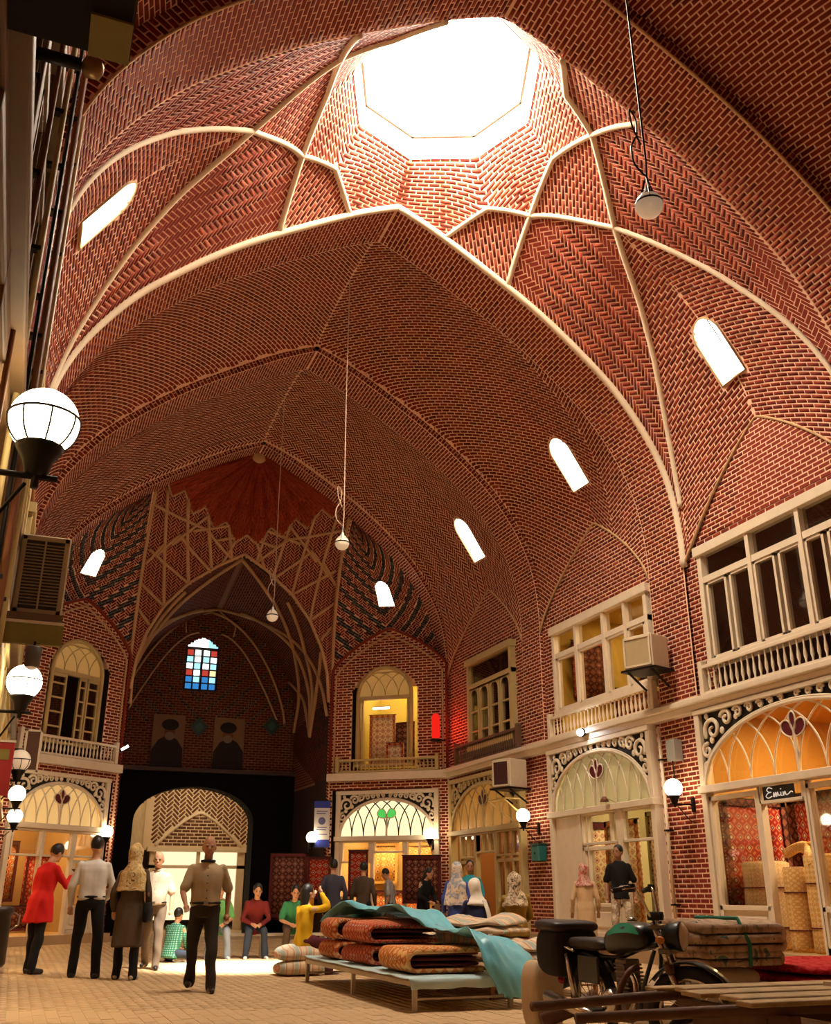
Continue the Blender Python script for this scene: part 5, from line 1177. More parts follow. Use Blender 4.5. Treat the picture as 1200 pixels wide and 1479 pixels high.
        if collar is not None:
            for q in range(5):
                mm=MB(); ell_ball(mm,up(.12+.085*q,-(.118*stout+belly*(.9-.14*q))-.012),.008*k,.005*k,.008*k,8,6); mm.build('button',collar,r,True)
            m=MB(); m.tube([up(.545,.07*math.sin(t)+.0,.078*math.cos(t)) for t in np.linspace(-.9-PI/2+.35,PI*1.5+.55-.0,18)],.016*k,6); m.build('collar',collar,r,True)
    # ---- trousers, skirt
    if trousers is not None:
        tk=1. if belt else .86; kk=k; k_=k
        m=MB(); loft(m,[(up(-.09),.15*k*tk*stout,.115*k*tk*stout,RL),(up(.0),.165*k*tk*stout,.125*k*tk*stout,RL),(up(.07,-belly*.3),.155*k*tk*stout,.115*k*tk*stout+belly*.5*k,RL)])
        for s in (1,-1):
            hj,kj,aj,d2=J[s]; limb(m,[hj,hj+(kj-hj)*.5,kj],[.096*k*(1 if belt or coat is None else .8),.085*k,.070*k],14); limb(m,[kj,kj+(aj-kj)*.5,aj+d2*.03*k],[.070*k,.064*k,.062*k],14)
        obj('trousers',remesh(m,'trousers',.014*k,4,.016*k,NP+9),trousers,r)
    if belt is not None:
        m=MB(); m.tube([up(.065,-belly*.3+math.sin(t)*(.12*stout+belly*.55),math.cos(t)*.162*stout) for t in np.linspace(0,2*PI,24,endpoint=False)],.016*k,6,closed=True); m.build('belt',belt,r,True)
        MB().box(-.025*k,.025*k,-.008,.008,-.018*k,.018*k).build('buckle',mat('steel',(.5,.45,.4),.3,metal=1),r,M=Matrix.Translation(up(.065,-belly*.3-.12*stout-belly*.55-.02)))
    if skirt is not None:
        m=MB(); c0=up(.05); hz_=hem*k; loft(m,[(Vector((c0.x,c0.y,c0.z*(1-t)+hz_*t)),(.15+.07*t)*k,(.12+.08*t)*k,None) for t in np.linspace(1,0,6)]); obj('skirt',remesh(m,'skirt',.016*k,4,.012*k,NP),skirt,r)
    for s in (1,-1):
        aj=J[s][2]; ft=Vector((s*.12,-1,0)).normalized(); m=MB()
        limb(m,[aj+Vector((0,.035*k,-.035*k)),aj+ft*.08*k+Vector((0,0,-.042*k)),aj+ft*.16*k+Vector((0,0,-.047*k))],[.042*k,.042*k,.036*k],10)
        sm=remesh(m,'shoe',.013*k,3); z0=min(v.co.z for v in sm.vertices)
        obj('shoe',sm,shoes or SHOE,r)
    if bag is not None:
        s,mt=bag; m=MB(); c=up(-.05,.05,s*.26); loft(m,[(c+V3(0,0,-.14),.05*k,.13*k,None),(c,.06*k,.15*k,None),(c+V3(0,0,.12),.04*k,.13*k,None)]); b=obj('shoulder_bag',remesh(m,'bag',.015,3),mt,r)
        MB().tube([c+V3(0,.1,.1),AR[s][0]+V3(0,.02,.07),c+V3(0,-.1,.1)],.010*k,6).build('strap',mt,b,True)
    if sash is not None:
        a,b_,mt=sash; MB().tube(smooth3([tuple(up(*p)) for p in a]),b_,8,flat=.4).build('shawl_end',mt,r,True)
    return r
# standing visitors at the left
REDC=cloth('red coat',(.52,.012,.010)); WHITEC=cloth('white shirt',(.62,.60,.56)); GREYT=cloth('grey trousers',(.16,.115,.08)); OLIVES=cloth('olive shirt',(.33,.25,.15)); BEIGEP=cloth('beige polo',(.55,.46,.36)); COATG=cloth('olive grey coat',(.085,.058,.036))
YSC=pattern_cloth('ochre patterned scarf',[(.30,.17,.05),(.48,.32,.12),(.60,.47,.24),(.12,.05,.02)],14)
red=person('person in a bright red coat and dark trousers bowing over a phone',(.42,16.6,0),2.25,1.80,lean=-9,legs={1:(4,3,2),-1:(-6,3,4)},arms={1:((.26,-.10,1.12),(.20,-.10,.86)),-1:((-.24,-.18,1.18),(-.12,-.42,1.30))},head=(0,-28),hair='short',coat=REDC,sleeve='long',hem=.66,trousers=BLACKC,belt=None)
ph=thing('mobile_phone','dark mobile phone held out by the red-coated person','phone',(.42,16.6,0),2.25); MB().box(-.035,.035,-.08,.08,-.005,.005,.003).build('case',mat('phone black',(.01,.01,.012),.2),ph,M=Matrix.Translation((-.10,-.52,1.40))@Matrix.Rotation(.6,4,'X')); MB().box(-.03,.03,-.07,.07,.0055,.0065).build('screen',mat('phone screen',(.02,.03,.05),.1,emit=.6,ecol=(.4,.5,.8)),ph,M=Matrix.Translation((-.10,-.52,1.40))@Matrix.Rotation(.6,4,'X'))
person('person in a white shirt and black trousers standing with back turned',(1.07,15.6,0),2.95,1.84,legs={1:(6,5,0),-1:(-4,6,2)},arms={1:None,-1:((-.26,-.02,1.13),(-.18,-.16,.98))},hair='short',top=WHITEC,sleeve='long',trousers=BLACKC,belt=BLACKC,stout=1.06)
person('person in an ochre patterned headscarf and long olive-grey coat, back turned',(1.58,15.1,0),2.75,1.70,legs={1:(5,4,0),-1:(-5,4,2)},coat=COATG,sleeve='long',hem=.42,scarf=YSC,drape=.2,trousers=BLACKC,shoes=SHOEW,bag=(-1,BLACKC))
person('person in a beige polo shirt and grey trousers strolling forward',(2.14,16.95,0),-.25,1.70,legs={1:(14,2,6),-1:(-12,2,10)},hair='bald',hairm=HAIRG,top=BEIGEP,sleeve='short',trousers=GREYT,belt=SHOE,belly=.055,stout=1.05,collar=BEIGEP,skin=SKIN)
person('person in an olive short-sleeved shirt and dark trousers striding to the viewer',(2.24,12.95,0),-.12,1.74,legs={1:(12,2,4),-1:(-12,2,14)},arms={1:((.27,.06,1.13),(.27,.02,.87)),-1:((-.27,-.06,1.14),(-.24,-.26,.96))},hair='bald',hairm=HAIRG,top=OLIVES,sleeve='short',trousers=cloth('charcoal trousers',(.028,.022,.018)),belt=BLACKC,belly=.03,stout=1.07,collar=cloth('navy collar',(.03,.03,.05)),skin=SKIN_D)
# people on the bench and on the floor before the portal
sit={1:(82,8,84),-1:(82,8,84)}
JEAN=cloth('pale jeans',(.25,.30,.36)); JEAND=cloth('dark jeans',(.03,.04,.06)); GREENT=cloth('green t-shirt',(.12,.36,.12))
arms_lap={1:((.27,-.14,.72),(.04,-.36,.66)),-1:((-.27,-.14,.72),(-.04,-.36,.66))}
def sitter(label,loc,rz,seat=.42,lean=-18,**kw):
    kw.setdefault('arms',{1:((.27,-.22,seat+.18),(.06,-.42,seat+.16)),-1:((-.27,-.22,seat+.18),(-.06,-.42,seat+.16))}); return person(label,loc,rz,kw.pop('H',1.66),hip=seat+.09,lean=lean,legs=kw.pop('legs',sit),**kw)
by=19.35
sitter('person in a green t-shirt and pale jeans seated on the bench, hands clasped',(3.62,by+.12,0),-.1,top=GREENT,trousers=JEAN,shoes=SHOEW,skin=SKIN)
sitter('person in a dark red jacket seated on the bench, hands between knees',(4.28,by-.02,0),-.1,top=cloth('dark red jacket',(.16,.02,.02)),sleeve='long',trousers=JEAND,shoes=SHOEW,lean=-22)
sitter('person in a green and white top seated at the end of the bench',(4.98,by-.14,0),-.15,top=cloth('emerald shirt',(.04,.22,.10)),trousers=cloth('brown trousers',(.08,.05,.03)),shoes=SHOE,lean=-28)
sitter('person in a green checked shirt sitting on the floor beside the bench',(2.66,18.45,0),2.4,.06,lean=-14,H=1.5,legs={1:(70,25,120),-1:(80,30,130)},top=check_cloth('green check',(.02,.10,.06),(.03,.22,.13),(.3,.4,.3),9),sleeve='long',trousers=JEAND)
# bench
bench=thing('bench','low pale bench under the seated row before the portal','bench',(4.45,19.48,0),-.2); BW=mat('bench pale paint',(.5,.42,.32),.5)
for k in range(4): MB().box(-1.35,1.35,-.2+k*.11,-.11+k*.11,.36,.40).build('slat',BW,bench)
for x in (-1.2,0,1.2):
    MB().box(x-.02,x+.02,-.2,.24,.32,.36).build('bearer',BW,bench)
    for y in (-.17,.2): MB().box(x-.02,x+.02,y-.02,y+.02,0,.32).build('leg',BW,bench)
# yellow shirt
YEL=cloth('yellow shirt',(.62,.36,.01))
sitter('person in a yellow shirt sitting on a rug pile, both hands raised to the face',(4.05,15.0,0),1.9,.36,lean=-4,H=1.6,arms={1:((.24,-.18,.92),(.10,-.24,1.16)),-1:((-.22,-.24,.96),(-.08,-.26,1.20))},hair='long',top=YEL,sleeve='long',trousers=cloth('plum trousers',(.1,.02,.03)),face=True,legs={1:(85,5,100),-1:(85,8,90)})
# dark figures walking into the portal
person('person in dark blue-grey walking into the portal shadow',(6.25,20.9,0),2.9,1.74,legs={1:(14,2,6),-1:(-12,2,10)},top=cloth('slate jacket',(.05,.05,.075)),sleeve='long',trousers=BLACKC)
person('person in brown-grey standing by the hanging carpet at the portal',(6.95,21.0,0),2.6,1.68,top=cloth('umber jacket',(.07,.045,.03)),sleeve='long',trousers=BLACKC)
# at the green-leaf shop
person('person in a grey shirt looking down inside the green-leaf shop doorway',(8.15,22.6,0),-2.2,1.62,head=(0,-25),top=cloth('grey shirt',(.3,.28,.26)),trousers=cloth('umber trousers',(.06,.03,.02)),lean=-6)
person('person dressed in black leaning over goods before the green-leaf shop',(8.55,21.6,0),.5,1.62,head=(10,-25),lean=-10,top=BLACKC,sleeve='long',trousers=BLACKC,arms={1:((.27,-.12,1.1),(.12,-.34,.98)),-1:((-.25,-.1,1.08),(-.05,-.34,.95))},hair='long')
# visitors by the carpet tables
BSC=pattern_cloth('blue-grey and peach shawl',[(.45,.30,.20),(.62,.52,.42),(.28,.30,.38),(.5,.45,.42)],7); NAVY=cloth('navy dress',(.022,.028,.085)); WSC=cloth('white headscarf',(.78,.72,.62)); OCHD=cloth('ochre dress',(.27,.16,.03)); FSC=pattern_cloth('black white floral scarf',[(.03,.02,.02),(.35,.25,.14),(.62,.52,.38),(.10,.06,.03)],12); BLUED=cloth('royal blue skirt',(.04,.07,.30))
person('person in a blue-grey and peach shawl over a blue skirt by the tables',(7.05,16.25,0),2.5,1.55,coat=BLUED,sleeve='long',hem=.2,scarf=BSC,drape=.34,trousers=BLACKC)
sitter('person in a white headscarf and navy dress seated behind the carpets',(6.57,14.37,0),3.0,.44,lean=-8,H=1.6,coat=NAVY,sleeve='long',scarf=WSC,trousers=BLACKC,face=False,sash=([(.50,.11,-.10),(.3,.15,-.15),(.1,.16,-.16),(-.1,.17,-.15)],.05,WSC))
sitter('person in a floral headscarf and ochre dress seated behind the carpets',(6.98,13.9,0),2.8,.50,lean=-4,H=1.64,coat=OCHD,sleeve='long',scarf=FSC,drape=.08,trousers=BLACKC,face=False)
person('person in a teal shirt standing before the amber shopfront',(8.85,19.7,0),-.4,1.70,top=cloth('teal shirt',(.03,.30,.38)),sleeve='long',trousers=JEAND,skin=SKIN_D)
# before the pale shop
person('person in a flowered red headscarf and long beige coat walking along the step',(9.55,16.27,0),2.75,1.56,legs={1:(8,2,2),-1:(-8,2,6)},coat=cloth('beige coat',(.58,.40,.22)),sleeve='long',hem=.25,scarf=pattern_cloth('red flowered scarf',[(.3,.04,.04),(.5,.12,.1),(.6,.4,.3),(.2,.03,.05)],18),trousers=cloth('beige trousers',(.5,.36,.2)),shoes=SHOEW)
person('person in a black t-shirt and pale patterned trousers standing on the shop step',(10.12,15.98,.2),-.55,1.68,head=(-35,0),legs={1:(3,5,0),-1:(-3,5,0)},top=BLACKC,trousers=pattern_cloth('pale camouflage',[(.62,.5,.36),(.7,.6,.46),(.4,.3,.2),(.55,.45,.32)],10),skin=SKIN_D)
# ---------------------------------------------------------------- low tables, carpets, sheets
STEEL=mat('steel',(.5,.45,.4),.3,metal=1); PALEM=mat('pale table paint',(.5,.42,.32),.5,noise=.15); RUSTM=mat('rust table edge',(.35,.14,.05),.6,noise=.2)
def low_table(label,cx,cy,rz,w,d,h,edge=None):
    r=thing('low_table',label,'table',(cx,cy,0),rz,'low display tables')
    MB().box(-w/2,w/2,-d/2,d/2,h-.03,h,.008).build('tabletop',mat('table board',(.3,.2,.11),.6,noise=.2),r)
    for a in ((-w/2,w/2,-d/2,-d/2+.03),(-w/2,w/2,d/2-.03,d/2),(-w/2,-w/2+.03,-d/2,d/2),(w/2-.03,w/2,-d/2,d/2)): MB().box(a[0],a[1],a[2],a[3],h-.075,h-.03).build('rail',edge or PALEM,r)
    n=max(2,int(d/1.9)+1)
    for x in (-w/2+.025,w/2-.025):
        for y in np.linspace(-d/2+.03,d/2-.03,n): MB().box(x-.022,x+.022,y-.022,y+.022,0,h-.03).build('leg',edge or PALEM,r)
    for y in (-d/2+.03,d/2-.03): MB().box(-w/2+.03,w/2-.03,y-.01,y+.01,.10,.12).build('brace',edge or PALEM,r)
    return r
low_table('long low table under the folded carpets and blue sheet',4.4,12.0,0.015,1.12,3.9,.30)
low_table('low table behind the blue sheet, heaped with cream rugs',5.75,12.3,.03,1.4,2.9,.32,RUSTM)
low_table('low table under the red carpets beside the motorcycle',6.75,7.6,-.25,3.1,1.6,.36)
def slab(m,x0,x1,y0,y1,z0,z1,seed=0,amp=.012,e=.42):
    """cushion-like slab with rounded edges"""
    cx,cy,cz=(x0+x1)/2,(y0+y1)/2,(z0+z1)/2; a,b,c=(x1-x0)/2,(y1-y0)/2,(z1-z0)/2; nu,nv=26,12; V=[]; r=random.Random(seed); ph=[r.uniform(0,6) for _ in range(6)]
    sg=lambda v,p:math.copysign(abs(v)**p,v)
    for i in range(nv+1):
        f=-PI/2+PI*i/nv
        for j in range(nu):
            t=2*PI*j/nu; x=a*sg(math.cos(f),.55)*sg(math.cos(t),.35); y=b*sg(math.cos(f),.55)*sg(math.sin(t),.35); z=c*sg(math.sin(f),.7)
            w=amp*(math.sin(x*9+ph[0])+math.sin(y*8+ph[1])+math.sin((x+y)*14+ph[2])*.5); V.append((cx+x,cy+y,cz+z+w*(1 if z>0 else .4)))
    m.add(V,[(i*nu+j,i*nu+(j+1)%nu,(i+1)*nu+(j+1)%nu,(i+1)*nu+j) for i in range(nv) for j in range(nu)])
def folded(label,cx,cy,cz,rz,w,d,h,layers,mt,inner,seed,group='folded carpets on the long table'):
    r=thing('folded_carpet',label,'carpet',(cx,cy,cz),rz,group); t=h/layers
    # outer wrap: C-shaped fold open on the +x side, then inner folds
    N=14; ro=h/2; prof=[(w/2,h)]+[(-w/2+ro-ro*math.sin(a)*1.0,h/2+ro*math.cos(a)) for a in np.linspace(0,PI,N)]+[(w/2,0)]
    th=min(.045,t*.8); pin=[(w/2,h-th)]+[(-w/2+ro-(ro-th)*math.sin(a),h/2+(ro-th)*math.cos(a)) for a in np.linspace(0,PI,N)]+[(w/2,th)]
    ny=10; V=[];rg=random.Random(seed); ph=[rg.uniform(0,6) for _ in range(4)]
    loop=prof+pin[::-1]; n=len(loop)
    for j in range(ny+1):
        y=-d/2+d*j/ny; ed=1-.10*abs(2*j/ny-1)**4
        for (x,z) in loop: V.append((x*ed+.02*math.sin(y*6+ph[0]),y,z*(.96+.04*math.sin(y*5+ph[1]))*ed+.012*math.sin(x*9+y*4+ph[2])*(z/h)))
    F=[(j*n+i,j*n+(i+1)%n,(j+1)*n+(i+1)%n,(j+1)*n+i) for j in range(ny) for i in range(n)]+[tuple(range(n-1,-1,-1)),tuple(ny*n+i for i in range(n))]
    MB().add(V,F).build('outer_fold',mt,r,True)
    for k in range(layers-1):
        m=MB(); z0=th+(h-2*th)*k/(layers-1); z1=th+(h-2*th)*(k+1)/(layers-1); slab(m,-w/2+ro*.55,w/2-.02-.02*(k%2),-d/2+.015,d/2-.015,z0+.004,z1-.004,seed+k,.004); m.build('inner_fold',inner,r,True)
    return r
FC1=carpet_mat('rust figured carpet',(.36,.075,.03),(.52,.24,.10),(.62,.44,.26),(.12,.03,.03),9,9); FC2=carpet_mat('brick-red figured carpet',(.30,.045,.022),(.45,.16,.08),(.55,.36,.2),(.05,.03,.06),11,11); FC3=carpet_mat('amber figured carpet',(.42,.13,.035),(.58,.33,.12),(.66,.5,.3),(.2,.04,.03),8.5,8.5); INN=mat('wine carpet back',(.10,.014,.014),.95,noise=.3,nscale=20)
folded('lower rust folded carpet of the stack nearest the yellow-shirted person',4.28,13.25,.322,.12,.86,.62,.22,3,FC1,INN,1)
folded('upper rust folded carpet of the stack nearest the yellow-shirted person',4.30,13.25,.555,.05,.90,.64,.27,3,FC1,INN,2)
folded('lower brick-red folded carpet of the middle stack',4.36,12.15,.322,.1,.96,.85,.22,3,FC2,INN,3)
folded('upper brick-red folded carpet of the middle stack',4.38,12.15,.555,.05,1.0,.88,.24,4,FC2,INN,4)
folded('single amber folded carpet at the near end of the long table',4.36,10.85,.325,-.06,.95,1.05,.25,4,FC3,INN,5)
def sheet(name,label,path,width,mt,seed,cat='sheet',nv=18,amp=.05,k=6,thick=.006,parent=None):
    """crumpled cloth strip: path points with a width vector each"""
    P=smooth3([p for p,_ in path],k); Wv=smooth3([w for _,w in path],k); n=len(P); rg=np.random.default_rng(seed); V=[]
    fr=[(rg.normal(0,1,2)*np.array([5,7]),rg.uniform(0,6),rg.uniform(.3,1)) for _ in range(9)]
    for i in range(n):
        for j in range(nv):
            u=i/n*len(path)*.6; v=j/(nv-1)-.5; w=sum(a*math.sin(f[0]*u+f[1]*v*1.6+ph) for f,ph,a in fr)*amp/3
            e=1-abs(2*v)**6; p=P[i]+Wv[i]*v+Vector((w*.3,w*.2,abs(w)*1.3)); V.append(p)
    o=MB().grid(V,n,nv).build(name,mt,None,True); s=o.modifiers.new('thick','SOLIDIFY'); s.thickness=thick; s.offset=1
    if label: tag(o,label,cat)
    return o
BLUE=mat('blue plastic sheet',(.16,.48,.58),.35,noise=.35,nscale=5,spec=.5); PALEB=mat('pale blue sheet',(.45,.62,.64),.4,noise=.2,nscale=5)
sheet('plastic_sheet','crumpled turquoise plastic sheet thrown over the carpets on the long table',[((4.30,13.75,.70),(.75,.1,-.05)),((4.42,13.25,.90),(.75,.1,-.10)),((4.62,12.75,.83),(.72,.15,-.12)),((4.72,12.2,.88),(.70,.15,-.10)),((4.78,11.6,.70),(.72,.15,-.16)),((4.82,11.1,.68),(.76,.15,-.12)),((4.86,10.6,.63),(.74,.1,-.12)),((4.90,10.2,.58),(.7,.05,-.2)),((4.92,9.98,.36),(.62,0,-.15)),((4.96,9.9,.08),(.45,0,-.05))],None,BLUE,3,amp=.06)
sheet('table_sheet','pale rumpled cloth spread on the long table under the carpets',[((4.38,13.98,.31),(1.2,0,0)),((4.38,13.3,.304),(1.22,0,0)),((4.38,12.5,.304),(1.2,0,0)),((4.38,11.6,.304),(1.22,0,0)),((4.38,10.7,.304),(1.2,0,0)),((4.38,10.12,.304),(1.22,0,0)),((4.40,10.0,.29),(1.2,0,0)),((4.40,9.99,.20),(1.15,0,0))],None,PALEB,8,amp=.012,nv=24)
# cream rug heap on the second table
def stripe_mat(name,cols,scale,axis='X'):
    m,nt,b=nodes(name); co=nt.nodes.new('ShaderNodeTexCoord'); w=nt.nodes.new('ShaderNodeTexWave'); w.bands_direction=axis; w.inputs['Scale'].default_value=scale; w.inputs['Distortion'].default_value=2.; w.inputs['Detail'].default_value=2
    nt.links.new(co.outputs['Object'],w.inputs['Vector']); r=nt.nodes.new('ShaderNodeValToRGB'); r.color_ramp.interpolation='CONSTANT'; e=r.color_ramp.elements
    while len(e)<len(cols): e.new(.5)
    for i,c in enumerate(cols): e[i].position=i/len(cols); e[i].color=(*c,1)
    nt.links.new(w.outputs['Fac'],r.inputs[0]); nt.links.new(r.outputs[0],b.inputs['Base Color']); b.inputs['Roughness'].default_value=.95; return m
CRM=stripe_mat('cream striped rug',[(.62,.48,.33),(.55,.36,.22),(.48,.22,.12),(.58,.50,.36),(.36,.38,.32)],1.6)
for k,(x,y,z,w,d,h,s,lab) in enumerate(((5.5,12.95,.325,.9,.9,.26,11,'lowest cream striped rug of the heap behind the blue sheet'),(5.95,11.65,.325,.95,1.1,.24,12,'cream striped rug folded flat nearest the motorcycle'),(5.7,12.35,.62,.85,1.1,.17,13,'top cream striped rug slumped over the heap'))):
    r=thing('folded_rug',lab,'rug',(x,y,z),.3*k,'cream rugs heaped on the second table'); m=MB(); slab(m,-w/2,w/2,-d/2,d/2,0,h*.55,s,.02); m.build('lower_fold',CRM,r,True); m=MB(); slab(m,-w/2+.04,w/2-.02,-d/2+.03,d/2-.03,h*.5,h,s+1,.035); m.build('upper_fold',CRM,r,True)
# rug pile under the yellow-shirted person
r=thing('rug_pile','cream and brown rug roll the yellow-shirted person sits on','rug',(4.0,15.0,0)); m=MB(); slab(m,-.34,.34,-.3,.3,0,.2,3,.015); m.build('lower_fold',CRM,r,True); m=MB(); slab(m,-.33,.33,-.28,.28,.19,.38,4,.02); m.build('upper_fold',CRM,r,True)
# seats for the two seated visitors
for x,y,h,lab in ((6.57,14.37,.44,'dark padded stool under the navy-dressed person'),(6.98,13.9,.50,'dark padded stool under the ochre-dressed person')):
    r=thing('stool',lab,'stool',(x,y,0)); m=MB(); slab(m,-.2,.2,-.2,.2,h-.09,h-.005,2,.0); m.build('seat',INN,r,True)
    for a in (-.15,.15):
        for b in (-.15,.15): MB().cyl((a,b,0),(a,b,h-.08),.018,None,8).build('leg',IRON,r)
# red carpets and folded blankets beside the motorcycle
REDR=carpet_mat('deep red carpet',(.32,.008,.012),(.42,.03,.03),(.6,.42,.3),(.14,.004,.01),9,9)
r=thing('folded_carpet','deep red carpet lying flat at the table edge beside the blankets','carpet',(7.2,7.45,.372),-.25,'red carpets beside the motorcycle'); m=MB(); slab(m,-1.1,1.1,-.7,.7,0,.09,5,.006); m.build('lower_fold',REDR,r,True); m=MB(); slab(m,-1.08,1.1,-.66,.66,.085,.17,6,.010); m.build('upper_fold',REDR,r,True)
FLE=pattern_cloth('mottled fleece',[(.20,.13,.07),(.36,.22,.13),(.44,.30,.19),(.08,.13,.10)],6)
r=thing('folded_blanket','mottled brown and green folded blankets tied in a bundle beside the motorcycle','blanket',(5.66,7.45,.36),.1)
V=[]
def fold_c(w,d,z0,z1,x0,name,seed):
    """one folded layer, its rounded fold on the +x side"""
    h=z1-z0; ro=h/2; n=12; th=h*.44; rg=random.Random(seed); ph=[rg.uniform(0,6) for _ in range(3)]
    po=[(x0,h)]+[(x0+w-ro+ro*math.sin(a),h/2+ro*math.cos(a)) for a in np.linspace(0,PI,n)]+[(x0,0)]; pi=[(x0,h-th)]+[(x0+w-ro+(ro-th)*math.sin(a),h/2+(ro-th)*math.cos(a)) for a in np.linspace(0,PI,n)]+[(x0,th)]
    lp=po+pi[::-1]; m=len(lp); V=[]; ny=10
    for j in range(ny+1):
        y=-d/2+d*j/ny; ed=1-.06*abs(2*j/ny-1)**4
        for x,z in lp: V.append((x*ed+.02*math.sin(y*7+ph[0]),y,z0+z*ed+.018*math.sin(x*7+y*5+ph[1])+.01*math.sin(y*11+ph[2])))
    MB().add(V,[(j*m+i,(j+1)*m+i,(j+1)*m+(i+1)%m,j*m+(i+1)%m) for j in range(ny) for i in range(m)]+[tuple(range(m)),tuple(ny*m+i for i in range(m-1,-1,-1))]).build(name,FLE,r,True)
fold_c(.92,.6,.17,.285,-.46,'lower_fold',1); fold_c(.95,.6,.275,.40,-.45,'middle_fold',2); fold_c(.98,.62,.385,.53,-.48,'upper_fold',3)
m=MB(); slab(m,-.5,.2,-.28,.28,.175-.17+.005,.175,10,.01); m.build('pale_underlay',cloth('cream fleece',(.45,.36,.25)),r,True)
MB().tube([(x,y,z) for x,y,z in ((.0,-.325,.18),(.0,-.34,.35),(-.02,-.25,.545),(-.02,.25,.545),(0,.34,.35),(0,.325,.18))],.016,6).build('tie_cord',cloth('green cord',(.03,.16,.10)),r,True)
# ---------------------------------------------------------------- motorcycle
TYRE=mat('tyre rubber',(.014,.012,.011),.75); CHROME=mat('worn chrome',(.55,.48,.4),.25,metal=1.); ENG=mat('cast engine',(.16,.13,.11),.45,metal=.7); TANK=mat('black enamel',(.008,.010,.009),.4,coat=.2); GRN=mat('green enamel',(.01,.26,.15),.25,coat=.5); BRN=mat('brown crash bar',(.10,.04,.022),.45,metal=.3); SEATM=mat('seat vinyl',(.022,.012,.010),.5); LENS=mat('lamp lens',(.6,.5,.38),.15)
mc=thing('motorcycle','dark motorcycle with green tank flash and black rear box parked behind the cart','motorcycle',(4.30,7.28,0),-PI/2)
mc.scale=(.93,.93,.93)
WR=.30
def wheel(parent,name,M):
    w=empty(name); w.parent=parent; w.matrix_basis=M
    MB().tube([(WR*math.cos(t),0,WR*math.sin(t)) for t in np.linspace(0,2*PI,40,endpoint=False)],.045,10,closed=True).build('tyre',TYRE,w,True)
    MB().tube([((WR-.05)*math.cos(t),0,(WR-.05)*math.sin(t)) for t in np.linspace(0,2*PI,40,endpoint=False)],.014,6,closed=True).build('rim',CHROME,w,True)
    MB().lathe([(.03,-.07),(.055,-.05),(.055,.05),(.03,.07)],(0,0,0),14,axis='y').build('hub',ENG,w,True)
    m=MB()
    for k in range(24):
        t=k*2*PI/24; a=t+(.5 if k%2 else -.5); s=.035 if k%2 else -.035; m=MB(); m.tube([(.05*math.cos(a),s,.05*math.sin(a)),((WR-.05)*math.cos(t),0,(WR-.05)*math.sin(t))],.0028,4); m.build('spoke',CHROME,w)
    return w
wheel(mc,'rear_wheel',Matrix.Translation((0,0,WR+.04)))
st=math.radians(38)
FW=empty('front_fork'); FW.parent=mc; FW.matrix_basis=Matrix.Translation((1.02,0,.80))@Matrix.Rotation(st,4,'Z')@Matrix.Translation((-1.02,0,-.80))
def fk(mb,name,mt,sm=True): return mb.build(name,mt,FW,sm)
ax=(1.22,0,WR+.04)
m=MB().tube([(ax[0]+WR*math.cos(t),0,ax[2]+WR*math.sin(t)) for t in np.linspace(0,2*PI,44,endpoint=False)],.042,10,closed=True); fk(m,'tyre',TYRE)
fk(MB().tube([(ax[0]+(WR-.05)*math.cos(t),0,ax[2]+(WR-.05)*math.sin(t)) for t in np.linspace(0,2*PI,44,endpoint=False)],.014,6,closed=True),'rim',CHROME)
fk(MB().lathe([(.03,-.07),(.07,-.05),(.07,.05),(.03,.07)],ax,14,axis='y'),'hub',ENG)
for k in range(24):
    t=k*2*PI/24; a=t+(.5 if k%2 else -.5); s=.035 if k%2 else -.035; fk(MB().tube([(ax[0]+.06*math.cos(a),s,ax[2]+.06*math.sin(a)),(ax[0]+(WR-.05)*math.cos(t),0,ax[2]+(WR-.05)*math.sin(t))],.0028,4),'spoke',CHROME)
for s in (1,-1):
    fk(MB().cyl((1.215,s*.085,WR+.03),(1.10,s*.085,.66),.028,None,10),'fork_slider',CHROME); fk(MB().cyl((1.10,s*.085,.66),(1.0,s*.085,.98),.019,None,10),'fork_tube',CHROME); fk(MB().cyl((1.105,s*.085,.63),(1.095,s*.085,.69),.036,None,10),'dust_seal',BRN)
fd=[(ax[0]+(WR+.075)*math.cos(t),ax[2]+(WR+.075)*math.sin(t)) for t in np.linspace(.25,2.45,16)]
m=MB(); m.strip([(x,-.065,z-.02) for x,z in fd],[(x,0,z) for x,z in fd]); m.strip([(x,0,z) for x,z in fd],[(x,.065,z-.02) for x,z in fd]); o=fk(m,'front_fender',TANK); o.modifiers.new('t','SOLIDIFY').thickness=.006
fk(MB().box(.97,1.05,-.11,.11,.93,.965,.008),'top_yoke',ENG,False); fk(MB().box(1.03,1.12,-.11,.11,.76,.80,.008),'bottom_yoke',ENG,False)
fk(MB().tube(smooth3([(.80,.36,1.20),(.92,.22,1.22),(.99,.09,1.02),(1.0,0,.985),(.99,-.09,1.02),(.92,-.22,1.22),(.80,-.36,1.20)]),.012,8),'handlebar',CHROME)
for s in (1,-1):
    fk(MB().cyl((.80,s*.36,1.20),(.895,s*.25,1.218),.020,None,10),'grip',TYRE); fk(MB().tube([(.92,s*.22,1.23),(.95,s*.26,1.22),(.88,s*.36,1.21)],.006,5),'lever',CHROME); fk(MB().box(.885,.935,s*.235-.02,s*.235+.02,1.19,1.25,.005),'switch_block',TYRE,False)
m=MB(); m.lathe([(.05,-.10),(.09,-.06),(.105,.02),(.105,.05)],(1.15,0,.88),18,axis='x'); fk(m,'headlamp',TANK); fk(MB().lathe([(.002,.085),(.06,.078),(.1,.05)],(1.15,0,.88),18,False,axis='x'),'headlamp_lens',LENS)
for s in (1,-1): fk(MB().tube([(1.08,s*.1,.86),(1.08,s*.17,.86)],.008,6),'indicator_stem',TYRE); m=MB(); ell_ball(m,(1.08,s*.19,.86),.035,.025,.028); fk(m,'indicator',mat('amber lens',(.5,.15,.02),.2))
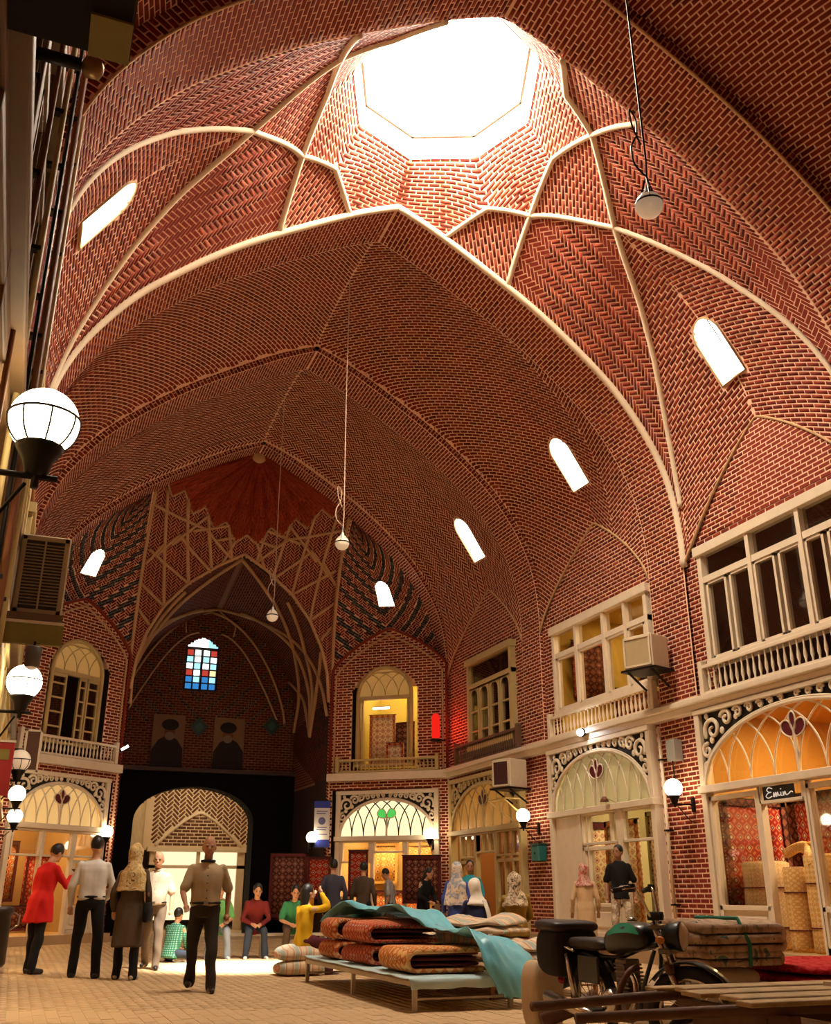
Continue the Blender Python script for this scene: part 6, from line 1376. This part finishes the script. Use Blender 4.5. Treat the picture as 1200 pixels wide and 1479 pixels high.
fk(MB().lathe([(.045,0),(.05,.03),(.045,.06)],(1.0,.05,.99),14),'speedometer',TYRE); fk(MB().lathe([(.045,0),(.05,.03),(.045,.06)],(1.0,-.05,.99),14),'rev_counter',TYRE)
# frame, tank, seat, engine
MB().tube(smooth3([(.98,0,.82),(.75,0,.78),(.4,0,.70),(.0,0,.70),(-.25,0,.74)]),.02,8).build('top_tube',TANK,mc,True)
for s in (1,-1): MB().tube(smooth3([(.98,s*.03,.78),(.86,s*.08,.5),(.78,s*.1,.30),(.4,s*.11,.28),(.05,s*.12,WR+.04)]),.016,8).build('cradle_tube',TANK,mc,True); MB().cyl((-.05,s*.14,WR+.04),(-.18,s*.14,.70),.026,None,10).build('rear_shock',CHROME,mc,True); MB().cyl((.35,s*.1,.36),(0,s*.1,WR+.04),.018,None,8).build('swingarm',TANK,mc,True)
m=MB(); loft(m,[((.35,0,.74),.02,.10,None),((.35,0,.74),.02,.10,None)]); m=MB()
TR=[(.34,.10,.09,.80),(.45,.13,.105,.83),(.62,.145,.115,.86),(.80,.135,.11,.87),(.93,.09,.08,.86)]
V=[];n=16
for x,ry,rz_,zc in TR:
    for j in range(n): t=2*PI*j/n; V.append((x,ry*math.copysign(abs(math.cos(t))**.7,math.cos(t)),zc+rz_*math.copysign(abs(math.sin(t))**.8,math.sin(t))))
F=[(i*n+j,i*n+(j+1)%n,(i+1)*n+(j+1)%n,(i+1)*n+j) for i in range(len(TR)-1) for j in range(n)]+[tuple(range(n-1,-1,-1)),tuple((len(TR)-1)*n+j for j in range(n))]
tk=MB().add(V,F).build('fuel_tank',TANK,mc,True); sb=tk.modifiers.new('s','SUBSURF'); sb.levels=1; sb.render_levels=2
for s in (1,-1):
    m=MB(); A=[];B=[]
    for x in np.linspace(.48,.9,12):
        ry=float(np.interp(x,[q[0] for q in TR],[q[1] for q in TR])); rz_=float(np.interp(x,[q[0] for q in TR],[q[2] for q in TR])); zc=float(np.interp(x,[q[0] for q in TR],[q[3] for q in TR]))
        f=max(math.sin((x-.48)/.42*PI),0.)**.6
        for lst,an in ((A,.15+.0*f),(B,.15+.85*f)): lst.append((x,s*(ry*math.cos(an)**.7+.004),zc+rz_*math.sin(an)**.8+.004))
    m.strip(A,B) if s>0 else m.strip(B,A); m.build('green_flash',GRN,tk,True)
MB().lathe([(.04,0),(.04,.02),(.02,.03)],(.66,0,.975),14).build('filler_cap',CHROME,tk,True)
m=MB(); slab(m,-.38,.36,-.125,.125,.74,.84,1,.004); m.build('seat',SEATM,mc,True)
MB().tube(smooth3([(-.05,.14,.73),(-.3,.15,.78),(-.48,.1,.84),(-.5,0,.85),(-.48,-.1,.84),(-.3,-.15,.78),(-.05,-.14,.73)]),.011,6).build('grab_rail',CHROME,mc,True)
rf=[((WR+.09)*math.cos(t),WR+.04+(WR+.09)*math.sin(t)) for t in np.linspace(.7,2.9,16)]
m=MB(); m.strip([(x,-.075,z-.02) for x,z in rf],[(x,0,z) for x,z in rf]); m.strip([(x,0,z) for x,z in rf],[(x,.075,z-.02) for x,z in rf]); o=m.build('rear_fender',TANK,mc,True); o.modifiers.new('t','SOLIDIFY').thickness=.006
MB().box(.36,.70,-.12,.12,.30,.48,.03).build('crankcase',ENG,mc)
for s in (1,-1): MB().lathe([(.10,0),(.105,.02),(.07,.05)],(.46,-s*.12 if False else s*.12,.38),16,axis='y').build('engine_cover',CHROME,mc,True)
for k in range(7): MB().box(.52-.01*k,.68-.01*k,-.085,.085,.49+k*.027,.505+k*.027,.004).build('cooling_fin',ENG,mc)
MB().box(.47,.62,-.07,.07,.48,.70,.01).build('cylinder_block',ENG,mc)
MB().tube(smooth3([(.66,-.06,.62),(.80,-.10,.52),(.78,-.14,.36),(.6,-.16,.28),(.3,-.17,.27)]),.022,8).build('exhaust_pipe',CHROME,mc,True); MB().tube([(.3,-.17,.27),(.1,-.18,.29),(-.45,-.19,.36)],[.028,.045,.05],12).build('silencer',CHROME,mc,True)
for s in (1,-1):
    MB().tube(smooth3([(.84,s*.10,.66),(.86,s*.20,.62),(.84,s*.27,.50),(.80,s*.27,.40),(.72,s*.2,.32),(.70,s*.1,.30)]),.024,8).build('crash_bar',BRN,mc,True)
    MB().tube([(.38,s*.1,.32),(.38,s*.24,.32)],.016,8).build('footrest',TYRE,mc,True); MB().box(.0,.32,s*.13-.012,s*.13+.012,.5,.70,.01).build('side_cover',TANK,mc)
MB().tube(smooth3([(.34,.2,.30),(.44,.21,.36),(.50,.22,.44)]),.009,6).build('gear_lever',CHROME,mc,True); MB().tube([(.3,.14,.30),(.22,.26,.02)],.012,6).build('side_stand',CHROME,mc,True)
m=MB(); slab(m,-.62,-.20,-.23,.23,.50,.93,4,.004,.3); m.build('rear_box',mat('black canvas box',(.010,.007,.007),.8),mc,True)
m=MB(); slab(m,-.63,-.19,-.235,.235,.86,.97,5,.006); m.build('box_lid',SEATM,mc,True); MB().box(-.5,-.4,.241,.246,.78,.84).build('box_badge',mat('blue badge',(.03,.05,.2),.5),mc)
m=MB(); ell_ball(m,(-.5,0,.48),.03,.06,.04); m.build('tail_lamp',mat('red lens',(.4,.01,.01),.2),mc,True)
# pale bundle hanging by the rear wheel
r=thing('cloth_bundle','pale cloth sack with a brown roll leaning by the motorcycle rear','sack',(4.34,8.2,0)); m=MB(); slab(m,-.15,.15,-.15,.15,0,.60,6,.02); m.build('sack',cloth('canvas',(.52,.40,.26)),r,True); MB().tube([(-.12,-.2,.12),(.2,-.26,.22),(.35,-.3,.30)],.06,10).build('brown_roll',BRN,r,True)
# ---------------------------------------------------------------- wooden hand cart in front
OLDW=mat('weathered cart wood',(.13,.06,.03),.7,noise=.5,nscale=7,bump=.5,bscale=30); PLK=mat('peeling painted plank',(.40,.27,.12),.7,noise=.65,nscale=9,bump=.5,bscale=30)
ct=thing('hand_cart','weathered wooden hand cart with long shafts across the foreground','cart',(4.05,4.45,0),-.03)
for y,z in ((.40,.605),(-.42,.60)): MB().tube([(-1.62,y*.55,z-.02),(-.6,y*.9,z),(1.9,y,z)],[.022,.028,.030],10).build('shaft',OLDW,ct,True)
for k in range(7):
    y=-.40+k*.13; MB().box(-.85+.05*(k%3),1.9,y-.058,y+.058,.615+.006*(k%2),.638+.006*(k%2),.004).build('plank',PLK,ct)
for x in (-.62,-.3,.3,1.0,1.7): MB().box(x-.03,x+.03,-.46,.44,.53,.575).build('cross_beam',OLDW,ct)
for x in (-.3,1.0):
    for y in (-.4,.38): MB().box(x-.035,x+.035,y-.03,y+.03,.26,.55).build('post',OLDW,ct)
for x in (-1.25,-.62): pass
for k,(x,y) in enumerate(((-.95,.34),(-.95,-.34))):
    w=empty('cart_wheel'); w.parent=ct; w.location=(x+.35,y,.27)
    MB().tube([(.24*math.cos(t),0,.24*math.sin(t)) for t in np.linspace(0,2*PI,36,endpoint=False)],.024,8,closed=True).build('tyre',TYRE,w,True); MB().tube([(.21*math.cos(t),0,.21*math.sin(t)) for t in np.linspace(0,2*PI,36,endpoint=False)],.010,6,closed=True).build('rim',CHROME,w,True); MB().lathe([(.03,-.05),(.03,.05)],(0,0,0),10,axis='y').build('hub',ENG,w,True)
    for q in range(12): t=q*PI/6; MB().tube([(0,0,0),(.21*math.cos(t),0,.21*math.sin(t))],.003,4).build('spoke',CHROME,w)
MB().cyl((-.6,-.36,.27),(-.6,.36,.27),.018,None,8).build('axle',OLDW,ct); MB().box(-.66,-.54,-.3,.3,.28,.55).build('axle_block',OLDW,ct)
rc=thing('red_strap','red strap lying across the cart planks','strap',(4.05,4.45,0),-.03); MB().tube(smooth3([(.05,.05,.652),(.35,.10,.652),(.75,-.02,.652),(1.05,-.16,.652),(1.5,-.10,.652),(1.85,-.2,.652)]),.016,8,flat=.5).build('strap',cloth('red strap',(.38,.02,.015)),rc,True); MB().box(.02,.08,.03,.08,.645,.665).build('buckle',STEEL,rc)
# ---------------------------------------------------------------- goods in and before the shops
def roll(label,x,y,z,h,R,mt,lean=(0,0)):
    r=thing('rolled_carpet',label,'carpet',(x,y,z),0,'rolled carpets in the tulip shop doorway'); n=22
    prof=[(R*.96,0),(R*1.04,.05),(R,.3*h),(R*1.03,.5*h),(R*.98,.8*h),(R*1.0,h-.02),(R*.92,h)]
    MB().lathe(prof,(0,0,0),n).build('roll',mt,r,True); r.rotation_euler=(lean[0],lean[1],0)
    pts=[(R*(1-.85*k/40)*math.cos(k*.45),R*(1-.85*k/40)*math.sin(k*.45),h+.004) for k in range(40)]; MB().tube(pts,.008,5).build('roll_end',OCHRE_PL,r,True)
    for zz in (.25*h,.7*h): MB().tube([(R*1.04*math.cos(t),R*1.04*math.sin(t),zz) for t in np.linspace(0,2*PI,20,endpoint=False)],.010,5,closed=True).build('woven_band',INN,r,True)
    return r
GOLDR=carpet_mat('golden lattice carpet',(.52,.27,.07),(.60,.40,.16),(.36,.13,.04),(.62,.44,.2),14,14); TANR=carpet_mat('tan lattice carpet',(.48,.30,.13),(.56,.40,.2),(.35,.2,.08),(.58,.44,.26),16,16)
roll('slim golden rolled carpet standing in the tulip shop doorway',10.85,12.35,.305,1.15,.17,GOLDR); roll('stout golden rolled carpet standing in the tulip shop doorway',10.95,11.86,.305,1.32,.26,GOLDR); roll('broad tan rolled carpet behind the tulip shop window',11.0,13.15,.305,1.25,.36,TANR)
r=thing('rolled_carpet','small golden carpet folded across the tops of the standing rolls','carpet',(10.9,12.1,1.64),0); MB().tube(smooth3([(0,.42,.02),(0,.15,.10),(0,-.05,.09),(-.12,-.2,-.02),(-.14,-.26,-.16)]),.075,10).build('roll',GOLDR,r,True); MB().tube([(0.02,.1,.08),(.0,-.3,.13)],.07,10).build('folded_end',GOLDR,r,True)
def hung(label,x,y,z,rz,w,h,mt,border=None,th=.03,group='carpets hung in the shops',fringe=False):
    r=thing('hanging_carpet',label,'carpet',(x,y,z),rz,group); n=12
    V=[(-w/2+w*i/n,.015*math.sin(i*1.9),zz) for zz in (0,h) for i in range(n+1)]; me=MB(); F=[(i,i+1,n+1+i+1,n+1+i) for i in range(n)]; o=me.add(V,F).build('field',mt,r,True); o.modifiers.new('t','SOLIDIFY').thickness=th
    b=.06*min(w,h)+.02; bm=border or INN
    for a in ((-w/2,-w/2+b,0,h),(w/2-b,w/2,0,h),(-w/2,w/2,0,b),(-w/2,w/2,h-b,h)): MB().box(a[0],a[1],-.035,-.018,a[2],a[3]).build('border',bm,r)
    MB().tube([(-w/2-.03,0,h+.01),(w/2+.03,0,h+.01)],.012,6).build('hanging_rod',IRON,r)
    return r
def shopc(Y,d,side=1): return (XF+d,Y)
hung('wine carpet hung on the side wall of the tulip shop, nearest its window',11.35,13.70,.45,0,1.3,2.1,CARP[0],CARP[4]); hung('dark carpet hung on the side wall of the tulip shop, towards its back',12.75,13.70,.45,0,1.35,2.1,CARP[4]); hung('crimson carpet curtain hung behind the standing rolls of the tulip shop',11.75,12.2,.45,RZR,2.2,2.15,CARP[0],CARP[4]); hung('crimson carpet hung deeper in the tulip shop beside the curtain',11.8,10.2,.45,RZR,1.6,2.15,CARP[0],CARP[4])
hung('flowered cream curtain carpet in the pale shop',11.05,16.0,.32,RZR,.75,2.2,CARP[3],mat('olive braid',(.25,.22,.06),.9)); hung('flowered cream carpet on the side wall of the pale shop',11.6,18.9,.4,0,1.7,2.1,CARP[3]); hung('flowered cream carpet standing behind the pale shop window',11.2,17.5,.35,RZR,1.2,2.1,CARP[3],CARP[1])
hung('large framed dark carpet picture in the lit ochre room',11.4,18.50,5.0,0,1.0,1.35,CARP[4],CARP[0]); hung('small framed carpet picture in the lit ochre room',12.9,18.50,5.6,0,.5,.7,CARP[0],DARKWOOD)
hung('dark red carpet hung low on the wall of the lit ochre room',12.7,18.50,4.3,0,1.5,1.05,CARP[4],INN)
hung('maroon carpet hung in the amber shop doorway',11.6,22.2,.35,RZR,1.0,2.0,CARP[0])
# green-leaf shop
ux=Vector((math.cos(RCH),math.sin(RCH),0)); un=Vector((-math.sin(RCH),math.cos(RCH),0)); cRv=Vector((*cR,0)); cLv=Vector((*cL,0)); uL=Vector((math.cos(RCH),-math.sin(RCH),0)); nLv=Vector((math.sin(RCH),math.cos(RCH),0))
def inR(a,d,z): p=cRv+ux*a+un*d; return p.x,p.y,z
def inL(a,d,z): p=cLv+uL*a+Vector((math.sin(RCH)*1.0,math.cos(RCH),0))*d; return p.x,p.y,z
hung('gold-framed carpet picture at the back of the green-leaf shop',*inR(-.9,2.2,1.35),RCH,.9,1.1,CARP[2],mat('gilt frame',(.55,.32,.08),.4)); hung('wide gold carpet at the back of the green-leaf shop',*inR(.25,2.2,1.2),RCH,1.0,1.25,CARP[2],mat('gilt frame',(.55,.32,.08),.4)); hung('rust carpet laid under the gold pictures in the green-leaf shop',*inR(-.5,2.1,.4),RCH,1.7,.75,CARP[1])
hung('dark red carpet hung on the portal side of the green-leaf shop',*inR(-1.75,-.45,.95),RCH*.6,.62,1.05,CARP[0]); hung('narrow dark red carpet hung before the green-leaf shop',*inR(-.62,-.5,1.0),RCH*.3,.5,1.15,CARP[0]); hung('broad dark carpet draped at the amber side of the green-leaf shop',*inR(1.15,-.55,.85),RCH*.8,1.0,1.15,CARP[4])
r=thing('framed_mirror','dark panel in a silver frame leaning before the green-leaf shop','frame',inR(-1.0,-.75,.0),RCH); MB().box(-.36,.36,-.02,.02,.05,1.0).build('panel',mat('dark panel',(.015,.012,.012),.3),r)
for a in ((-.38,-.3,.03,1.02),(.3,.38,.03,1.02),(-.38,.38,.03,.1),(-.38,.38,.95,1.02)): MB().box(a[0],a[1],-.035,-.015,a[2],a[3]).build('frame_bar',STEEL,r)
for s in (-.33,.33): MB().box(s-.02,s+.02,0,.3,0,.05).build('foot',IRON,r)
r=thing('display_counter','dark goods counter before the green-leaf shop','counter',inR(1.0,-.95,0),RCH); MB().box(-.75,.75,-.25,.25,.0,.62,.02).build('body',DARKWOOD,r); MB().box(-.8,.8,-.3,.3,.62,.66,.01).build('top',mat('counter top',(.06,.03,.02),.4),r); MB().box(-.6,-.1,-.2,.2,.66,.72,.01).build('stacked_cloth',INN,r)
# left end shop
for k,(a,d,z,w,h,mt,lab) in enumerate(((-.95,1.6,.5,.8,1.3,CARP[0],'crimson carpet inside the left end shop by the wall'),(.0,1.8,.9,.9,1.4,CARP[1],'rust carpet in the middle of the left end shop'),(.95,1.6,.5,.75,1.5,CARP[0],'crimson carpet inside the left end shop beside the portal'),(.0,1.5,.25,1.6,.55,CARP[4],'dark low carpet display inside the left end shop'))): hung(lab,*inL(a,d,z),-RCH,w,h,mt)
# carpets leaning in the upper yellow window
hung('cream and rust carpet leaning in the yellow upper window',*inR(-.35,.5,4.4),RCH+.1,.75,1.45,CARP[3],CARP[1]); hung('dark carpet slung in the yellow upper window',*inR(.28,.6,4.42),RCH-.15,.6,1.2,CARP[4]); hung('small flowered carpet leaning low in the yellow upper window',*inR(.1,.3,4.42),RCH,.5,.6,CARP[3],CARP[0])
r=thing('tube_light','white tube light inside the yellow upper window','lamp',inR(-.4,.5,6.05),RCH); MB().tube([(-.25,0,0),(.25,0,.0)],.025,8).build('tube',emission('tube glow',(1,.95,.85),7.),r,True); MB().box(-.28,.28,-.02,.03,.03,.06).build('holder',PAINT,r)
# portal: hanging carpets and the two portraits
hung('dark red carpet hung at the portal gate',6.9,27.3,.5,-.3,1.0,1.6,CARP[4],INN); hung('wine carpet hung inside the portal beside the gate',7.3,28.6,.4,-.6,.9,1.5,CARP[0])
def portrait(label,x,z,w,h,flip):
    r=thing('portrait_poster',label,'poster',(x,YB-.06,z),0,'portraits above the portal gate'); 
    MB().box(-w/2,w/2,-.0,.03,0,h).build('board',mat('poster ground',(.22,.12,.065),.8),r)
    sh=[(-w*.5,0),(w*.5,0),(w*.48,h*.35),(w*.28,h*.52),(w*.1,h*.58),(-w*.1,h*.58),(-w*.3,h*.5),(-w*.48,h*.32)]
    MB().prism(sh,-.012,0).build('robe',mat('poster robe',(.018,.010,.010),.8),r)
    c=flip*w*.04; face=[(c+w*.17*math.cos(t),h*.66+h*.12*math.sin(t)) for t in np.linspace(0,2*PI,18,endpoint=False)]; MB().prism(face,-.016,-.004).build('face',mat('poster face',(.16,.06,.035),.8),r)
    be=[(c+w*.15*math.cos(t),h*.58+h*.08*math.sin(t)) for t in np.linspace(0,2*PI,14,endpoint=False)]; MB().prism(be,-.018,-.006).build('beard',mat('poster beard',(.2,.15,.12) if flip>0 else (.02,.012,.01),.8),r)
    tu=[(c+w*.27*math.cos(t),h*.80+h*.11*math.sin(t)) for t in np.linspace(0,2*PI,18,endpoint=False)]; MB().prism(tu,-.02,-.006).build('turban',mat('poster turban',(.010,.007,.008),.8),r)
portrait('poster of a bearded figure in a dark turban left of the teal diamond',3.78,4.62,.95,1.55,1); portrait('poster of a dark-bearded figure in a turban right of the teal diamond',5.62,4.62,.95,1.55,-1)
for x,z,lab in ((4.68,5.85,'small teal tile diamond between the two portraits'),(6.95,6.0,'small teal tile diamond on the portal wall beyond the portraits')):
    r=thing('tile_diamond',lab,'tile',(x,YB-.05,z)); MB().prism([(0,-.3),(.28,0),(0,.3),(-.28,0)],-.01,.03).build('tile',mat('teal tile',(.015,.05,.045),.4),r); MB().prism([(0,-.15),(.14,0),(0,.15),(-.14,0)],-.018,-.01).build('tile_centre',mat('teal tile light',(.03,.09,.08),.4),r)
